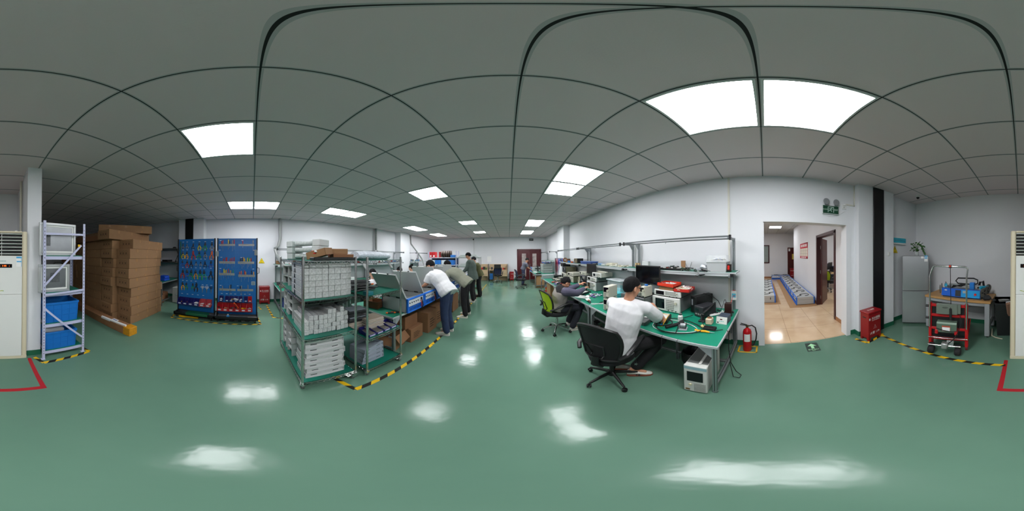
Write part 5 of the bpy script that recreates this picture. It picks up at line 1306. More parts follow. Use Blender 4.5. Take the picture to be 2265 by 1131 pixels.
instrument((1.43, 2.10, TOPZ + 0.205), RZ + 0.35, 0.105, 0.24, 0.20, 'beige bench power supply with dark display, upper one of the stacked pair', body=IV, front=IV, screen=(0.08, 0.95, 0.55, 0.92), keys=(3, 4), kp=(0.15, 0.55, 0.1, 0.5))
# trays on the analyzers
red_t = mat('tray_red', 'c0281e', 0.45)
def tray(loc, rz, w, d, h, m, lab, name='parts_tray', tilt=0):
    t = thing(name, lab, 'tray', loc, rot=(tilt, 0, rz))
    b = MB(); b.box(-w / 2, -d / 2, 0, w / 2, d / 2, 0.006)
    for (x0, y0, x1, y1) in ((-w / 2, -d / 2, w / 2, -d / 2 + 0.006), (-w / 2, d / 2 - 0.006, w / 2, d / 2), (-w / 2, -d / 2, -w / 2 + 0.006, d / 2), (w / 2 - 0.006, -d / 2, w / 2, d / 2)): b.box(x0, y0, 0, x1, y1, h)
    b.out('tray', m, t)
    return t
def pile(loc, w, d, h, n, ms, lab, seed=1, name='loose_parts', cat='parts', sz=0.04, kind='stuff', rz=0):
    r_ = random.Random(seed); b = MB()
    for k in range(n):
        q = r_.random()
        u, v = r_.uniform(-1, 1), r_.uniform(-1, 1); c_ = (u * w / 2, v * d / 2, 0.006 + h * max(0, 1 - 0.75 * max(abs(u), abs(v))) * r_.random() ** 1.3)
        if q < 0.75: b.rbox(c_, (sz * r_.uniform(.4, 1.8), sz * r_.uniform(.4, 1.4), sz * r_.uniform(.15, .6)), (r_.uniform(-.2, .2), r_.uniform(-.2, .2), r_.uniform(0, 3.1)), r_.randrange(len(ms)), 0.002)
        else:
            a = r_.uniform(0, 6); b.tube([(c_[0] + sz * math.cos(a + u) * (1 + .2 * u), c_[1] + sz * math.sin(a + u), c_[2] + 0.01 * math.sin(u * 3)) for u in (0, .8, 1.6, 2.4, 3.2)], 0.004, 5, r_.randrange(len(ms)))
    return b.out(name, ms, loc=loc, rot=(0, 0, rz), label=lab, cat=cat, kind=kind)
tray((2.14, 1.42, TOPZ + 0.347 + 0.06), RZ, 0.30, 0.24, 0.05, mat('tray_orange', 'd8361c', 0.45), 'orange red tray heaped with white parts on the signal generator, left one', tilt=0.0)
b = MB(); b.box(-0.13, -0.10, 0, 0.13, 0.10, 0.058, 0, 0.003); b.out('cardboard_box', CARD, loc=(2.14, 1.42, TOPZ + 0.347), rot=(0, 0, RZ), label='small flat cardboard box under the orange red tray', cat='box')
pile((2.14, 1.42, TOPZ + 0.415), 0.18, 0.24, 0.04, 26, [PAPER, IW], 'white connector parts heaped in the orange red tray', 3)
tray((2.16, 1.14 + 0.02, TOPZ + 0.347), RZ + 0.1, 0.24, 0.26, 0.045, red_t, 'red tray full of cream flat cables on the signal generator, right one')
pile((2.16, 1.17, TOPZ + 0.36), 0.20, 0.20, 0.06, 40, [mat('cable_cream', 'cfc8b0', 0.6), PAPER], 'cream flat cables heaped in the red tray', 5)
# black fan cooled supply and others
instrument((2.17, 1.02, TOPZ), RZ - 0.45, 0.10, 0.36, 0.26, 'tall black finned power box right of the analyzers', body=BLACK, front=BLACK, screen=(0.25, 0.55, 0.5, 0.85), scr=mat('label_silver', '8d9096', 0.4), keys=None, knob=False)
t = instrument((2.03, 0.87, TOPZ), RZ - 0.40, 0.17, 0.26, 0.165, 'dark grey hot air rework station behind the soldering station', body=mat('station_dark', '26272b', 0.45), front=mat('station_dark', '26272b', 0.45), screen=(0.12, 0.5, 0.55, 0.8), keys=(3, 1), kp=(0.1, 0.9, 0.2, 0.4), knob=False)
b = MB(); b.tube([(0.10, -0.02, 0.06), (0.115, -0.03, 0.10), (0.12, 0.12, 0.17), (0.12, 0.20, 0.20)], [0.016, 0.019, 0.017, 0.012], 10); b.out('hot_air_handle', BLACK, t)
t = thing('soldering_station', 'grey white soldering station with teal buttons at the end of the near bench', 'soldering station', (1.90, 0.52, TOPZ), RZ - 0.15)
b = MB(); b.prism([(0, 0), (0.15, 0), (0.15, 0.10), (0.02, 0.085)], -0.065, 0.065, 'X'); b.out('housing', mat('station_blue_grey', '3a4350', 0.45), t)
b = MB(); b.prism([(-0.012, 0.0), (0.0, 0.0), (0.02, 0.09), (0.008, 0.092)], -0.07, 0.07, 'X'); f = b.out('front_bezel', IW, t)
b = MB(); b.rbox((-0.005, 0.001, 0.06), (0.03, 0.004, 0.014), (-0.2, 0, 0)); b.out('display', mat('red_digits', '4a0c12', 0.2), f)
for k in range(3):
    b = MB(); b.rbox((-0.022 + 0.022 * k, -0.003, 0.035), (0.014, 0.005, 0.008), (-0.2, 0, 0), b=0.001); b.out('button', mat('teal_button', '1a9a9a', 0.4), f)
b = MB(); b.rbox((-0.045, -0.008, 0.018), (0.02, 0.004, 0.014), (-0.2, 0, 0)); b.out('power_switch', BLACK, f)
t = thing('sponge_tin', 'scorched cream tin holding cleaning wool beside the soldering station', 'tin', (1.86, 0.66, TOPZ))
b = MB(); b.box(-0.045, -0.04, 0, 0.045, 0.04, 0.085, 0, 0.01); b.out('tin', mat('cream_tin', 'cbb9a0', 0.5, noise=0.1, nscale=20), t)
b = MB(); b.sph((0, 0, 0.084), (0.036, 0.032, 0.012), 10); b.out('wool', mat('brass_wool', '7a5236', 0.8, noise=0.4, nscale=90), t)
t = thing('iron_holder', 'black soldering iron holder with iron in front of the hot air station', 'stand', (1.90, 0.77, TOPZ), RZ)
b = MB(); b.cbox((0, 0, 0.012), (0.09, 0.07, 0.024), b=0.006); b.cbox((0, 0.01, 0.06), (0.05, 0.02, 0.10), b=0.006); b.out('stand', BLACK, t)
b = MB(); b.tube([(0, -0.02, 0.07), (0.02, -0.08, 0.09), (0.05, -0.16, 0.085), (0.12, -0.22, 0.03), (0.24, -0.24, 0.01), (0.31, -0.18, 0.006)], [0.012, 0.012, 0.006, 0.004, 0.004, 0.004], 8); b.out('soldering_iron', BLACKR, t)
t = thing('battery_charger', 'tall dark brown device with wires at the bench corner', 'device', (2.19, 0.50, TOPZ), RZ)
b = MB(); b.box(-0.05, -0.03, 0, 0.05, 0.05, 0.20, 0, 0.004); b.out('housing', mat('device_brown', '2c1614', 0.3), t)
b = MB(); b.cyl((0.05, 0.02, 0.06), (0.075, 0.02, 0.06), 0.018, n=14); b.out('knob', BLACK, t)
b = MB(); b.tube([(-0.03, 0, 0.20), (-0.04, 0.0, 0.25), (-0.06, 0.03, 0.24), (-0.10, 0.05, 0.12), (-0.14, 0.02, 0.02)], 0.004, 6); b.tube([(0.03, 0.02, 0.20), (0.06, 0.06, 0.30), (0.07, 0.20, 0.26)], 0.003, 6, 1); b.out('wires', [BLACKR, red_t], t)
b = MB(); b.box(-0.13, -0.028, 0, 0.13, 0.028, 0.03, 0, 0.01); b.cyl((-0.15, 0, 0.02), (-0.06, 0, 0.02), 0.02, n=10); b.out('power_strip', WHITE, loc=(2.20, 0.66, TOPZ), rot=(0, 0, 2.4), label='white power strip lying behind the soldering station', cat='power strip')
pile((2.28, 0.68, TOPZ), 0.22, 0.30, 0.05, 26, [BLACKR, WHITE, DARK], 'tangle of plugs and wires behind the soldering station', 9, cat='cables', name='cable_tangle')
b = MB(); b.tube([(2.28, 1.0, 0.95), (2.35, 0.92, 0.99), (2.42, 0.80, 0.93), (2.44, 0.72, 0.86), (2.40, 0.66, 0.77)], 0.006, 8); b.out('cable', BLACKR, label='black cable arching from the finned power box to the power strip', cat='cable')
b = MB()
for k in range(12): b.box(-0.065 + k * 0.0115, -0.03, 0.028, -0.059 + k * 0.0115, 0.03, 0.036)
b.box(-0.07, -0.035, 0, 0.07, 0.035, 0.03, 0, 0.004); b.out('tip_holder', BLACKR, loc=(1.70, 0.60, TOPZ), rot=(0, 0, RZ), label='black ribbed parts holder in front of the scorched tin', cat='holder')
b = MB(); b.cbox((0, 0, 0.01), (0.06, 0.05, 0.02), b=0.003); b.out('sponge', mat('sponge_yellow', 'cdbd7c', 0.9), loc=(1.74, 0.70, TOPZ), rot=(0, 0, 0.3), label='pale yellow sponge beside the black ribbed holder', cat='sponge')
t = thing('wire_cutter', 'yellow orange wire stripper with dark tip on the green bench top', 'cutter', (1.60, 0.64, TOPZ), RZ + 0.2)
b = MB(); b.tube([(-0.09, 0.02, 0.014), (-0.05, 0.0, 0.016), (0.02, 0, 0.016), (0.07, -0.012, 0.012)], [0.014, 0.013, 0.014, 0.009], 8); b.out('handle', mat('cutter_yellow', 'e8a010', 0.4), t)
b = MB(); b.tube([(0.065, -0.01, 0.012), (0.125, -0.02, 0.01)], [0.007, 0.002], 6); b.out('tip', STEEL, t)
t = thing('dispenser_bottle', 'white liquid dispenser bottle with steel cap behind the solder reel', 'bottle', (1.80, 1.03, TOPZ))
b = MB(); b.lathe([(0.03, 0), (0.033, 0.006), (0.033, 0.075), (0.02, 0.09)], n=18); b.out('bottle', WHITE, t)
b = MB(); b.lathe([(0.02, 0.088), (0.022, 0.095), (0.022, 0.112), (0.012, 0.118)], n=18); b.out('cap', STEEL, t)
t = thing('solder_reel', 'silver reel of solder wire on a small steel stand', 'reel', (1.60, 0.88, TOPZ), 0.3)
b = MB(); b.lathe([(0.028, -0.03), (0.028, 0.03)], (0, 0, 0.05), axis='Y', n=20); b.out('wire', mat('solder_silver', 'b0b3b6', 0.3, 0.9, bump=0.5, bscale=300), t)
for s in (-1, 1):
    b = MB(); b.lathe([(0.036, s * 0.030), (0.036, s * 0.034)], (0, 0, 0.05), axis='Y', n=20); b.out('flange', BLACK, t)
b = MB(); b.cbox((0, 0, 0.004), (0.10, 0.09, 0.006)); b.bar((0, 0.042, 0.005), (0, 0.042, 0.055), 0.02, 0.003); b.out('stand', GREYP, t)
t = thing('hot_air_nozzle', 'black round flashlight-like tool lying beside the solder reel', 'tool', (1.60, 1.00, TOPZ), 0)
b = MB(); b.tube([(-0.10, 0.05, 0.022), (0.05, -0.02, 0.024), (0.12, -0.05, 0.034)], [0.020, 0.022, 0.032], 12); b.out('tool', BLACKR, t)
# wire loops
def loop(cx, cy, rx, ry, r_, m, lab, z=0.72, turns=1.0, ph=0, wob=0.05, tail=None):
    n = int(28 * turns); pts = []
    for k in range(n + 1):
        a = ph + 2 * PI * k / 28
        f = 1 + wob * math.sin(3 * a) + 0.03 * k / 28
        pts.append((cx + rx * f * math.cos(a), cy + ry * f * math.sin(a), z + 0.006 * (1 + math.sin(2 * a)) + 0.008 * k / 28))
    if tail: pts += tail
    b = MB(); b.tube(pts, r_, 7, up=(0, 0, 1)); b.out('cable', m, label=lab, cat='cable', group=None)
loop(1.585, 1.0, 0.17, 0.27, 0.0045, mat('cable_white', 'c8cac8', 0.4), 'pale grey cable coiled in a wide loop on the near bench', 0.716, 1.0)
loop(1.60, 0.95, 0.20, 0.27, 0.006, BLACKR, 'thick black cable coiled around the pale loop on the near bench', 0.722, 1.4, 1.0, tail=[(1.85, 1.05, 0.725), (2.0, 0.95, 0.74)])
loop(1.57, 1.13, 0.11, 0.10, 0.005, BLACKR, 'small black coil of cable by the blue probe', 0.74, 1.8, 2.0)
b = MB(); b.tube([(1.50, 1.10, 0.73), (1.53, 1.09, 0.78), (1.60, 1.09, 0.83), (1.68, 1.12, 0.825), (1.75, 1.2, 0.79), (1.70, 1.32, 0.82), (1.66, 1.44, 0.80)], 0.004, 6); b.out('cable', mat('cable_yellow', 'e0b020', 0.4), label='yellow test lead arching over the white test module', cat='cable')
t = thing('probe', 'blue test probe with bright green tip lying inside the cable loop', 'probe', (1.56, 1.15, 0.728), 0.5)
b = MB(); b.cyl((-0.045, 0, 0), (0.05, 0, 0.004), 0.008, n=10); b.out('body', BLUE, t)
b = MB(); b.cyl((-0.062, 0, 0), (-0.045, 0, 0), 0.010, n=10); b.out('tip', mat('lime', '9fd020', 0.4), t)
# module under test
t = thing('test_module', 'black module with white top board and blue marker being tested by the man in white', 'module', (1.66, 1.33, TOPZ), RZ + 0.35)
b = MB(); b.box(-0.19, -0.10, 0, 0.19, 0.13, 0.055, 0, 0.003)
for k in range(12): b.box(-0.18 + k * 0.031, -0.102, 0.01, -0.165 + k * 0.031, -0.10, 0.045, 0)
b.out('housing', BLACK, t)
b = MB(); b.box(-0.17, -0.09, 0.055, 0.17, 0.12, 0.064, 0, 0.002); b.out('board', IW, t)
b = MB(); b.cyl((-0.05, 0.05, 0.072), (0.10, -0.02, 0.072), 0.006, n=8); b.out('marker', BLUE, t)
for k in range(3):
    b = MB(); b.cyl((-0.08 + 0.07 * k, -0.05, 0.064), (-0.08 + 0.07 * k, -0.05, 0.085), 0.007, n=8); b.out('connector', STEEL, t)
b = MB(); b.box(-0.11, -0.11, 0, 0.11, 0.11, 0.05, 0, 0.003); b.out('module_case', mat('module_grey', '5c6061', 0.4, 0.3), loc=(1.50, 1.42, TOPZ), rot=(0, 0, 0.2), label='grey metal module at the bench edge beside the man in white', cat='module')
t = thing('plastic_jar', 'turquoise plastic jar behind the raised hand', 'jar', (1.86, 1.55, TOPZ))
b = MB(); b.lathe([(0.03, 0), (0.034, 0.006), (0.034, 0.085)], n=18); b.out('jar', mat('jar_teal', '2f9e84', 0.35), t)
b = MB(); b.lathe([(0.037, 0.083), (0.038, 0.105), (0.03, 0.112)], n=18); b.out('lid', mat('lid_teal', '49b89c', 0.35), t)
# cyan pads, clear tub, paper, tools in the middle part
for k in range(4):
    b = MB(); b.box(-0.13, -0.10, 0, 0.13, 0.10, 0.034, 0, 0.008); b.out('foam_pad', mat('pad_cyan', '4fb0b8', 0.7, noise=0.06, nscale=30), loc=(1.98, 2.58, TOPZ + 0.036 * k), rot=(0, 0, 0.1 * math.sin(k * 2)), label='cyan foam tray, %s in the stack left of the man in white' % ['lowest', 'second', 'third', 'top'][k], cat='tray', group='stacked cyan trays')
t = thing('storage_tub', 'clear plastic tub with flat white lid behind the cyan trays', 'tub', (2.26, 2.78, TOPZ))
b = MB(); b.add([(-0.16, -0.2, 0), (0.16, -0.2, 0), (0.16, 0.2, 0), (-0.16, 0.2, 0), (-0.18, -0.23, 0.35), (0.18, -0.23, 0.35), (0.18, 0.23, 0.35), (-0.18, 0.23, 0.35)], [(0, 3, 2, 1), (0, 1, 5, 4), (1, 2, 6, 5), (2, 3, 7, 6), (3, 0, 4, 7)]); b.out('tub', CLEAR, t)
b = MB(); b.box(-0.2, -0.25, 0.35, 0.2, 0.25, 0.37, 0, 0.006); b.out('lid', mat('lid_clear', 'd0d6d8', 0.25, alpha=0.8), t)
b = MB(); b.box(-0.14, -0.18, 0.01, 0.14, 0.18, 0.2, 0, 0.01); b.out('contents', mat('pad_cyan', '4fb0b8', 0.7), t)
instrument((2.02, 3.66, TOPZ), RZ, 0.46, 0.42, 0.225, 'oscilloscope with square screen, lowest of the middle instrument stack', screen=(0.12, 0.45, 0.15, 0.85), keys=(7, 6), scr=mat('screen_brown', '3a2a1c', 0.2), kp=(0.5, 0.8, 0.1, 0.9))
instrument((2.04, 3.66, TOPZ + 0.233), RZ, 0.45, 0.40, 0.11, 'flat white instrument in the middle of the instrument stack', screen=(0.08, 0.38, 0.25, 0.85), keys=(6, 3))
instrument((2.06, 3.44, TOPZ + 0.351), RZ + 0.1, 0.36, 0.36, 0.12, 'beige meter on top of the middle instrument stack', body=IV, front=IW, screen=(0.12, 0.38, 0.3, 0.8), keys=(4, 3))
b = MB(); b.box(-0.03, -0.2, 0, 0.03, 0.2, 0.03, 0, 0.01); b.out('handle_bar', IV, loc=(2.2, 3.40, TOPZ + 0.475), label='beige bar lying on the topmost meter of the middle stack', cat='bar')
instrument((2.10, 4.30, TOPZ), RZ, 0.30, 0.40, 0.16, 'dark grey supply with dials left of the middle stack, lower one', body=IG, front=mat('panel_dark', '55555a', 0.4), screen=(0.1, 0.4, 0.4, 0.85), keys=(3, 2))
instrument((2.10, 4.30, TOPZ + 0.165), RZ, 0.30, 0.40, 0.15, 'dark grey supply with dials left of the middle stack, upper one', body=IG, front=mat('panel_dark', '55555a', 0.4), screen=(0.1, 0.4, 0.4, 0.85), keys=(3, 2))
instrument((2.12, 4.35, TOPZ + 0.32), RZ, 0.42, 0.36, 0.10, 'olive beige flat meter on top of the dark grey supplies', body=IV, front=IV, screen=(0.1, 0.25, 0.3, 0.8), keys=(5, 1))
monitor('monitor', (2.11, 3.80, TOPZ + 0.351), RZ + 0.05, 'smaller black monitor leaning above the middle instrument stack', 0.44, 0.27, 0.06, 0.0)
t = thing('magnifier', 'black microscope arm in front of the man in grey', 'microscope', (1.80, 3.55, TOPZ))
b = MB(); b.box(-0.10, -0.12, 0, 0.10, 0.12, 0.02, 0, 0.004); b.cyl((0.07, 0.08, 0.02), (0.07, 0.08, 0.36), 0.016); b.out('stand', BLACK, t)
b = MB(); b.tube([(0.07, 0.08, 0.30), (0.02, 0.02, 0.33), (-0.03, -0.02, 0.28)], 0.028, 10); b.cyl((-0.03, -0.02, 0.30), (-0.03, -0.02, 0.16), 0.042, 0.03); b.cyl((-0.05, -0.03, 0.30), (-0.12, -0.06, 0.35), 0.018); b.out('head', BLACK, t)
b = MB(); b.tube([(1.85, 4.05, 0.75), (1.86, 4.1, 0.95), (1.82, 3.95, 1.05), (1.75, 3.78, 1.0), (1.72, 3.75, 0.85), (1.76, 3.85, 0.76)], 0.007, 7); b.out('cable', CREAM, label='cream cable looping behind the microscope', cat='cable')
for k, (a_, z_) in enumerate((((1.92, 4.0), .80), ((1.98, 3.90), .86), ((1.90, 4.12), .78))):
    b = MB(); b.tube([(a_[0], a_[1], 0.725), (a_[0] - 0.02, a_[1] - 0.05, z_), (a_[0] + 0.06, a_[1] - 0.06, z_ + 0.08), (a_[0] + 0.12, a_[1] + 0.0, z_ + 0.03)], 0.005, 6); b.out('cable', [mat('wire_pink', 'b06060', 0.5), mat('wire_violet', '6c5a9c', 0.5), YELLOW][k], label=['pink', 'violet', 'yellow'][k] + ' test lead hanging before the dark grey supplies', cat='cable')
t = thing('test_module', 'white topped black module tray in front of the man in grey', 'module', (1.56, 3.50, TOPZ), RZ + 0.5)
b = MB(); b.box(-0.24, -0.12, 0, 0.24, 0.14, 0.045, 0, 0.003); b.out('housing', BLACK, t)
b = MB(); b.box(-0.23, -0.11, 0.045, 0.23, 0.13, 0.052); b.out('board', IW, t)
pile((1.56, 3.52, TOPZ + 0.053), 0.2, 0.3, 0.03, 14, [WHITE, DARK, STEEL], 'small white parts on the module tray before the man in grey', 12, sz=0.025)
b = MB(); b.rbox((0, 0, 0.001), (0.21, 0.30, 0.0015), (0, 0, 0.5)); b.out('paper_sheet', PAPER, loc=(1.52, 3.12, TOPZ), label='white sheet of paper on the green bench beside the man in grey', cat='paper')
b = MB(); b.cyl((-0.06, 0, 0.0065), (0.07, 0.0, 0.0065), 0.004, n=8); b.out('pen', BLACK, loc=(1.60, 3.08, TOPZ + 0.002), rot=(0, 0, 1.2), label='black pen lying on the sheet of paper', cat='pen')
t = thing('hot_glue_tool', 'grey handled tool wrapped with white tissue on the bench edge', 'tool', (1.46, 2.72, TOPZ), 1.1)
b = MB(); b.tube([(-0.14, -0.02, 0.02), (-0.05, 0.0, 0.022)], [0.015, 0.018], 10); b.out('handle', DARK, t)
b = MB(); b.cyl((-0.05, 0, 0.022), (0.0, 0.01, 0.024), 0.018, 0.02); b.out('collar', mat('collar_copper', 'b0704a', 0.4), t)
b = MB(); b.rbox((0.06, 0.02, 0.024), (0.14, 0.09, 0.03), (0.1, 0.05, 0.2), b=0.012); b.rbox((0.16, 0.03, 0.05), (0.09, 0.08, 0.07), (0.3, 0.4, 0.2), b=0.02); b.out('tissue', PAPER, t)
b = MB(); b.rbox((0, 0, 0.003), (0.025, 0.26, 0.004), (0, 0, 0.9)); b.out('ruler', WHITE, loc=(1.52, 2.50, TOPZ), label='pale plastic ruler lying between tissue and beige supplies', cat='ruler')
b = MB()
for k in range(3): b.bar((-0.08, 0.02 * k, 0.005), (0.08, 0.02 * k + 0.03, 0.005), 0.006, 0.004, 0)
b.out('tweezers', DARK, loc=(1.66, 2.52, TOPZ), label='dark tweezers on the green bench behind the ruler', cat='tweezers')
pile((1.80, 3.05, TOPZ), 0.25, 0.35, 0.06, 26, [BLACKR, mat('wire_violet', '6c5a9c', 0.5), PAPER, mat('wire_pink', 'b06060', 0.5)], 'purple and black leads scattered before the oscilloscope', 31, cat='cables', name='cable_tangle')
# shelf contents near
def simple(name, lab, cat, loc, rz, dims, m, bev=0.004, grp=None):
    b = MB(); b.box(-dims[0] / 2, -dims[1] / 2, 0, dims[0] / 2, dims[1] / 2, dims[2], 0, bev)
    return b.out(name, m, loc=loc, rot=(0, 0, rz), label=lab, cat=cat, group=grp)
SZ = 1.3585
t = thing('storage_tub', 'pale grey plastic box with clear lid of bags on the shelf end', 'tub', (2.27, 0.66, SZ), 0)
b = MB(); b.add([(-0.10, -0.13, 0), (0.10, -0.13, 0), (0.10, 0.13, 0), (-0.10, 0.13, 0), (-0.115, -0.145, 0.14), (0.115, -0.145, 0.14), (0.115, 0.145, 0.14), (-0.115, 0.145, 0.14)], [(0, 3, 2, 1), (4, 5, 6, 7), (0, 1, 5, 4), (1, 2, 6, 5), (2, 3, 7, 6), (3, 0, 4, 7)]); b.box(-0.12, -0.15, 0.13, 0.12, 0.15, 0.145, 0, 0.004); b.out('box', mat('tub_grey', 'b5b7b8', 0.4), t)
b = MB(); b.add([(-0.12, -0.15, 0.145), (0.12, -0.15, 0.145), (0.12, 0.15, 0.145), (-0.12, 0.15, 0.145), (-0.105, -0.135, 0.235), (0.105, -0.135, 0.235), (0.105, 0.135, 0.235), (-0.105, 0.135, 0.235)], [(4, 5, 6, 7), (0, 1, 5, 4), (1, 2, 6, 5), (2, 3, 7, 6), (3, 0, 4, 7)]); b.out('clear_lid', CLEAR, t)
b = MB()
for k in range(5): b.rbox((0.0, -0.08 + k * 0.04, 0.175), (0.17, 0.05, 0.012), (0.3 * math.sin(k), 0.15, 0.2 * k), k % 2, 0.003)
b.out('bags', [PAPER, mat('bag_lavender', 'a9b0d0', 0.5)], t)
t = thing('red_box', 'small black box with bright red front on the shelf end', 'box', (2.22, 0.50, SZ), RZ)
b = MB(); b.box(-0.037, 0, 0, 0.037, 0.06, 0.105, 0, 0.004); b.out('box', mat('box_dark', '1c0c0a', 0.4), t)
b = MB(); b.box(-0.015, -0.002, 0.03, 0.015, 0.0, 0.09); b.out('red_field', mat('red_bright', 'e02a18', 0.4), t)
pile((2.22, 1.0, SZ), 0.14, 0.50, 0.05, 40, [DARK, mat('pcb_dark', '2c3a28', 0.5), IW, STEEL], 'dark circuit scraps and bags on the near shelf', 14)
t = thing('foil_bag', 'crumpled silver antistatic bag on the shelf beside the grey box', 'bag', (2.24, 0.87, SZ + 0.0), 0.3)
b = MB(); b.rbox((0, 0, 0.05), (0.12, 0.12, 0.075), (0.3, 0.4, 0.2), b=0.02); b.rbox((0.02, 0.06, 0.025), (0.12, 0.14, 0.03), (0.1, -0.15, 0.5), b=0.012); b.out('bag', mat('foil_silver', 'a0a4a8', 0.35, 0.4, noise=0.15, nscale=40, bump=0.8, bscale=30), t)
tray((2.30, 1.42, SZ), RZ, 0.44, 0.24, 0.035, BLACK, 'long black tray with circuit parts on the near shelf')
pile((2.30, 1.42, SZ + 0.012), 0.16, 0.38, 0.05, 30, [mat('pcb_green', '2c5a38', 0.5), DARK, PAPER, red_t], 'circuit parts filling the long black tray', 15)
simple('board_sample', 'upright kraft coloured board standing on the near shelf', 'board', (2.33, 1.27, SZ + 0.03), 0.1, (0.012, 0.08, 0.12), CARD)
b = MB(); b.bar((0, 0, 0), (0.02, -0.03, 0.11), 0.008, 0.008); b.bar((0, 0.03, 0), (-0.02, 0.06, 0.09), 0.008, 0.008); b.out('tweezers', STEEL, loc=(2.30, 1.14, SZ + 0.02), label='steel tweezers standing up on the near shelf', cat='tweezers')
simple('white_box', 'small white carton upright on the shelf above the large monitor', 'box', (2.38, 2.12, SZ), 0.05, (0.06, 0.16, 0.125), mat('box_white', 'c3c4c2', 0.6))
for k in range(2): simple('wood_block', 'tan block beside the white carton on the shelf, %s one' % ['left', 'right'][k], 'block', (2.36, 2.36 - 0.07 * k, SZ), 0, (0.05, 0.045, 0.09), mat('block_tan', 'a68c66', 0.7))
simple('foam_stack', 'stack of pale folded foam on the middle shelf', 'foam', (2.30, 3.12, SZ), 0.1, (0.2, 0.22, 0.07), mat('foam_beige', 'bcb8a4', 0.8), 0.015)
pile((2.29, 2.95, SZ), 0.2, 0.75, 0.035, 60, [mat('foam_beige', 'bcb8a4', 0.8), IW, mat('pcb_beige', '9d9a80', 0.6)], 'pale flat parts scattered along the middle shelf', 17, sz=0.06)

t = thing('storage_tub', 'long blue lidded box on the shelf above the small monitor', 'tub', (2.30, 4.28, SZ)); 
b = MB(); b.box(-0.12, -0.33, 0, 0.12, 0.33, 0.06, 0, 0.006); b.out('box', mat('tub_blue', '2d4a8c', 0.4), t)
b = MB(); b.box(-0.13, -0.34, 0.06, 0.13, 0.34, 0.085, 0, 0.008); b.out('lid', mat('tub_blue2', '4a68a8', 0.4), t)
instrument((2.20, 5.05, SZ), RZ, 0.22, 0.24, 0.16, 'brown fronted cube instrument on the shelf left of the blue box', body=BLACK, front=mat('front_tan', '7c6c50', 0.5), screen=(0.3, 0.6, 0.5, 0.9), keys=None)
t = thing('tape_roll', 'brown tape rolls standing on the far end of the shelf', 'tape', (2.26, 6.25, SZ))
b = MB(); b.lathe([(0.045, -0.03), (0.09, -0.03), (0.09, 0.03), (0.045, 0.03), (0.045, -0.03)], (0, 0, 0.09), axis='Y', n=20, caps=False); b.out('roll', mat('tape_brown', '8a5a3c', 0.5), t)
simple('carton', 'small brown carton on the shelf end before the far pillar', 'box', (2.3, 6.02, SZ), 0.1, (0.14, 0.14, 0.14), CARD2)
ORDS = ['first', 'second', 'third', 'fourth', 'fifth', 'sixth', 'seventh', 'eighth', 'ninth', 'tenth', 'eleventh', 'twelfth']
def scatter(x, y0, y1, z, n, where, seed, xs=0.1, big=1.0):
    r_ = random.Random(seed); kinds = [('blue', BLUEP), ('dark grey', DARK), ('white', WHITE), ('grey', IG), ('brown', CARD), ('steel', STEEL), ('red', REDP), ('pale blue', mat('bin_paleblue', '7aa0c8', 0.5)), ('orange', ORANGE)]
    for k in range(n):
        c_, m = kinds[r_.randrange(9)]; q = r_.random(); p = (x + r_.uniform(-xs, xs), y0 + (y1 - y0) * (k + 0.5) / n, z); s_ = r_.uniform(0.7, 1.2) * big; dy = (y1 - y0) / n * 0.42
        b = MB()
        if q < 0.45: nm = 'parts_box'; b.box(-0.06 * s_, -dy, 0, 0.06 * s_, dy, 0.07 * s_, 0, 0.004); b.box(-0.063 * s_, -dy - 0.003, 0.055 * s_, 0.063 * s_, dy + 0.003, 0.075 * s_, 0, 0.003)
        elif q < 0.65: nm = 'bottle'; b.lathe([(0.028 * s_, 0), (0.032 * s_, 0.005), (0.032 * s_, 0.09 * s_), (0.014 * s_, 0.11 * s_), (0.014 * s_, 0.13 * s_)], n=12)
        elif q < 0.85: nm = 'wire_spool'; b.lathe([(0.045 * s_, 0), (0.045 * s_, 0.006), (0.028 * s_, 0.008), (0.028 * s_, 0.05 * s_), (0.045 * s_, 0.052 * s_), (0.045 * s_, 0.058 * s_)], n=14)
        else: nm = 'hand_tool'; b.tube([(-0.07, -0.02, 0.012), (0.0, 0, 0.014), (0.08, 0.01, 0.01)], [0.012, 0.013, 0.006], 8)
        b.out(nm, m, loc=p, rot=(0, 0, r_.uniform(-.3, .3)), label='%s %s %s, %s from the near end' % (c_, nm.replace('_', ' '), where, ORDS[k]), cat=nm.replace('_', ' '), group='small things ' + where)
scatter(2.29, 3.4, 3.95, SZ, 4, 'above the small monitor', 18, 0.05, 0.6)
scatter(2.28, 5.3, 5.95, SZ, 6, 'at the far shelf end', 19, 0.05, 0.8)
b = MB(); b.tube([(0, 0, 0), (0.0, 0.02, -0.012), (0.0, 0.06, -0.03), (0.0, 0.03, -0.045), (0, 0.0, -0.03)], 0.003, 5); b.tube([(0, 0.0, -0.02), (0, -0.09, -0.01), (0, -0.02, -0.03)], 0.008, 6); b.out('clamp_lamp', BLACK, loc=(2.15, 0.92, 1.33), label='small black clip lamp hanging under the near shelf edge', cat='lamp')
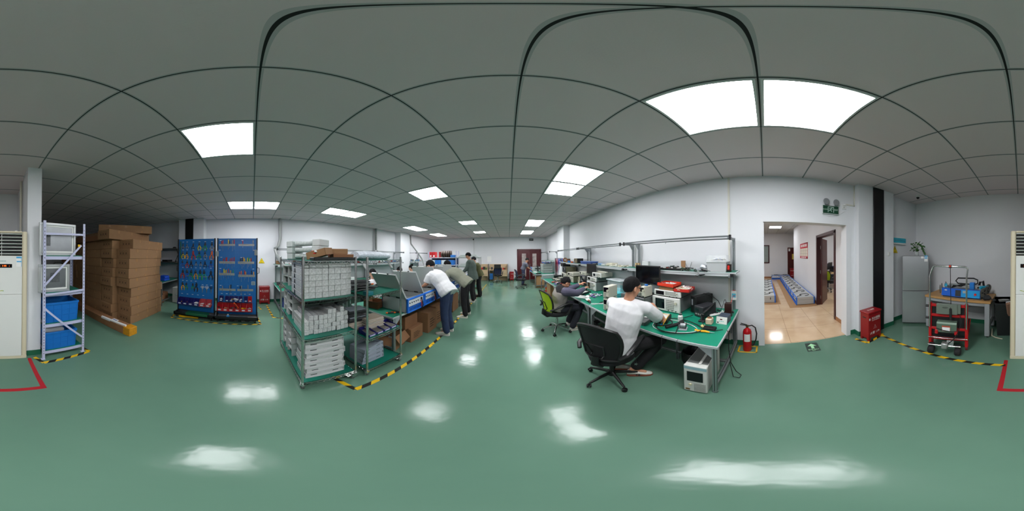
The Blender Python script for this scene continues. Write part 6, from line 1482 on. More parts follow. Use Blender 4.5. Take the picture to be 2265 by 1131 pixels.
# far part of bench
CLUT = [IG, IV, DARK, mat('olive_metal', '6b6a54', 0.5, 0.3), STEEL]
instrument((2.05, 5.15, TOPZ), RZ, 0.46, 0.40, 0.20, 'olive grey instrument behind the head of the man in grey, lowest', body=mat('olive_metal', '6b6a54', 0.5, 0.3), front=IV, screen=(0.1, 0.4, 0.3, 0.85), keys=(5, 3))
instrument((2.05, 5.15, TOPZ + 0.208), RZ + 0.1, 0.42, 0.38, 0.12, 'beige instrument stacked on the olive grey one', body=IV, front=IV, screen=(0.1, 0.4, 0.3, 0.85), keys=(5, 2))
instrument((2.05, 5.80, TOPZ), RZ, 0.50, 0.42, 0.26, 'big beige oscilloscope at the far part of the right bench, lower one', body=IV, front=IV, screen=(0.08, 0.4, 0.3, 0.85), keys=(5, 4))
instrument((2.05, 5.80, TOPZ + 0.268), RZ - 0.1, 0.46, 0.40, 0.22, 'dark frame instrument stacked on the big beige oscilloscope', body=mat('olive_metal', '6b6a54', 0.5, 0.3), front=DARK, screen=(0.3, 0.7, 0.2, 0.8), keys=None)
simple('black_case', 'black case under the shelf beside the far upright', 'case', (2.2, 6.05, TOPZ + 0.492), 0, (0.3, 0.3, 0.13), BLACK)
pile((1.80, 5.45, TOPZ), 0.35, 1.0, 0.16, 90, CLUT + [BLACKR], 'heap of bare electronics and wires on the far part of the right bench', 23, sz=0.08, name='electronics_pile')
pile((1.62, 4.9, TOPZ), 0.4, 0.9, 0.06, 60, [BLACKR, mat('wire_violet', '6c5a9c', 0.5), PAPER, DARK, red_t], 'tangle of test leads behind the man in grey', 24, sz=0.06, name='cable_tangle', cat='cables')
simple('grey_box', 'open light grey box lid standing at the far bench edge', 'box', (1.55, 6.35, TOPZ), 0.1, (0.46, 0.16, 0.15), mat('case_lightgrey', 'aab0b2', 0.4))
simple('black_unit', 'flat black unit beside the light grey box lid', 'unit', (2.0, 6.45, TOPZ), 0, (0.34, 0.20, 0.10), BLACK)
t = thing('cable_rack', 'tall rack hung with red, pink and violet cables at the bench end', 'cable rack', (1.98, 6.62, TOPZ))
b = MB(); b.box(-0.05, -0.02, 0, -0.02, 0.02, 0.80); b.box(0.45, -0.02, 0, 0.48, 0.02, 0.80); b.box(-0.05, -0.02, 0.78, 0.48, 0.02, 0.81); b.out('frame', GREYP, t)
for k in range(9):
    b = MB(); x = -0.02 + k * 0.055; ln = 0.72 if k < 3 else 0.28
    b.tube([(x, -0.03, 0.79), (x + 0.03, -0.06, 0.79 - ln * 0.5), (x, -0.05, 0.79 - ln), (x - 0.02, -0.04, 0.79 - ln * 0.5), (x, -0.03, 0.78)], 0.016, 6)
    b.out('cable_bundle', mat(['c_maroon', 'c_pink', 'c_violet', 'c_blue', 'c_black', 'c_blue', 'c_indigo', 'c_maroon', 'c_black'][k], ['5a1424', 'b83a5c', '5a4a90', '3f56b8', '15161c', '3f56b8', '4a4aa0', '5a1424', '15161c'][k], 0.5), t)
t = thing('fan', 'round black desk fan on the far workbench', 'fan', (1.50, 8.25, TOPZ), -0.3)
b = MB(); b.lathe([(0.09, 0), (0.09, 0.015), (0.02, 0.03)], n=16); b.cyl((0, 0, 0.02), (0, 0, 0.10), 0.015); b.out('base', BLACK, t)
b = MB()
for rr in (0.05, 0.09, 0.13, 0.17):
    b.tube([(rr * math.cos(a), -0.03 - (0.17 - rr) * 0.2, 0.26 + rr * math.sin(a)) for a in [q * PI / 9 for q in range(18)]], 0.004, 5, closed=True)
for k in range(16): a = k * PI / 8; b.bar((0.03 * math.cos(a), -0.06, 0.26 + 0.03 * math.sin(a)), (0.17 * math.cos(a), -0.03, 0.26 + 0.17 * math.sin(a)), 0.003, 0.003)
b.out('guard', DARK, t)
b = MB(); b.cyl((0, 0.06, 0.26), (0, -0.065, 0.26), 0.045, n=16)
for k in range(4): a = k * PI / 2; b.rbox((0.085 * math.cos(a), -0.02, 0.26 + 0.085 * math.sin(a)), (0.11, 0.006, 0.07), (0.3, -a, 0))
b.out('blades', BLACK, t)
for k in range(4): instrument((1.78, 8.55 + 0.02 * k, TOPZ + 0.125 * k), RZ + PI / 2 * 0 + 0.05, 0.55, 0.50, 0.12, 'light grey rack unit behind the desk fan, %s of the stack' % ['lowest', 'second', 'third', 'top'][k], body=mat('rack_grey', '9aa09c', 0.45), front=mat('rack_grey', '9aa09c', 0.45), screen=None, keys=None, knob=False, grp='stacked rack units behind the fan')
pile((1.95, 8.5, TOPZ + 0.51), 0.4, 0.6, 0.14, 30, [mat('c_maroon', '5a1424', 0.5), DARK, IW, BLUE], 'red and dark odds and ends on top of the rack units', 27, sz=0.09)
t = closed_case((1.25, 9.75, 0.95), -PI / 2, 'grey and blue test unit on the stand beside the far standing man'); t['group'] = 'test units in the workshop'; t.location = (1.62, 9.72, TOPZ)
simple('black_bin', 'black bin on the far bench beside the grey and blue test unit', 'bin', (1.95, 9.05, TOPZ), 0, (0.3, 0.26, 0.30), BLACK)
simple('paper_stack', 'pile of pale sheets at the corner of the far bench', 'paper', (1.48, 8.75, TOPZ), 0.2, (0.22, 0.3, 0.05), PAPER)
simple('black_unit', 'flat black unit on the corner of the far bench', 'unit', (1.50, 8.05, TOPZ), 0.2, (0.25, 0.1, 0.05), BLACK)
# under the benches
t = instrument((1.30, 0.60, 0.003), RZ + 0.06, 0.215, 0.50, 0.43, 'large beige analyzer standing on the floor under the near bench end', body=IW, front=IW, screen=(0.14, 0.84, 0.45, 0.80), keys=(8, 6), kp=(0.45, 0.95, 0.06, 0.38), strip=mat('strip_blue', '8fb0b8', 0.4), knob=False, handle=False)
b = MB(); b.box(-0.1, 0.05, 0.431, 0.1, 0.40, 0.434); b.bar((0.03, 0.03, 0.44), (0.03, 0.42, 0.44), 0.025, 0.016, 1, b=0.004); b.out('vent_grille', [mat('grille_grey', '6a6c6a', 0.6), IW], t)
b = MB(); b.cyl((-0.045, -0.025, 0.135), (-0.045, -0.008, 0.135), 0.018, n=16); b.out('knob', mat('knob_cream', 'c8c2a4', 0.4), t)
b = MB(); b.box(-0.09, -0.013, 0.03, -0.05, -0.009, 0.055); b.out('sticker', mat('sticker_brown', '6a4a18', 0.4), t)
t = thing('waste_bin', 'blue mesh waste bin lined with a black bag under the near bench', 'bin', (1.70, 0.80, 0))
b = MB(); b.lathe([(0.10, 0), (0.105, 0.005), (0.125, 0.26), (0.12, 0.26), (0.10, 0.01)], n=22); b.out('bin', mat('bin_teal', '0f5a78', 0.45), t)
b = MB(); b.lathe([(0.130, 0.17), (0.145, 0.22), (0.15, 0.31), (0.13, 0.355), (0.115, 0.33), (0.10, 0.2), (0.0, 0.12)], n=22, caps=False); b.out('bag', mat('bag_black', '08080a', 0.3, bump=1.0, bscale=40), t)
t = thing('power_switch', 'white breaker box with blue window on the end upright of the near bench', 'switch', (2.47, 0.47, 0.885), RZ)
b = MB(); b.box(-0.045, -0.03, 0, 0.045, 0.0, 0.15, 0, 0.006); b.out('housing', WHITE, t)
b = MB(); b.box(-0.03, -0.033, 0.045, 0.03, -0.029, 0.11); b.out('window', mat('cyan_window', '58b4cc', 0.3), t)
b = MB(); b.box(-0.012, -0.036, 0.065, 0.015, -0.032, 0.08); b.out('breaker', mat('breaker_blue', '1c4a78', 0.3), t)
b = MB(); b.box(-0.02, -0.02, 0.15, 0.02, -0.005, 0.158); b.out('red_clip', red_t, t)
t = thing('power_socket', 'grey socket box below the near bench top on the wall', 'socket', (2.53, 0.56, 0.30), RZ)
b = MB(); b.box(-0.04, -0.02, -0.05, 0.04, 0.0, 0.05, 0, 0.004); b.out('plate', GREYP, t)
b = MB(); b.box(-0.01, -0.022, -0.02, 0.01, -0.019, 0.0); b.out('socket_holes', BLACK, t)
b = MB(); b.tube([(1.70, 0.405, 0.72), (1.69, 0.385, 0.70), (1.69, 0.385, 0.45), (1.70, 0.37, 0.25), (1.74, 0.32, 0.06), (1.72, 0.26, 0.01), (1.66, 0.27, 0.01), (1.64, 0.33, 0.04), (1.70, 0.38, 0.25)], 0.005, 7); b.out('cable', BLACKR, label='black cable hanging in a loop from the end of the near bench', cat='cable')
for k, (y, lb) in enumerate(((0.98, 'first'), (0.80, 'second'))):
    b = MB(); b.tube([(1.35, y, 0.712), (1.325, y, 0.70), (1.322, y, 0.60), (1.324, y + 0.01, 0.52)], 0.0025, 5); b.out('test_lead', DARK, label='thin test lead hanging over the near bench front edge, %s from the man in white' % lb, cat='cable')
simple('wooden_cabinet', 'light brown wooden cabinet under the bench beyond the man in grey', 'cabinet', (1.60, 5.55, 0.002), 0, (0.44, 0.5, 0.62), mat('cabinet_tan', 'a07c54', 0.6))
simple('wooden_cabinet', 'tan wooden cabinet under the farthest workbench', 'cabinet', (1.58, 8.25, 0.002), 0, (0.42, 0.42, 0.62), mat('cabinet_tan', 'a07c54', 0.6))
pile((1.50, 6.35, 0.02), 0.2, 0.3, 0.4, 40, [red_t, BLACKR, red_t, YELLOW], 'red and black cables hanging under the far end of the right bench', 29, sz=0.07, cat='cables', name='cable_tangle')
pile((1.62, 2.78, 0.01), 0.25, 0.25, 0.28, 40, [BLACKR, red_t, DARK], 'red and black cable heap on the floor beneath the middle bench', 33, sz=0.07, cat='cables', name='cable_tangle')
# ================================================================ WIRE RACKS, LEFT BENCHES, FAR END
def wire_rack(x0, x1, y0, y1, zs, lab, top=1.60):
    t = thing('wire_shelving_rack', lab, 'shelving rack', ((x0 + x1) / 2, (y0 + y1) / 2, 0), group='chrome wire racks on casters')
    W = (x1 - x0) / 2; D = (y1 - y0) / 2
    for sx in (-1, 1):
        for sy in (-1, 1):
            x, y = sx * W, sy * D
            b = MB(); b.cyl((x, y, 0.10), (x, y, top), 0.0135, n=12); b.sph((x, y, top), (0.0125, 0.0125, 0.005), 8)
            for k in range(int((top - 0.15) / 0.1)): b.cyl((x, y, 0.14 + k * 0.1), (x, y, 0.143 + k * 0.1), 0.0135, n=10)
            b.out('post', CHROME, t)
            b = MB(); a = 0.6 * sx + 1.1 * sy; dx, dy = 0.035 * math.cos(a), 0.035 * math.sin(a)
            b.lathe([(0.02, -0.017), (0.041, -0.016), (0.044, 0), (0.041, 0.016), (0.02, 0.017)], (0, 0, 0), axis='Y', n=18, m=1)
            b.box(-0.034, -0.026, -0.01, 0.04, -0.02, 0.052); b.box(-0.034, 0.02, -0.01, 0.04, 0.026, 0.052); b.box(-0.036, -0.026, 0.045, 0.05, 0.026, 0.053); b.cyl((0.035, 0, 0.045), (0.035, 0, 0.075), 0.017, n=10); b.box(-0.095, -0.024, 0.034, -0.034, 0.024, 0.042, 0, 0.003)
            b.out('caster', [CHROME, mat('wheel_grey', '5d5f5e', 0.5)], t, loc=(x - dx, y - dy, 0.045), rot=(0, 0, a))
    for z in zs:
        b = MB()
        for sy in (-1, 1):
            for dz in (0, -0.028): b.bar((-W, sy * D, z + dz), (W, sy * D, z + dz), 0.006, 0.006)
            n = int(2 * W / 0.03)
            for k in range(n): b.bar((-W + 2 * W * k / n, sy * D, z - 0.028 * (k % 2)), (-W + 2 * W * (k + 1) / n, sy * D, z - 0.028 * ((k + 1) % 2)), 0.004, 0.004)
        for sx in (-1, 1):
            for dz in (0, -0.028): b.bar((sx * W, -D, z + dz), (sx * W, D, z + dz), 0.006, 0.006)
            n = int(2 * D / 0.03)
            for k in range(n): b.bar((sx * W, -D + 2 * D * k / n, z - 0.028 * (k % 2)), (sx * W, -D + 2 * D * (k + 1) / n, z - 0.028 * ((k + 1) % 2)), 0.004, 0.004)
            for sy in (-1, 1): b.cyl((sx * W, sy * D, z - 0.034), (sx * W, sy * D, z + 0.008), 0.0185, n=12)
        b.out('wire_shelf', CHROME, t)
        b = MB(); b.box(-W + 0.012, -D + 0.012, z + 0.003, W - 0.012, D - 0.012, z + 0.007); b.out('green_mat', mat('rack_mat', '0c6a58', 0.4, noise=0.06, nscale=3), t)
    return t
ZS1 = (0.115, 0.745, 1.17, 1.56)
wire_rack(-2.60, -1.43, 0.46, 1.05, ZS1, 'nearest chrome wire rack loaded with plastic wrapped white parts')
wire_rack(-2.55, -1.36, 1.155, 1.745, (0.10, 0.60, 1.15, 1.56), 'second chrome wire rack holding beige boards and navy screw trays')
PW = mat('part_white', 'c6c8c8', 0.45); PB = mat('part_side', '9aa3ae', 0.45)
wrapm = mat('wrapped_part', 'c0c2c1', 0.2, noise=0.16, nscale=55, bump=0.9, bscale=45, coat=0.5)
_bx = MB(); _bx.box(-0.21, -0.0348, 0, 0.21, 0.0348, 0.0600, 0, 0.003); _bxm = _bx.mesh('wrapped_part', [wrapm])
_by = MB(); _by.box(-0.215, -0.024, 0, 0.20, 0.024, 0.055, 0, 0.004); _bym = _by.mesh('wrapped_part', [wrapm])
_clip = MB(); _clip.add([(-0.03, -0.036, 0.005), (0.03, -0.036, 0.005), (0.016, -0.036, 0.05), (-0.016, -0.036, 0.05), (-0.03, -0.033, 0.005), (0.03, -0.033, 0.005), (0.016, -0.033, 0.05), (-0.016, -0.033, 0.05)], [(0, 1, 2, 3), (7, 6, 5, 4), (0, 4, 5, 1), (1, 5, 6, 2), (2, 6, 7, 3), (3, 7, 4, 0)])
_clm = _clip.mesh('clip', [BLACK])
colo = ['first', 'second', 'third', 'fourth', 'fifth', 'sixth', 'seventh', 'eighth', 'ninth', 'tenth']
rj = random.Random(11)
def wpart(me, loc, rz, lab, grp, clip=False):
    o = bpy.data.objects.new('wrapped_part', me); COL.objects.link(o); o.location = loc; o.rotation_euler = (0, 0, rz)
    tag(o, lab, 'wrapped part', grp)
    if clip:
        q = bpy.data.objects.new('clip', _clm); COL.objects.link(q); q.parent = o; q.location = (-0.06, 0, 0)
for r_ in range(6):
    for c_ in range(8):
        wpart(_bxm, (-1.70 - rj.uniform(0, 0.012), 0.505 + c_ * 0.071, 1.178 + r_ * 0.0612), rj.uniform(-.01, .01), 'film wrapped white part in the upper block, %s column and %s row up' % (colo[c_], colo[r_]), 'film wrapped parts on the upper shelf of the near rack', clip=(c_ == 0))
hts = [3, 4, 4, 4, 4, 5, 5, 4, 5, 4]
for c_ in range(10):
    for r_ in range(hts[c_]):
        wpart(_bym, (-1.72 - rj.uniform(0, 0.02), 0.53 + c_ * 0.0515, 0.753 + r_ * 0.0555), rj.uniform(-.015, .015), 'slim film wrapped part in the middle block, %s column and %s row up' % (colo[c_], colo[r_]), 'film wrapped parts on the middle shelf of the near rack')
def channel(loc, rz, L_, D_, h, lab, m=PW, grp=None, name='metal_channel', t_=0.004, ends=True):
    t = thing(name, lab, 'metal frame', loc, rz, grp)
    b = MB(); b.box(-L_ / 2, -D_ / 2, 0, L_ / 2, D_ / 2, t_); b.box(-L_ / 2, D_ / 2 - t_, 0, L_ / 2, D_ / 2, h)
    b.box(-L_ / 2, -D_ / 2, h - t_ * 4, L_ / 2, -D_ / 2 + 0.03, h); b.box(-L_ / 2, -D_ / 2 + 0.022, 0, L_ / 2, -D_ / 2 + 0.026, h)
    b.out('channel', m, t)
    for s in (-1, 1):
        b = MB(); b.box(s * L_ / 2, -D_ / 2, 0, s * (L_ / 2 - t_), D_ / 2, h); b.out('end_plate', m, t)
        b = MB(); b.box(s * L_ * 0.28 - 0.035, -D_ / 2 + 0.0205, h * 0.3, s * L_ * 0.28 + 0.035, -D_ / 2 + 0.0222, h * 0.42); b.out('slot', BLACK, t)
    return t
for k in range(7):
    channel((-1.66, 0.735 + 0.012 * math.sin(k * 2), 0.1225 + k * 0.078), PI / 2 + 0.012 * math.sin(k * 1.3), 0.44, 0.30, 0.074, 'white metal channel frame on the bottom shelf, %s from below' % colo[k], grp='white channel frames on the near rack bottom shelf')
# brackets with legs, shown at the left side of the near rack
def bracket(loc, rz, lab, m=PW, s=1.0, grp=None):
    t = thing('metal_bracket', lab, 'bracket', loc, rz, grp)
    b = MB(); b.box(-0.10 * s, -0.005, 0, -0.09 * s, 0.13 * s, 0.11 * s); b.box(0.09 * s, -0.005, 0, 0.10 * s, 0.13 * s, 0.11 * s); b.box(-0.10 * s, 0.12 * s, 0, 0.10 * s, 0.13 * s, 0.11 * s); b.box(-0.10 * s, 0, 0.10 * s, 0.10 * s, 0.13 * s, 0.11 * s); b.out('bracket', m, t)
    b = MB(); b.box(-0.06 * s, 0.02 * s, 0.02 * s, 0.05 * s, 0.10 * s, 0.07 * s, 0, 0.006); b.out('core', mat('part_dark', '4a4c4c', 0.5), t)
    return t
GB = 'metal brackets on the near rack'
for k in range(5): bracket((-2.44, 0.50, 0.1225 + k * 0.112), 0.05 * math.sin(k), 'grey bracket at the far left of the bottom shelf, %s from below' % colo[k], s=1.0, grp=GB)
for k in range(5): bracket((-2.15, 0.51, 0.1225 + k * 0.112), 0.06 * math.cos(k), 'grey bracket in the middle of the bottom shelf left side, %s from below' % colo[k], s=1.0, grp=GB)
for k in range(3): bracket((-2.42, 0.50, 0.7525 + k * 0.112), 0, 'grey bracket at the far left of the middle shelf, %s from below' % colo[k], s=1.0, grp=GB)
for k in range(3): bracket((-2.15, 0.51, 0.7525 + k * 0.112), 0.1, 'white bracket on the left side of the middle shelf, %s from below' % colo[k], s=1.0, grp=GB)
for k in range(2): bracket((-2.20, 0.52, 1.1775 + k * 0.15), 0, 'pale bracket behind the upper wrapped block, %s from below' % colo[k], mat('part_pale', 'b3b6b4', 0.5), 1.3, GB)
for k in range(2): bracket((-2.47, 0.52, 1.1775 + k * 0.15), 0.2, 'pale bracket at the corner post of the upper shelf, %s from below' % colo[k], mat('part_pale', 'b3b6b4', 0.5), 1.2, GB)
for k in range(8): channel((-2.2, 0.86, 0.1225 + k * 0.07), 0.03, 0.6, 0.22, 0.066, 'grey channel frame at the back of the bottom shelf, %s from below' % colo[k], PB, 'grey channel frames behind on the near rack')
# top of the racks
FM = mat('pale_foam', 'bcc2c0', 0.7)
for k in range(3):
    t = thing('foam_cradle', 'film wrapped pale foam cradle on the near rack top, %s of three' % ['lowest', 'middle', 'highest'][k], 'foam cradle', (-2.02, 0.70, 1.568 + k * 0.083), R(28) + 0.04 * k, 'foam cradles on top of the near rack')
    for s in (-1, 1):
        b = MB(); b.box(s * 0.22 - 0.055, -0.11, 0, s * 0.22 + 0.055, 0.11, 0.08, 0, 0.006); b.out('end_block', FM, t)
    b = MB(); b.tube([(-0.2, -0.04, 0.045), (-0.08, -0.03, 0.04), (0.08, -0.05, 0.035), (0.2, -0.04, 0.045)], [0.034, 0.03, 0.028, 0.034], 10, flat=0.8); b.tube([(-0.2, 0.06, 0.045), (0.2, 0.06, 0.045)], 0.03, 8); b.out('wrapped_bar', mat('wrap_film', 'b4bab8', 0.2, noise=0.15, nscale=40, bump=1.0, bscale=30), t)
def open_box(name, lab, loc, dims, m=CARD, rot=(0, 0, 0), inner=CARD2, flaps=False, cat='box'):
    w, d, h = dims; t = thing(name, lab, cat, loc, rot=rot)
    b = MB(); e = 0.005
    b.box(-w / 2, -d / 2, 0, w / 2, d / 2, e); b.box(-w / 2, -d / 2, 0, -w / 2 + e, d / 2, h); b.box(w / 2 - e, -d / 2, 0, w / 2, d / 2, h); b.box(-w / 2, -d / 2, 0, w / 2, -d / 2 + e, h); b.box(-w / 2, d / 2 - e, 0, w / 2, d / 2, h)
    b.out('box', m, t)
    if flaps:
        for s in (-1, 1):
            b = MB(); b.rbox((s * (w / 2 + 0.05), 0, h + 0.0), (0.16, d * 0.96, 0.005), (0, s * 0.9, 0)); b.out('flap', m, t)
            b = MB(); b.rbox((0, s * (d / 2 + 0.05), h - 0.02), (w * 0.96, 0.16, 0.005), (-s * 1.0, 0, 0)); b.out('flap', m, t)
    return t
open_box('cardboard_box', 'tilted open carton of red and white bags on the near rack top', (-1.63, 0.72, 1.60), (0.24, 0.17, 0.075), rot=(0.05, -0.22, 0.62))
pile((-1.63, 0.72, 1.62), 0.18, 0.14, 0.07, 16, [red_t, PAPER, mat('bag_maroon', '7a2030', 0.5)], 'red and white bags inside the tilted carton', 41, sz=0.05)
b = MB(); b.box(-0.13, -0.08, 0, 0.13, 0.08, 0.04, 0, 0.004); b.out('cardboard_box', CARD2, loc=(-1.63, 0.98, 1.592), rot=(0, 0, 1.5), label='flat brown carton beneath the small carton on the near rack', cat='box')
b = MB(); b.box(-0.09, -0.07, 0, 0.09, 0.07, 0.06, 0, 0.003); b.out('cardboard_box', CARD, loc=(-1.64, 0.96, 1.633), rot=(0, 0, 1.25), label='small brown carton on top of the near rack, right of the tilted carton', cat='box')
b = MB(); b.box(-0.24, -0.055, 0, 0.24, 0.055, 0.028, 0, 0.003)
for k in range(9): b.box(-0.23 + k * 0.053, -0.057, 0.005, -0.225 + k * 0.053, 0.057, 0.03)
b.out('black_tray', BLACK, loc=(-1.475, 0.80, 1.568), rot=(0, 0, PI / 2), label='long black tray along the front edge of the near rack top', cat='tray')
b = MB(); r_ = random.Random(3)
b.tube([(-0.28, 0, 0.05), (-0.1, 0.02, 0.055), (0.1, -0.01, 0.05), (0.3, 0.0, 0.045)], [0.05, 0.06, 0.058, 0.045], 14, flat=1.6); b.rbox((0, 0.10, 0.03), (0.55, 0.2, 0.05), (0, 0, 0.05), b=0.02)
b.out('bubble_wrap', mat('bubble_film', 'c6ccd6', 0.25, noise=0.12, nscale=30, bump=1.0, bscale=60), loc=(-1.62, 1.45, 1.569), rot=(0, 0, PI / 2), label='rolled bubble wrap lying on top of the second wire rack', cat='bubble wrap')
# second level of rack 2
for k in range(6):
    b = MB(); a0 = rj.uniform(-.4, .4); b.tube([(-0.13, 0.0, 0.012), (-0.04, 0.02, 0.018), (0.05, -0.01, 0.02), (0.14, 0.01, 0.014)], [0.010, 0.015, 0.014, 0.010], 8); b.cyl((0.13, 0.01, 0.014), (0.165, 0.012, 0.014), 0.012, m=1); b.out('cable_connector', [BLACK, ORANGE if k in (2, 5) else DARK], loc=(-1.62 - 0.03 * (k % 3), 1.32 + 0.05 * (k // 2) * 0.6, 1.158 + 0.024 * (k % 3)), rot=(0, 0, 1.45 + a0), label='black cable plug %s in the heap on the second rack' % ['with dark tip, lowest', 'with dark tip, second', 'with orange tip, nearest', 'with dark tip, third', 'with dark tip, fourth', 'with orange tip, farthest'][k], cat='cable plug', group='cable plugs on the second wire rack')
t = thing('metal_cover', 'stack of dark metal covers behind the cable plugs', 'cover', (-1.80, 1.36, 1.158), 1.4)
for k in range(4):
    b = MB(); b.box(-0.14, -0.09, k * 0.03, 0.14, 0.09, k * 0.03 + 0.024, 0, 0.004); b.out('cover', DARK if k % 2 else IG, t)
b = MB(); b.box(-0.05, -0.04, 0, 0.05, 0.04, 0.045, 0, 0.004); b.out('teal_box', mat('box_teal', '1a6a72', 0.4), loc=(-1.42, 1.22, 1.158), label='small teal box at the near corner of the second rack', cat='box')
# third level: boards
bd_m = mat('board_beige', 'a89a88', 0.6); 
for st, (x, y, n, lb) in enumerate(((-1.60, 1.43, 10, 'right stack'), (-1.74, 1.25, 7, 'left stack'))):
    for k in range(n):
        b = MB(); b.box(-0.13, -0.10, 0, 0.13, 0.10, 0.016, 0, 0.002); b.box(-0.132, -0.102, 0.004, 0.132, 0.102, 0.007, 1)
        b.out('board', [bd_m, PW], loc=(x + 0.008 * math.sin(k * 2), y + 0.01 * math.cos(k * 3), 0.608 + k * 0.0175), rot=(0, 0, 1.5 + 0.04 * math.sin(k * 1.7)), label='beige framed board in the %s on the second rack, %s from below' % (lb, colo[k]), cat='board', group='beige boards on the second wire rack')
for k in range(4):
    y = 1.26 + k * 0.125
    t = thing('screw_tray', 'navy tray of small screws on the second rack front edge, %s from the near end' % colo[k], 'tray', (-1.475, y, 0.608), 0, 'navy screw trays')
    b = MB(); b.box(-0.10, -0.06, 0, 0.09, 0.06, 0.004); b.box(-0.10, -0.06, 0, -0.095, 0.06, 0.075); b.box(0.085, -0.06, 0, 0.09, 0.06, 0.03)
    for s in (-1, 1): b.add([(-0.10, s * 0.06, 0), (0.09, s * 0.06, 0), (0.09, s * 0.06, 0.03), (-0.10, s * 0.06, 0.075), (-0.10, s * 0.056, 0), (0.09, s * 0.056, 0), (0.09, s * 0.056, 0.03), (-0.10, s * 0.056, 0.075)], [(0, 1, 2, 3)[::-s], (4, 5, 6, 7)[::s], (3, 2, 6, 7)[::-s]])
    b.out('tray', NAVY, t)
    b = MB(); b.box(-0.092, -0.054, 0.004, 0.084, 0.054, 0.035, 0, 0.01); b.out('screws', mat('screws', '7c7870', 0.4, 0.6, noise=0.6, nscale=160, bump=1.0, bscale=160), t)['kind'] = 'stuff'
    b = MB(); b.box(0.0902, -0.04, 0.006, 0.0915, 0.04, 0.024); b.out('card_label', mat('label_lilac', 'b9b8d8', 0.6), t)
for k in range(4): channel((-1.62, 1.37, 0.1075 + k * 0.066), PI / 2 + 0.05 * k, 0.36, 0.26, 0.062, 'grey vented frame on the bottom shelf of the second rack, %s from below' % colo[k], PB, 'grey frames on the second rack bottom shelf')
for k in range(5):
    b = MB(); b.box(-0.15, -0.12, 0, 0.15, 0.12, 0.024, 0, 0.006); b.box(-0.12, -0.09, 0.024, 0.12, 0.09, 0.03, 1, 0.004); b.out('metal_cover', [mat('bag_smoke', '2c2e30', 0.3, bump=0.8, bscale=30), PB], loc=(-1.76 + 0.02 * math.sin(k * 2), 1.26, 0.735 + k * 0.034), rot=(0, 0, 1.5 + 0.1 * math.sin(k * 3)), label='dark film covered metal cover on the left board stack, %s from below' % colo[k], cat='cover', group='dark covers on the second rack')
for k in range(3):
    b = MB(); b.rbox((0, 0, 0.03), (0.40, 0.16, 0.05), (0.06 * k, 0.04, 0), b=0.01); b.out('wrapped_part', mat('bag_smoke', '2c2e30', 0.3, bump=0.8, bscale=30), loc=(-1.80, 0.62 + 0.17 * k, 1.045), rot=(0, 0, 0.1 * k), label='dark film wrapped part lying on the slim white parts, %s from the corner post' % colo[k], cat='wrapped part', group='dark wrapped parts on the near rack')
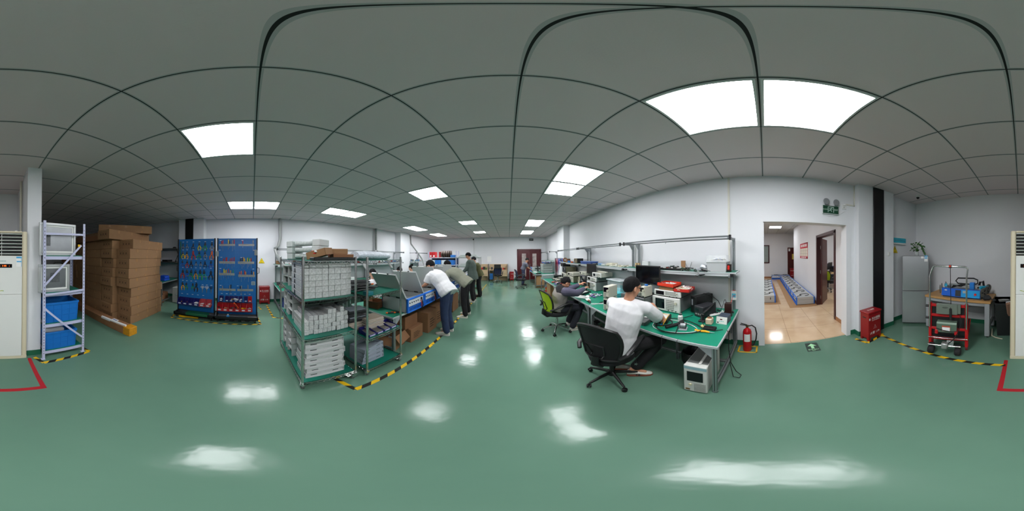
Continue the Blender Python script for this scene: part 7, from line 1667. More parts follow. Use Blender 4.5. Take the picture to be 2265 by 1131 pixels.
# ---------------------------------------------------------------- left bench row with open equipment cases
lb = workbench(0, 3.2, 'aluminium bench carrying the row of open equipment cases', 0, 1.0, shelf=False, grp='left side aluminium benches')
lb.location = (-1.475, 1.72 + 3.2, 0); lb.rotation_euler = (0, 0, PI)
lb2 = workbench(0, 1.9, 'aluminium bench beyond the open cases where two men stand', 0, 1.0, shelf=False, grp='left side aluminium benches')
lb2.location = (-1.475, 4.95 + 1.9, 0); lb2.rotation_euler = (0, 0, PI)
cin = mat('case_interior', '8b8e90', 0.45, 0.3)
def open_case(y0, lean, lab):
    # local: front panel faces -Y ; rotated so it faces +X ; lid hinged on local -X side
    t = thing('equipment_case', lab, 'equipment case', (-1.70, y0 + 0.25, TOPZ), PI / 2, 'open blue and grey equipment cases')
    W, D, Hh = 0.50, 0.50, 0.235
    b = MB(); e = 0.006
    b.box(-W / 2, -D / 2, 0.0, W / 2, D / 2, e); b.box(-W / 2, -D / 2, 0, -W / 2 + e, D / 2, Hh); b.box(W / 2 - e, -D / 2, 0, W / 2, D / 2, Hh); b.box(-W / 2, D / 2 - e, 0, W / 2, D / 2, Hh); b.box(-W / 2, -D / 2, 0, W / 2, -D / 2 + e, Hh)
    for q in ((-W / 2, -D / 2, W / 2, -D / 2 + 0.03), (-W / 2, D / 2 - 0.03, W / 2, D / 2), (-W / 2, -D / 2, -W / 2 + 0.02, D / 2), (W / 2 - 0.02, -D / 2, W / 2, D / 2)): b.box(q[0], q[1], Hh - 0.006, q[2], q[3], Hh)
    b.out('body', CG, t)
    b = MB(); b.box(-W / 2 + 0.03, -D / 2 + 0.04, 0.02, W / 2 - 0.03, D / 2 - 0.04, 0.17, 0, 0.005); b.out('chassis', cin, t)
    eq_front(t, W, Hh, -D / 2)
    b = MB(); frame_rect(b, -W / 2, 0, W / 2, Hh, D / 2, D / 2 + 0.02, 0.02, 0, 0.002); b.out('rear_frame', mat('frame_navy', '22306a', 0.4), t)
    b = MB(); b.tube([(0.10, -0.29, 0.16), (0.11, -0.31, 0.10), (0.12, -0.30, 0.03)], 0.006, 6); b.tube([(0.16, -0.28, 0.16), (0.12, -0.33, 0.06), (0.12, -0.30, 0.0)], 0.009, 6, 1); b.out('cable', [red_t, BLACKR], t)
    L_ = 0.47; th = lean
    p0 = Vector((-W / 2 - 0.004, 0, Hh + 0.004)); d = Vector((-math.sin(th), 0, math.cos(th))); n = Vector((-math.cos(th), 0, -math.sin(th)))
    def q3(u, v, h): return tuple(p0 + d * u + Vector((0, v, 0)) + n * h)
    def plate(u0, u1, v0, v1, h0, h1): b.add([q3(u0, v0, h0), q3(u1, v0, h0), q3(u1, v1, h0), q3(u0, v1, h0), q3(u0, v0, h1), q3(u1, v0, h1), q3(u1, v1, h1), q3(u0, v1, h1)], [(0, 1, 2, 3), (7, 6, 5, 4), (0, 4, 5, 1), (1, 5, 6, 2), (2, 6, 7, 3), (3, 7, 4, 0)])
    b = MB(); plate(0, L_, -0.25, 0.25, 0, 0.004); plate(0, L_, -0.25, -0.246, -0.02, 0); plate(0, L_, 0.246, 0.25, -0.02, 0); plate(L_ - 0.004, L_, -0.25, 0.25, -0.02, 0)
    l_ = b.out('lid', CG, t)
    for v in (-0.1, 0.12):
        b = MB(); plate(L_ - 0.01, L_ + 0.012, v - 0.012, v + 0.012, -0.012, 0.0); b.out('latch', BLACK, l_)
        b = MB(); plate(-0.01, 0.02, v - 0.04, v + 0.04, 0.004, 0.010); b.out('hinge', BLACK, l_)
    return t
leans = [0.57, 0.57, 0.30, 0.35, 0.30]
for k in range(5): open_case(2.0 + 0.52 * k, leans[k], 'open grey and blue equipment case, %s' % ['nearest the wire racks', 'second in the row', 'in front of the man in white shirt', 'in front of the man in grey green tee', 'last in the row'][k])
open_box('cardboard_box', 'open brown carton on the bench end behind the second rack', (-2.10, 1.96, TOPZ), (0.30, 0.26, 0.12), CARD2, (0, 0, 0.2))
for k, (x, y) in enumerate(((-1.62, 1.86), (-1.57, 1.93))):
    t = thing('screwdriver_tool', 'black and orange handled tool on the left bench end, %s' % ['left one', 'right one'][k], 'tool', (x, y, TOPZ + 0.013), 0.9 - 0.3 * k)
    b = MB(); b.cyl((-0.06, 0, 0), (0.03, 0, 0), 0.013, n=10); b.out('handle', BLACK, t)
    for x in (0.03, -0.09): b = MB(); b.cyl((x, 0, 0), (x + 0.03, 0, 0), 0.0135, n=10); b.out('orange_band', ORANGE, t)
inkm = mat('print_ink', '3e2a1c', 0.8)
def carton_box(lab, x0, x1, y0, y1, z0, z1, m=CARD, pr=True, rz=0):
    t = thing('cardboard_box', lab, 'box', ((x0 + x1) / 2, (y0 + y1) / 2, z0), rz, 'cartons under the left bench')
    w, d, h = x1 - x0, y1 - y0, z1 - z0
    b = MB(); b.box(-w / 2, -d / 2, 0, w / 2, d / 2, h, 0, 0.004); b.out('carton', m, t)
    if pr:
        b = MB()
        for k in range(4): b.box(w / 2, -d * 0.28, h * (0.25 + 0.12 * k), w / 2 + 0.001, d * (0.1 + 0.08 * (k % 3)), h * (0.29 + 0.12 * k))
        b.out('print', inkm, t)
    return t
ck = mat('carton_brown', '8a6344', 0.85, noise=0.08, nscale=4)
carton_box('brown carton on the floor under the first equipment case', -2.0, -1.55, 2.27, 2.66, 0, 0.28, ck)
carton_box('brown carton stacked on another under the first equipment case', -2.02, -1.62, 2.20, 2.58, 0.281, 0.53, CARD2, False)
carton_box('taller brown carton under the second equipment case', -1.95, -1.50, 2.78, 3.16, 0, 0.46, ck)
carton_box('brown carton beside the legs of the man in jeans', -1.95, -1.56, 3.24, 3.62, 0, 0.46, ck)
carton_box('brown carton farther under the left bench behind the man in jeans', -1.95, -1.52, 3.70, 4.1, 0, 0.50, ck, False)
carton_box('brown carton under the left bench behind the second man', -1.95, -1.52, 4.25, 4.75, 0, 0.50, ck, False)
open_box('cardboard_box', 'open flapped carton on the floor beside the second wire rack', (-1.78, 2.00, 0.002), (0.36, 0.36, 0.22), ck, (0, 0, 0.2), flaps=True)
b = MB(); b.rbox((0, 0, 0.1), (0.14, 0.10, 0.10), (0.2, 0.3, 0.3), b=0.01); b.out('grey_part', IG, loc=(-1.74, 1.98, 0.02), label='grey metal part inside the open flapped carton', cat='part')
# items on the bench beyond the cases
for k, (y, z, lb_) in enumerate(((5.25, 0, 'white and blue case on the bench before the tall man'), (5.95, 0, 'white and blue case on the bench before the fourth man'))):
    c_ = dup(c0, (-1.76, y, TOPZ), PI / 2, lb_, 'test units in the workshop')

# ---------------------------------------------------------------- benches along the left wall
for k, (ya, yb, lab) in enumerate(((0.70, 2.62, 'left wall workbench nearest the red fire cabinet'), (2.66, 4.60, 'left wall workbench where the long haired woman sits'), (4.64, 6.58, 'left wall workbench where the woman in pink sits'), (7.62, 8.98, 'left wall workbench beyond the white pillar'))):
    w_ = workbench(0, yb - ya, lab, 0, 1.42, grp='left wall workbenches'); w_.location = (-4.12, yb, 0); w_.rotation_euler = (0, 0, PI)
for k, (ya, yb) in enumerate(((0.75, 2.6), (2.7, 4.6), (4.7, 6.55), (7.7, 8.85))):
    w_ = 'on the %s left wall bench' % ORDS[k]
    scatter(-4.45, ya, yb, TOPZ, 10, w_, 60 + k, 0.15, 1.3); scatter(-4.95, ya, yb, TOPZ, 8, w_ + ' back', 70 + k, 0.12, 1.8); scatter(-5.27, ya, yb, SZ, 10, 'over the %s left wall bench' % ORDS[k], 80 + k, 0.04, 1.3)
simple('blue_box', 'blue crate under the nearest left wall bench', 'crate', (-4.7, 1.1, 0.002), 0, (0.5, 0.5, 0.3), mat('crate_navy', '1a3a9a', 0.45))
simple('cardboard_box', 'brown carton under the nearest left wall bench', 'box', (-4.7, 1.75, 0.002), 0, (0.5, 0.5, 0.4), CARD2)
simple('tool_board', 'small blue board standing on the left wall bench by the woman in pink', 'panel', (-4.3, 4.0, TOPZ), 0.3, (0.03, 0.34, 0.30), mat('panel_navy', '1c3c7c', 0.4))
simple('orange_box', 'orange parts box on the left wall bench', 'box', (-4.3, 2.1, TOPZ), 0.3, (0.12, 0.14, 0.08), ORANGE)
HM = mat('hose_grey', '8f9290', 0.45, 0.2)
def hose(pts, r_, lab):
    P = [Vector(p) for p in pts]; out = []
    for i in range(len(P) - 1):
        n = max(2, int((P[i + 1] - P[i]).length / 0.02))
        for k in range(n): out.append(P[i].lerp(P[i + 1], k / n))
    for _ in range(6): out = [out[0]] + [(out[i - 1] + out[i] * 2 + out[i + 1]) / 4 for i in range(1, len(out) - 1)] + [out[-1]]
    b = MB(); b.tube(out, [r_ * (1.0 if k % 2 else 0.86) for k in range(len(out))], 12); b.out('exhaust_hose', HM, label=lab, cat='hose', group='flexible exhaust hoses')
hose([(-5.5, 0.92, 2.93), (-5.5, 0.93, 2.2), (-5.45, 0.86, 1.95), (-5.3, 0.72, 1.86)], 0.05, 'grey corrugated exhaust hose dropping from the ceiling beside the pegboards')
hose([(-5.3, 0.74, 1.84), (-5.2, 0.80, 1.6), (-4.9, 1.0, 1.25), (-4.5, 1.25, 1.0)], 0.055, 'grey corrugated hose hanging from the rail end down to the near bench')
hose([(-5.5, 5.2, 2.93), (-5.5, 5.2, 1.9)], 0.06, 'straight corrugated exhaust hose in the middle of the left wall')
hose([(-5.3, 4.0, 1.5), (-4.9, 3.9, 1.42), (-4.5, 3.85, 1.1)], 0.055, 'grey hose arching behind the long haired woman')
hose([(-5.3, 5.35, 1.5), (-4.8, 5.25, 1.45), (-4.5, 5.2, 1.1)], 0.055, 'grey hose arching beside the woman in pink')
hose([(-5.5, 8.0, 2.9), (-5.45, 8.0, 2.4), (-5.2, 8.3, 1.9), (-5.0, 8.5, 1.5), (-4.8, 8.5, 1.0)], 0.045, 'grey hose curving down beyond the left white pillar')
# far white rack
t = thing('storage_rack', 'white steel rack with red file boxes and brown coils by the far left wall', 'shelving rack', (-3.9, 9.25, 0))
for sx in (-1, 1):
    for sy in (-1, 1):
        b = MB(); b.box(sx * 0.9 - 0.02, sy * 0.22 - 0.02, 0, sx * 0.9 + 0.02, sy * 0.22 + 0.02, 1.95 if True else 0); b.out('post', LIL, t)
for z in (0.25, 0.70, 1.13, 1.57):
    b = MB(); b.box(-0.9, -0.22, z - 0.04, 0.9, 0.22, z); b.out('shelf', mat('rack_white', 'cdcfdc', 0.4), t)
b = MB(); b.box(-0.9, 0.21, 0.25, 0.9, 0.22, 1.56); b.out('back_panel', mat('rack_back', '3c4460', 0.5), t)
for k in range(3): simple('file_box', 'red file box with white label on the far rack, %s from the left' % colo[k], 'file box', (-4.68 + 0.22 * k + (0.14 if k == 2 else 0), 9.2, 1.571), 0, (0.19 if k < 2 else 0.05, 0.3, 0.34), mat('file_red', 'b81a22', 0.45), grp='red file boxes on the far rack')
for k in range(2): simple('file_label', 'white label on a red file box, %s' % ['left one', 'right one'][k], 'label', (-4.68 + 0.22 * k, 9.047, 1.61), 0, (0.1, 0.004, 0.1), PAPER, 0)
cb = mat('coil_brown', '3c2c22', 0.6, noise=0.3, nscale=40)
for k in range(5):
    b = MB(); b.lathe([(0.08, -0.055), (0.2, -0.05), (0.2, 0.05), (0.08, 0.055), (0.08, -0.055)], (0, 0, 0.2), axis='X', n=20, caps=False); b.out('cable_coil', cb, loc=(-3.92 + 0.13 * k, 9.22, 1.571), rot=(0, 0, 0.06 * k), label='dark brown coil of cable on the far rack, %s from the left' % colo[k], cat='coil', group='brown cable coils')
simple('blue_bin', 'blue bin at the right end of the far rack top shelf', 'bin', (-3.2, 9.15, 1.571), 0, (0.3, 0.3, 0.15), BLUEP)
for k in range(4): simple('parts_box', 'white fronted blue box on the middle shelf of the far rack, %s from the left' % colo[k], 'box', (-4.6 + 0.42 * k, 9.17, 1.131), 0, (0.38, 0.3, 0.28), BLUEP if k % 2 else mat('box_pale', 'c8d0d8', 0.5), grp='boxes on the far rack')
# wire rack before the far wall
wire_rack(-2.60, -1.42, 7.75, 8.25, (0.12, 0.6, 1.10, 1.56), 'chrome wire rack in the background behind the standing men')
for z, lab in ((1.568, 'pale foam sheets on the background wire rack top'), (1.108, 'pale foam sheets on the upper shelf of the background rack')):
    b = MB()
    for k in range(3): b.rbox((0, 0, 0.025 + k * 0.05), (1.0 - 0.1 * k, 0.42, 0.045), (0, 0, 0.04 * k), b=0.01)
    b.out('foam_sheets', FM, loc=(-2.0, 8.0, z), label=lab, cat='foam')
# far desks
DW = mat('desk_birch', 'c4ab88', 0.5, noise=0.06, nscale=5); DP = mat('desk_panel', '8a7f74', 0.6)
def desk(x0, x1, lab, dx):
    t = thing('office_desk', lab, 'desk', ((x0 + x1) / 2, 10.72, 0), group='birch office desks at the far wall')
    W = (x1 - x0) / 2
    b = MB(); b.box(-W, -0.27, 0.72, W, 0.27, 0.745, 0, 0.003); b.out('tabletop', DW, t)
    b = MB(); b.box(-W, 0.24, 0.0, W, 0.27, 1.10); b.out('screen_panel', DW, t)
    b = MB(); b.box(W - 0.02, -0.30, 0, W, 0.27, 1.12); b.out('side_panel', DP, t)
    for k in range(3):
        b = MB(); z = 0.33 + 0.13 * k; b.box(dx - 0.2, -0.26, z, dx + 0.2, 0.2, z + 0.125, 0, 0.003); d_ = b.out('drawer', DW, t)
        b = MB(); b.box(dx - 0.04, -0.272, z + 0.08, dx + 0.04, -0.26, z + 0.09); b.out('handle', STEEL, d_)
    return t
desk(-1.28, -0.06, 'birch desk with dark blue chair at the far wall, right one', 0.37)
desk(-2.5, -1.32, 'birch desk at the far wall, left one beside the wire rack', 0.36)
simple('computer_tower', 'blue computer tower under the right far desk', 'computer', (-1.12, 10.65, 0.12), 0, (0.2, 0.4, 0.38), mat('tower_blue', '1f5f9c', 0.4))
for k, (x, m_, s_) in enumerate(((-1.75, REDP, 0.10), (-1.62, DARK, 0.14), (-1.48, mat('plant_green', '4a7a30', 0.6), 0.09), (-1.10, DARK, 0.12), (-0.90, BLACK, 0.08), (-0.35, REDP, 0.09), (-0.25, mat('item_brown', '5a3020', 0.5), 0.08), (-0.5, DARK, 0.10))):
    b = MB(); b.cbox((0, 0, s_ * 0.7), (s_, s_, s_ * 1.4), b=0.01); b.out('desk_item', m_, loc=(x, 10.72, 0.746), label='small %s item on the far desks, %s from the left' % (['red', 'dark', 'green', 'dark', 'black', 'red', 'brown', 'dark'][k], colo[k]), cat='desk item')
fire_box((0.20, 10.80, 0), 0, 'red fire cabinet at the far wall between desk and maroon door', 0.60, 0.27, 0.22)
t = tag(thing('door_3', None, None, (1.40, 10.995, 0)), kind='structure')
b = MB(); b.box(-0.82, -0.06, 0, -0.76, 0, 2.10); b.box(0.76, -0.06, 0, 0.82, 0, 2.10); b.box(-0.82, -0.06, 2.04, 0.82, 0, 2.10); b.out('door_frame', mat('door_maroon', '4a0f16', 0.4), t)
for s in (-1, 1):
    b = MB(); x0, x1 = (-0.755, -0.004) if s < 0 else (0.004, 0.755); c_ = -0.36 if s < 0 else 0.36
    b.box(x0, -0.045, 0.01, c_ - 0.14, -0.01, 2.035); b.box(c_ + 0.14, -0.045, 0.01, x1, -0.01, 2.035); b.box(c_ - 0.14, -0.045, 1.80, c_ + 0.14, -0.01, 2.035); b.box(c_ - 0.14, -0.045, 0.01, c_ + 0.14, -0.01, 0.25); l_ = b.out('door_leaf', mat('door_maroon', '4a0f16', 0.4), t)
    b = MB(); b.box(c_ - 0.14, -0.03, 0.25, c_ + 0.14, -0.02, 1.80); b.out('glass', mat('door_glass', 'a59a96', 0.15, noise=0.35, nscale=6), l_)
    b = MB(); b.box(s * 0.06 - 0.01, -0.075, 0.9, s * 0.06 + 0.01, -0.045, 1.1); b.out('handle', STEEL, l_)
t = thing('exit_sign', 'small dark exit sign above the far maroon door', 'exit sign', (1.55, 10.99, 2.68))
b = MB(); b.box(-0.14, -0.04, -0.01, 0.14, 0, 0.15, 0, 0.004); b.out('housing', DARK, t)
put_text('EXIT', 0.09, mat('exit_print', 'b9d3c6', 0.5), (0, -0.042, 0.07), (PI / 2, 0, 0), t)
t = thing('security_camera', 'small black camera high on the far wall', 'camera', (-2.39, 10.99, 2.80))
b = MB(); b.sph((0, -0.05, 0), 0.05, 10); b.out('lens', BLACK, t)
b = MB(); b.box(0.02, -0.02, -1.25, 0.04, 0, 0.1); b.out('conduit', mat('trunk_grey', 'a8a8a6', 0.5), t)
simple('paper_notice', 'pale paper notice on the far wall above the desk divider', 'notice', (-1.30, 10.993, 1.25), 0, (0.28, 0.004, 0.38), PAPER, 0)
t = thing('paper_notice', 'pale paper notice on the right wall before the far pillar', 'notice', (2.557, 8.2, 1.42))
b = MB(); b.box(0, -0.12, 0, 0.002, 0.12, 0.35); b.out('sheet', PAPER, t)
# ================================================================ CHAIRS AND PEOPLE
MESHB = mat('mesh_black', '141417', 0.7, alpha=0.93, bump=0.5, bscale=300)
def office_chair(loc, face, lab, back=MESHB, base=BLACK, seat=mat('seat_black', '131316', 0.85), grp='office chairs', bm=None):
    # local +X = direction the chair faces
    t = thing('office_chair', lab, 'chair', loc, face, grp)
    b = MB(); b.loft([[(0.26 * math.cos(a) * s, 0.25 * math.sin(a) * s * (1 + 0.08 * math.cos(a)), z) for a in [2 * PI * k / 24 for k in range(24)]] for s, z in ((0.86, 0.40), (0.98, 0.415), (1.0, 0.445), (0.95, 0.475), (0.7, 0.485))], 0); b.out('seat', seat, t)
    # curved back frame with mesh
    def bp(u, v):   # u -1..1 sideways, v 0..1 up
        w = 0.245 * (0.74 + 0.46 * v - 0.34 * v * v * v)
        return (-0.25 - 0.09 * v + 0.06 * u * u + 0.03 * math.sin(v * 3), u * w, 0.50 + (0.44 - 0.05 * u * u * v) * v)
    prm = [bp(-1, v / 8) for v in range(9)] + [bp(u / 4, 1) for u in range(-3, 4)] + [bp(1, v / 8) for v in range(8, -1, -1)] + [bp(u / 4, 0) for u in range(3, -4, -1)]
    b = MB(); b.tube(prm, 0.017, 8, closed=True); b.out('back_frame', BLACK, t)
    b = MB(); vs = []; fs = []
    for i in range(9):
        for j in range(9): p = bp(-0.97 + 1.94 * i / 8, 0.01 + 0.98 * j / 8); vs.append(p)
    for i in range(8):
        for j in range(8): fs.append((i * 9 + j, (i + 1) * 9 + j, (i + 1) * 9 + j + 1, i * 9 + j + 1))
    b.add(vs + [(x + 0.004, y, z) for x, y, z in vs], fs + [tuple(81 + q for q in f[::-1]) for f in fs], 0, True); b.out('backrest_mesh', back, t)
    b = MB(); b.tube([bp(-0.35, 0.15), (-0.31, -0.10, 0.72), (-0.31, 0.10, 0.72), bp(0.35, 0.15), (-0.28, 0.06, 0.54), (-0.28, -0.06, 0.54)], 0.009, 6, closed=True); b.out('lumbar_frame', BLACK, t)
    b = MB(); b.tube([(-0.05, 0, 0.40), (-0.22, 0, 0.39), (-0.30, 0, 0.46), (-0.29, 0, 0.56)], [0.03, 0.03, 0.028, 0.022], 8, flat=1.6); b.out('back_support', BLACK, t)
    for s in (-1, 1):
        b = MB(); b.tube([(-0.25, s * 0.22, 0.57), (-0.20, s * 0.27, 0.60), (-0.02, s * 0.295, 0.665), (0.10, s * 0.295, 0.68), (0.17, s * 0.29, 0.66), (0.17, s * 0.285, 0.60), (0.10, s * 0.28, 0.48), (0.04, s * 0.24, 0.42)], [0.017, 0.02, 0.022, 0.022, 0.02, 0.018, 0.017, 0.015], 8, flat=1.3); b.out('armrest', BLACK, t)
    b = MB(); b.cyl((0, 0, 0.12), (0, 0, 0.30), 0.026, n=14); b.cyl((0, 0, 0.28), (0, 0, 0.41), 0.019, n=12); b.box(-0.1, -0.07, 0.385, 0.1, 0.07, 0.405); b.out('gas_lift', BLACK if base is BLACK else CHROME, t)
    b = MB(); b.cyl((0, 0, 0.08), (0, 0, 0.15), 0.045, 0.035, n=16)
    for k in range(5):
        a = 2 * PI * k / 5 + 0.3; c_, s_ = math.cos(a), math.sin(a)
        b.tube([(0.03 * c_, 0.03 * s_, 0.125), (0.15 * c_, 0.15 * s_, 0.11), (0.275 * c_, 0.275 * s_, 0.075)], [0.026, 0.022, 0.016], 8, flat=0.8)
    b.out('star_base', base, t)
    for k in range(5):
        a = 2 * PI * k / 5 + 0.3; c_, s_ = math.cos(a), math.sin(a)
        b = MB()
        for q in (-1, 1): b.lathe([(0.012, q * 0.006), (0.026, q * 0.007), (0.0275, q * 0.013), (0.024, q * 0.022), (0.01, q * 0.024)], (0, 0, 0), axis='Y', n=14)
        b.cyl((0, 0, 0.0), (0, 0, 0.045), 0.008, n=8); b.out('caster', BLACK, t, loc=(0.285 * c_, 0.285 * s_, 0.0285), rot=(0, 0, a + 1.0))
    return t
ch1 = office_chair((1.00, 1.385, 0), R(24), 'black mesh office chair under the seated man in white shirt')
ch2 = office_chair((0.94, 3.12, 0), R(12), 'lime green mesh office chair with chrome base under the man in grey', mat('mesh_lime', 'a8c80a', 0.5, bump=0.3, bscale=200), CHROME)
ch3 = office_chair((0.62, 8.15, 0), R(-10), 'empty black and navy office chair with chrome base in the far aisle', mat('mesh_navy', '1a2244', 0.6), CHROME)
ch4 = office_chair((-0.66, 10.05, 0), R(90), 'dark navy high office chair at the right far desk', mat('mesh_navy', '1a2244', 0.6), CHROME)
b = MB(); b.box(-0.42, -0.20, 0.90, -0.36, 0.20, 1.14, 0, 0.02); b.out('headrest', BLACK, ch4)
for x, y, lb in ((-3.25, 2.98, 'dark office chair under the long haired woman'), (-3.42, 4.33, 'dark office chair under the woman in pink'), (-3.50, 5.20, 'dark office chair under the woman in white by the pillar')):
    dup(ch1, (x, y, 0), PI, lb)
dup(ch2, (6.35, -2.66, 0.002), R(-60), 'lime green mesh chair glimpsed in the office through the maroon door')
t = thing('keychain', 'small silver star keychain hanging from the black mesh chair', 'keychain', (1.145, 1.17, 0.27))
b = MB(); b.tube([(0, 0, 0.13), (0.004, 0, 0.06)], 0.003, 5); b.out('strap', BLACK, t)
b = MB(); b.prism([(0.022 * (1 if k % 2 else 0.42) * math.cos(k * PI / 5), 0.022 * (1 if k % 2 else 0.42) * math.sin(k * PI / 5)) for k in range(10)], -0.003, 0.003, 'X'); b.out('star', STEEL, t, loc=(0, 0, 0.04), rot=(0, 0, 0.8))

def ell_ring(c, ax, ay, rx, ry, n=20, pw=2.3):
    out = []
    for k in range(n):
        a = 2 * PI * k / n; c_, s_ = math.cos(a), math.sin(a)
        out.append(tuple(c + ax * rx * math.copysign(abs(c_) ** (2 / pw), c_) + ay * ry * math.copysign(abs(s_) ** (2 / pw), s_)))
    return out
def limb(b, pts, rad, n=12):
    # resample a joint chain into a smooth tapering tube with rounded ends
    P = []; Q = []
    V_ = [Vector(p) for p in pts]
    for i in range(len(V_) - 1):
        for k in range(5): P.append(V_[i].lerp(V_[i + 1], k / 5)); Q.append(rad[i] + (rad[i + 1] - rad[i]) * k / 5)
    P.append(V_[-1]); Q.append(rad[-1])
    for _ in range(2): P = [P[0]] + [(P[i - 1] + P[i] * 2 + P[i + 1]) / 4 for i in range(1, len(P) - 1)] + [P[-1]]
    b.tube(P, Q, n); b.sph(P[0], Q[0], 10); b.sph(P[-1], Q[-1], 10)
def remesh(o, vox, it=3, disp=0, dsc=0.06):
    m = o.modifiers.new('remesh', 'REMESH'); m.mode = 'VOXEL'; m.voxel_size = vox; m.use_smooth_shade = True
    s = o.modifiers.new('smooth', 'SMOOTH'); s.iterations = it; s.factor = 0.5
    if disp:
        tx = bpy.data.textures.get('folds%g' % dsc) or bpy.data.textures.new('folds%g' % dsc, 'CLOUDS')
        tx.noise_scale = dsc; tx.noise_depth = 2
        d = o.modifiers.new('folds', 'DISPLACE'); d.texture = tx; d.strength = disp; d.mid_level = 0.5; d.texture_coords = 'LOCAL'
def hand(b, w, d, up, side, curl=0.5, s=1.0):
    # w wrist, d direction of fingers, up = back of hand normal, side = thumb side
    w = Vector(w); d = Vector(d).normalized(); up = (Vector(up) - d * Vector(up).dot(d)).normalized(); sd = d.cross(up).normalized() * side
    rings = []
    for u, wd, th in ((-0.01, 0.026, 0.02), (0.02, 0.030, 0.018), (0.05, 0.038, 0.015), (0.085, 0.040, 0.013)):
        rings.append(ell_ring(w + d * u * s, sd, up, wd * s, th * s, 12))
    # orientation of ring for outward normals is fixed by remesh
    b.loft(rings)
    for k in range(4):
        off = (0.030 - 0.0205 * k) * s; ln = (0.068, 0.076, 0.070, 0.055)[k] * s
        p = w + d * 0.08 * s + sd * off; pts = [p]; dd = d.copy(); a = 0
        for j, f in enumerate((0.45, 0.30, 0.25)):
            a += curl * (0.55 + 0.25 * j) + 0.05 * k
            dd = d * math.cos(a) - up * math.sin(a)
            pts.append(pts[-1] + dd * ln * f)
        b.tube([tuple(q) for q in pts], [0.0092 * s, 0.0085 * s, 0.008 * s, 0.0068 * s], 8); b.sph(tuple(pts[-1]), 0.0068 * s, 8)
    p = w + d * 0.025 * s + sd * 0.028 * s
    q1 = p + (sd * 0.75 + d * 0.65 - up * 0.2).normalized() * 0.036 * s; q2 = q1 + (d * 0.9 + sd * 0.2 - up * 0.45).normalized() * 0.030 * s
    b.tube([tuple(p), tuple(q1), tuple(q2)], [0.013 * s, 0.0105 * s, 0.0085 * s], 8); b.sph(tuple(q2), 0.0085 * s, 8)
def person(lab, J, skin=SKIN, shirt=None, sleeve=0.62, trousers=None, shoes=None, sole=None, hair='short', vox=0.006, hem=0.10, loose=0.02, cloth_vox=0.011, rad=1.0, hood=None, glasses=False, trl=1.0):
    ox, oy = J['pelvis'][0], J['pelvis'][1]
    t = thing('person', lab, 'person', (ox, oy, 0))
    V = {k: Vector(v) - Vector((ox, oy, 0)) for k, v in J.items() if k not in ('face', 'hd')}
    sL, sR = V['shL'], V['shR']
    side = (sR - sL).normalized(); pel = V['pelvis']; nk = V['neck']; ch = V['chest']
    hs = (V['hipR'] - V['hipL']).normalized()
    face = Vector(J['face']).normalized(); hd = V['head']
    upv = (hd - nk).normalized(); 
    hz = (Vector((0, 0, 1)) - face * face.z).normalized(); hx = face.cross(hz).normalized()
    def torso(b, inf, top=True, bottom=0.0):
        rings = []
        spec = [(pel + (pel - ch).normalized() * bottom, hs, 0.165, 0.125), (pel, hs, 0.168, 0.125), (pel.lerp(ch, 0.5), (hs + side).normalized(), 0.145, 0.105), (ch, side, 0.165, 0.12), (ch.lerp(nk, 0.55), side, 0.175, 0.105), (ch.lerp(nk, 0.85), side, 0.13, 0.08), (nk - (nk - ch).normalized() * (0.0 if inf > 0 else 0.03), side, 0.052, 0.05)]
        for i, (c_, sv, rx, ry) in enumerate(spec):
            ax = (spec[min(i + 1, 6)][0] - spec[max(i - 1, 0)][0]).normalized(); sv = (sv - ax * sv.dot(ax)).normalized(); fy = ax.cross(sv)
            rings.append(ell_ring(c_, sv, fy, rx * rad + inf, ry * rad + inf, 20))
        b.loft(rings)
    # body
    b = MB(); torso(b, -0.012)
    limb(b, [nk - (nk - ch).normalized() * 0.06, nk, nk.lerp(hd, 0.7)], [0.07, 0.060, 0.054])
    for S_ in 'LR':
        s = -1 if S_ == 'L' else 1
        limb(b, [V['sh' + S_] - side * s * 0.02, V['el' + S_], V['wr' + S_]], [0.052, 0.039, 0.026])
        limb(b, [V['el' + S_], V['el' + S_].lerp(V['wr' + S_], 0.35), V['wr' + S_]], [0.038, 0.041, 0.026])
        limb(b, [V['hip' + S_], V['kn' + S_], V['an' + S_]], [0.075, 0.052, 0.036]); limb(b, [V['kn' + S_], V['kn' + S_].lerp(V['an' + S_], 0.35), V['an' + S_]], [0.05, 0.052, 0.034])
        fd = V['toe' + S_] - V['an' + S_]; limb(b, [V['an' + S_], V['an' + S_] + fd * 0.55 + Vector((0, 0, -0.015))], [0.032, 0.022])
        wd = J.get('hd', {}).get(S_) or tuple(V['wr' + S_] - V['el' + S_])
        hand(b, V['wr' + S_], wd, (0, 0, 1), s * -1, 0.5)
    # head
    def hp(x, y, z): return tuple(hd + hx * x + face * y + hz * z)
    def ell(c_, r_, n=16):
        q = MB(); q.sph((0, 0, 0), r_, n); o = hp(*c_); m_ = Matrix(((hx.x, face.x, hz.x, o[0]), (hx.y, face.y, hz.y, o[1]), (hx.z, face.z, hz.z, o[2]), (0, 0, 0, 1)))
        b.X = m_; b.sph((0, 0, 0), r_, n); b.X = Matrix.Identity(4)
    ell((0, -0.012, 0.028), (0.074, 0.092, 0.085)); ell((0, 0.02, -0.03), (0.060, 0.068, 0.078)); ell((0, 0.045, -0.078), (0.033, 0.032, 0.026)); ell((0, 0.04, 0.03), (0.062, 0.05, 0.05))
    ell((0, 0.094, -0.018), (0.012, 0.018, 0.016), 10); ell((0, 0.088, 0.004), (0.009, 0.012, 0.024), 10)
    ell((0, 0.082, -0.052), (0.024, 0.010, 0.005), 10); ell((0, 0.080, -0.061), (0.020, 0.010, 0.005), 10)
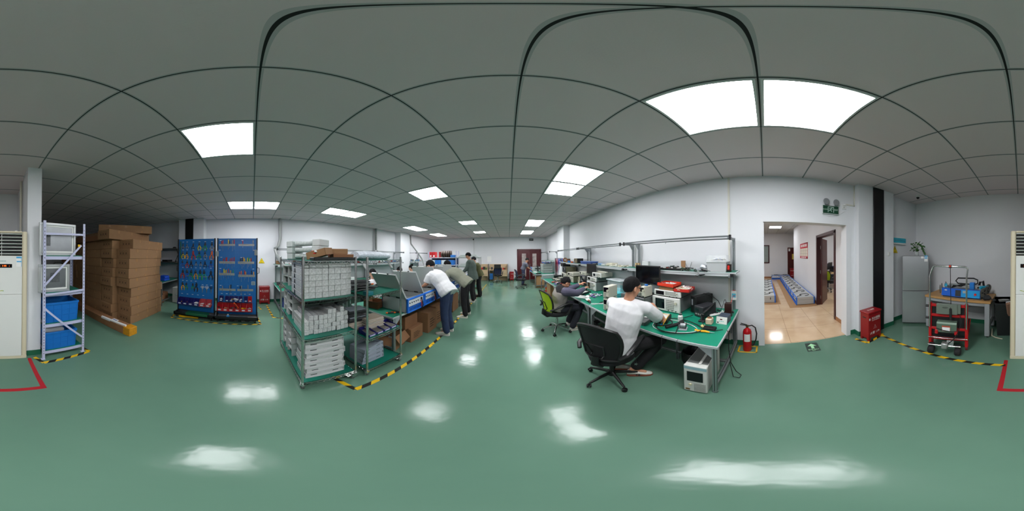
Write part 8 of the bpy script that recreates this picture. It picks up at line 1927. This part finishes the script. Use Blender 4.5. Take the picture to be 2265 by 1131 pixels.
    for s in (-1, 1):
        ell((s * 0.076, -0.005, -0.008), (0.009, 0.020, 0.031), 10); ell((s * 0.030, 0.080, 0.028), (0.02, 0.010, 0.006), 8); ell((s * 0.038, 0.058, -0.022), (0.022, 0.022, 0.022), 8)
    o = b.out('body', skin, t); remesh(o, vox, 2)
    for s in (-1, 1): b = MB(); b.sph(hp(s * 0.030, 0.0815, 0.010), (0.011, 0.011, 0.008), 10); b.out('eye', mat('eye_dark', '221a18', 0.3), t)
    # hair
    b = MB(); n = 28; rings = []
    for j in range(9):
        ring = []
        for k in range(n):
            a = 2 * PI * k / n; fr = math.cos(a)   # fr=1 front
            lim = 1.15 + (0.95 - 0.35 * fr if fr < 0 else 0.55 * (1 - fr) ** 0.7 * 0.9) if hair != 'cap' else 1.5
            th = lim * j / 8
            r1 = 1.0 + 0.012 * math.sin(7 * a + 3 * j) + 0.01 * math.sin(13 * a)
            rr = math.sin(th)
            ring.append(hp(0.083 * rr * math.sin(a) * r1, -0.014 + 0.101 * rr * fr * r1, 0.024 + 0.101 * math.cos(th) * (1.0 if th < 1.6 else 1.15)))
        rings.append(ring)
    rings = [[p for p in r_] for r_ in rings[1:]]
    inner = [[tuple(hd + (Vector(p) - hd) * 0.90) for p in r_] for r_ in rings[::-1]]
    b.loft(rings + inner, caps=True)
    if hair == 'long':
        rg = []
        for j in range(7):
            z = 0.03 - j * 0.045
            rg.append([hp(0.088 * math.sin(a) * (1 + 0.02 * math.sin(9 * a)), -0.045 + 0.055 * math.cos(a) - 0.008 * j, z) for a in [2 * PI * k / 20 for k in range(20)]])
        b.loft(rg)
    if hair == 'bun': b.sph(hp(0, -0.09, 0.10), (0.045, 0.045, 0.04), 12)
    o = b.out('hair', HAIR, t); remesh(o, 0.006, 1, 0.004, 0.012)
    if glasses:
        b = MB()
        for s in (-1, 1): b.tube([hp(s * (0.032 + 0.022 * math.cos(a)), 0.10, 0.008 + 0.018 * math.sin(a)) for a in [q * PI / 6 for q in range(12)]], 0.0016, 5, closed=True); b.tube([hp(s * 0.054, 0.10, 0.012), hp(s * 0.083, 0.0, 0.012)], 0.0018, 5)
        b.tube([hp(-0.012, 0.102, 0.01), hp(0.012, 0.102, 0.01)], 0.0016, 5); b.out('glasses', BLACK, t)
    # shirt
    b = MB(); torso(b, loose, bottom=hem)
    limb(b, [sL, sL.lerp(sR, 0.5) + (nk - ch).normalized() * 0.02, sR], [0.05 + loose * .4, 0.075, 0.05 + loose * .4])
    for S_ in 'LR':
        s = -1 if S_ == 'L' else 1
        a0 = V['sh' + S_] - side * s * 0.03
        if sleeve < 1: limb(b, [a0, V['sh' + S_].lerp(V['el' + S_], sleeve)], [0.066 + loose * .5, 0.058 + loose * 0.9]) if False else b.tube([a0, V['sh' + S_], V['sh' + S_].lerp(V['el' + S_], sleeve * .5), V['sh' + S_].lerp(V['el' + S_], sleeve)], [0.056 + loose * .4, 0.060 + loose * .4, 0.056 + loose * .6, 0.056 + loose * .75], 14)
        else: limb(b, [a0, V['el' + S_], V['el' + S_].lerp(V['wr' + S_], min(0.95, sleeve - 1))], [0.066 + loose * .4, 0.052 + loose * .4, 0.040])
    b.sph(sL, 0.058 + loose * .4, 12); b.sph(sR, 0.058 + loose * .4, 12)
    o = b.out('shirt', shirt, t); remesh(o, cloth_vox, 4, 0.020, 0.16)
    if hood:
        b = MB(); c_ = ch.lerp(nk, 0.75); ax = (nk - ch).normalized(); sv = (side - ax * side.dot(ax)).normalized(); fy = ax.cross(sv)
        b.loft([ell_ring(c_ + ax * u, sv, fy, w_, d_, 20) for u, w_, d_ in ((-0.06, 0.19, 0.13), (-0.01, 0.195, 0.13), (0.05, 0.15, 0.11), (0.10, 0.085, 0.085))]); b.sph(sL, 0.072, 12); b.sph(sR, 0.072, 12); b.sph(nk - fy * 0.0 + ax * 0.0, 0.08, 12)
        o = b.out('hood', hood, t); remesh(o, 0.012, 3, 0.02, 0.08)
    # trousers
    b = MB(); ax = (ch - pel).normalized(); fy = ax.cross(hs)
    b.loft([ell_ring(pel - ax * 0.08, hs, fy, 0.155 * rad, 0.12 * rad), ell_ring(pel, hs, fy, 0.172 * rad, 0.132 * rad), ell_ring(pel + ax * 0.10, hs, fy, 0.155 * rad, 0.118 * rad)])
    for S_ in 'LR':
        b.sph(V['kn' + S_], 0.073, 12); limb(b, [V['hip' + S_], V['kn' + S_], V['kn' + S_].lerp(V['an' + S_], trl)], [0.098 * rad, 0.078, 0.066])
    o = b.out('trousers', trousers, t); remesh(o, cloth_vox, 3, 0.018, 0.14)
    for S_ in 'LR':
        an = V['an' + S_]; toe = V['toe' + S_]; d = (toe - an); d.z = 0; d.normalize(); sd = Vector((-d.y, d.x, 0)); L_ = 0.27
        heel = Vector((an.x, an.y, 0)) - d * 0.055; zt = max(0.0, min(an.z, toe.z) - 0.075)
        b = MB(); rg = []
        for u, w_, h_ in ((0.0, 0.028, 0.085), (0.03, 0.040, 0.112), (0.08, 0.042, 0.115), (0.14, 0.043, 0.082), (0.20, 0.045, 0.055), (0.25, 0.038, 0.042), (0.275, 0.02, 0.03)):
            c_ = heel + d * u; rg.append([tuple(c_ + sd * w_ * math.cos(a) + Vector((0, 0, zt + 0.018 + (h_ - 0.018) * (0.5 + 0.5 * math.sin(a))))) for a in [2 * PI * k / 14 for k in range(14)]])
        b.loft(rg); o = b.out('shoe', shoes, t)
        b = MB(); pts = []
        for u, w_ in ((-0.004, 0.02), (0.03, 0.038), (0.08, 0.039), (0.14, 0.043), (0.20, 0.049), (0.25, 0.042), (0.281, 0.02)): pts.append((u, w_))
        lo = [tuple(heel + d * u + sd * w_ + Vector((0, 0, zt + 0.002))) for u, w_ in pts] + [tuple(heel + d * u - sd * w_ + Vector((0, 0, zt + 0.002))) for u, w_ in pts[::-1]]
        b.loft([lo, [(x, y, z + 0.024) for x, y, z in lo]], sm=False); b.out('sole', sole or shoes, o)
    return t
WT = mat('shirt_white', 'd4d4d6', 0.9, bump=0.3, bscale=14); BK = mat('trousers_black', '0d0d10', 0.9)
SHW = mat('shoe_white', 'd2cfc6', 0.6); SOLE = mat('sole_brown', '8a4a38', 0.6)
person('seated man in white t-shirt, black trousers and white shoes working at the near bench', dict(
    pelvis=(1.06, 1.36, 0.57), chest=(1.13, 1.33, 0.88), neck=(1.185, 1.31, 1.105), head=(1.21, 1.28, 1.25), face=(0.93, -0.20, -0.25),
    shL=(1.11, 1.50, 1.045), shR=(1.265, 1.13, 1.03), elL=(1.30, 1.62, 0.80), wrL=(1.50, 1.53, 0.80), elR=(1.56, 1.13, 0.785), wrR=(1.67, 1.32, 0.87),
    hipL=(1.03, 1.46, 0.55), hipR=(1.10, 1.28, 0.55), knL=(1.47, 1.56, 0.52), knR=(1.52, 1.14, 0.52), anL=(1.17, 1.52, 0.10), anR=(1.21, 1.30, 0.10), toeL=(1.29, 1.42, 0.05), toeR=(1.40, 1.13, 0.05),
    hd={'R': (0.0, 0.4, 0.35), 'L': (0.6, -0.2, -0.05)}), shirt=WT, sleeve=0.66, trousers=BK, shoes=SHW, sole=SOLE, vox=0.004, hem=0.09, loose=0.036, trl=0.86, cloth_vox=0.009, glasses=True)
GT_ = mat('shirt_taupe', '8a8380', 0.9, bump=0.3, bscale=14)
p2 = person('seated man in grey top with black hood and purple grey sleeves on the lime chair', dict(
    pelvis=(0.96, 3.10, 0.57), chest=(0.99, 3.07, 0.80), neck=(1.05, 3.035, 0.955), head=(1.10, 3.02, 1.07), face=(0.80, 0.05, -0.72),
    shL=(1.03, 3.21, 0.92), shR=(1.04, 2.86, 0.92), elL=(1.26, 3.22, 0.88), wrL=(1.46, 3.14, 0.99), elR=(1.29, 2.90, 0.86), wrR=(1.52, 3.02, 0.92),
    hipL=(0.98, 3.20, 0.54), hipR=(0.98, 3.00, 0.54), knL=(1.42, 3.28, 0.54), knR=(1.42, 3.00, 0.54), anL=(1.28, 3.34, 0.10), anR=(1.24, 3.02, 0.10), toeL=(1.42, 3.38, 0.05), toeR=(1.45, 3.03, 0.05)),
    shirt=GT_, sleeve=1.85, trousers=mat('trousers_slate', '24252e', 0.9), shoes=SHW, vox=0.005, hem=0.06, loose=0.028, hood=mat('hood_black', '15151a', 0.9))
sl = mat('sleeve_purple', '4c495c', 0.9)
def sleeves(t, J, m):
    ox, oy = J['pelvis'][0], J['pelvis'][1]
    for S_ in 'LR':
        q = [Vector(J[k + S_]) - Vector((ox, oy, 0)) for k in ('sh', 'el', 'wr')]; b = MB(); limb(b, [q[0], q[1], q[1].lerp(q[2], 0.8)], [0.090, 0.070, 0.050]); b.sph(q[1], 0.068, 12); o = b.out('sleeve', m, t); remesh(o, 0.010, 3, 0.008, 0.10)
sleeves(p2, dict(pelvis=(0.96, 3.10, 0), shL=(1.03, 3.21, 0.92), shR=(1.04, 2.86, 0.92), elL=(1.26, 3.22, 0.88), wrL=(1.46, 3.14, 0.99), elR=(1.29, 2.90, 0.86), wrR=(1.52, 3.02, 0.92)), sl)
def standing(lab, x, y, headx, heady, headz, s, lean, wr, ankle_dy=0.09, **k):
    # faces direction s along X ; pelvis x,y ; lean = neck offset along s
    nz = headz - 0.16; nx = headx - s * 0.05
    J = dict(pelvis=(x, y, 0.94), chest=(x + (nx - x) * 0.52, y + (heady - y) * 0.5, 0.94 + (nz - 0.94) * 0.62 + 0.02), neck=(nx, heady, nz), head=(headx, heady, headz), face=(s * 0.75, 0.0, -0.66 if lean > 0.2 else -0.5))
    cz = nz - 0.05; cx = nx - s * 0.02
    for S_, q in (('L', -1), ('R', 1)):
        q2 = q * (-s)   # facing -X: left side is -Y
        yy = heady + q2 * -0.19 * -1 if False else heady + (-0.19 if (S_ == 'L') == (s < 0) else 0.19)
        hy = y + (-0.09 if (S_ == 'L') == (s < 0) else 0.09)
        w_ = (x + s * wr[0], yy * 0.6 + heady * 0.4, wr[1])
        J['sh' + S_] = (cx, yy, cz); J['wr' + S_] = w_
        J['el' + S_] = ((cx + w_[0]) / 2 - s * 0.05, yy, (cz + w_[2]) / 2 - 0.03)
        fy = y + (-ankle_dy if (S_ == 'L') == (s < 0) else ankle_dy)
        J['hip' + S_] = (x, hy, 0.90); J['kn' + S_] = (x + s * 0.03, (hy + fy) / 2, 0.50); J['an' + S_] = (x - s * 0.03, fy, 0.10); J['toe' + S_] = (x + s * 0.15, fy, 0.05)
    return person(lab, J, **k)
JN = mat('jeans_blue', '22304e', 0.9, noise=0.15, nscale=8)
standing('man in white t-shirt and blue jeans bending over an open equipment case', -1.17, 2.95, -1.60, 3.08, 1.415, -1, 0.4, (0.55, 0.98), 0.11, shirt=WT, sleeve=0.85, trousers=JN, shoes=SHW, sole=mat('sole_white', 'c8c6c0', 0.6), loose=0.035, hem=0.10, rad=1.05)
standing('man in grey green t-shirt and black trousers bending over an open case', -1.10, 4.08, -1.62, 4.12, 1.39, -1, 0.5, (0.55, 0.98), 0.16, shirt=mat('shirt_sage', '868878', 0.9, bump=0.3, bscale=14), sleeve=0.85, trousers=BK, shoes=SHW, loose=0.035, hem=0.10, rad=1.1)
standing('tall man in dark green grey long sleeved top standing with head bowed', -1.24, 5.55, -1.40, 5.55, 1.635, -1, 0.1, (0.34, 1.05), 0.10, shirt=mat('shirt_slate', '4e5a54', 0.9, bump=0.3, bscale=14), sleeve=1.85, trousers=BK, shoes=SHW, loose=0.045, hem=0.14, rad=1.05)
standing('man in olive green top and black trousers standing fourth in the row', -1.16, 6.36, -1.38, 6.36, 1.49, -1, 0.15, (0.34, 1.0), 0.10, shirt=mat('shirt_olive', '4a4a2a', 0.9, bump=0.3, bscale=14), sleeve=1.8, trousers=BK, shoes=BLACK, loose=0.035, hem=0.12)
standing('man in grey t-shirt leaning over the far bench near the maroon door', 0.80, 8.95, 1.02, 8.95, 1.40, 1, 0.3, (0.42, 0.88), 0.10, shirt=mat('shirt_grey', '5d5f6c', 0.9), sleeve=0.8, trousers=mat('trousers_navy', '343a54', 0.9), shoes=BLACK, loose=0.02, hem=0.08)
def seated(lab, x, y, m, hair, hz=1.16, skin=mat('skin_pale', 'c99c84', 0.55), arm=0.0):
    J = dict(pelvis=(x, y, 0.57), chest=(x - 0.05, y, 0.82), neck=(x - 0.10, y, hz - 0.17), head=(x - 0.12, y, hz), face=(-0.85, -0.2, -0.45))
    for S_, s in (('L', -1), ('R', 1)):
        J['sh' + S_] = (x - 0.08, y + s * 0.165, hz - 0.23); J['el' + S_] = (x - 0.30, y + s * 0.20 - (arm if s < 0 else 0), hz - 0.36); J['wr' + S_] = (x - 0.53, y + s * 0.14 - (arm * 1.4 if s < 0 else 0), 0.80)
        J['hip' + S_] = (x, y + s * 0.09, 0.54); J['kn' + S_] = (x - 0.42, y + s * 0.11, 0.52); J['an' + S_] = (x - 0.36, y + s * 0.11, 0.10); J['toe' + S_] = (x - 0.52, y + s * 0.11, 0.05)
    return person(lab, J, skin=skin, shirt=m, sleeve=0.8, trousers=BK, shoes=BLACK, hair=hair, rad=0.92, loose=0.02)
seated('woman with long black hair in white top seated at the left wall bench', -3.10, 2.92, WT, 'long', 1.17, arm=0.12)
seated('woman with hair tied up in pink top seated behind the open cases', -3.28, 4.30, mat('shirt_pink', 'c8988c', 0.9), 'bun', 1.15)
seated('woman in white top with dark hair seated next to the white pillar', -3.36, 5.12, mat('shirt_cream', 'c9c9c6', 0.9), 'bun', 1.18)
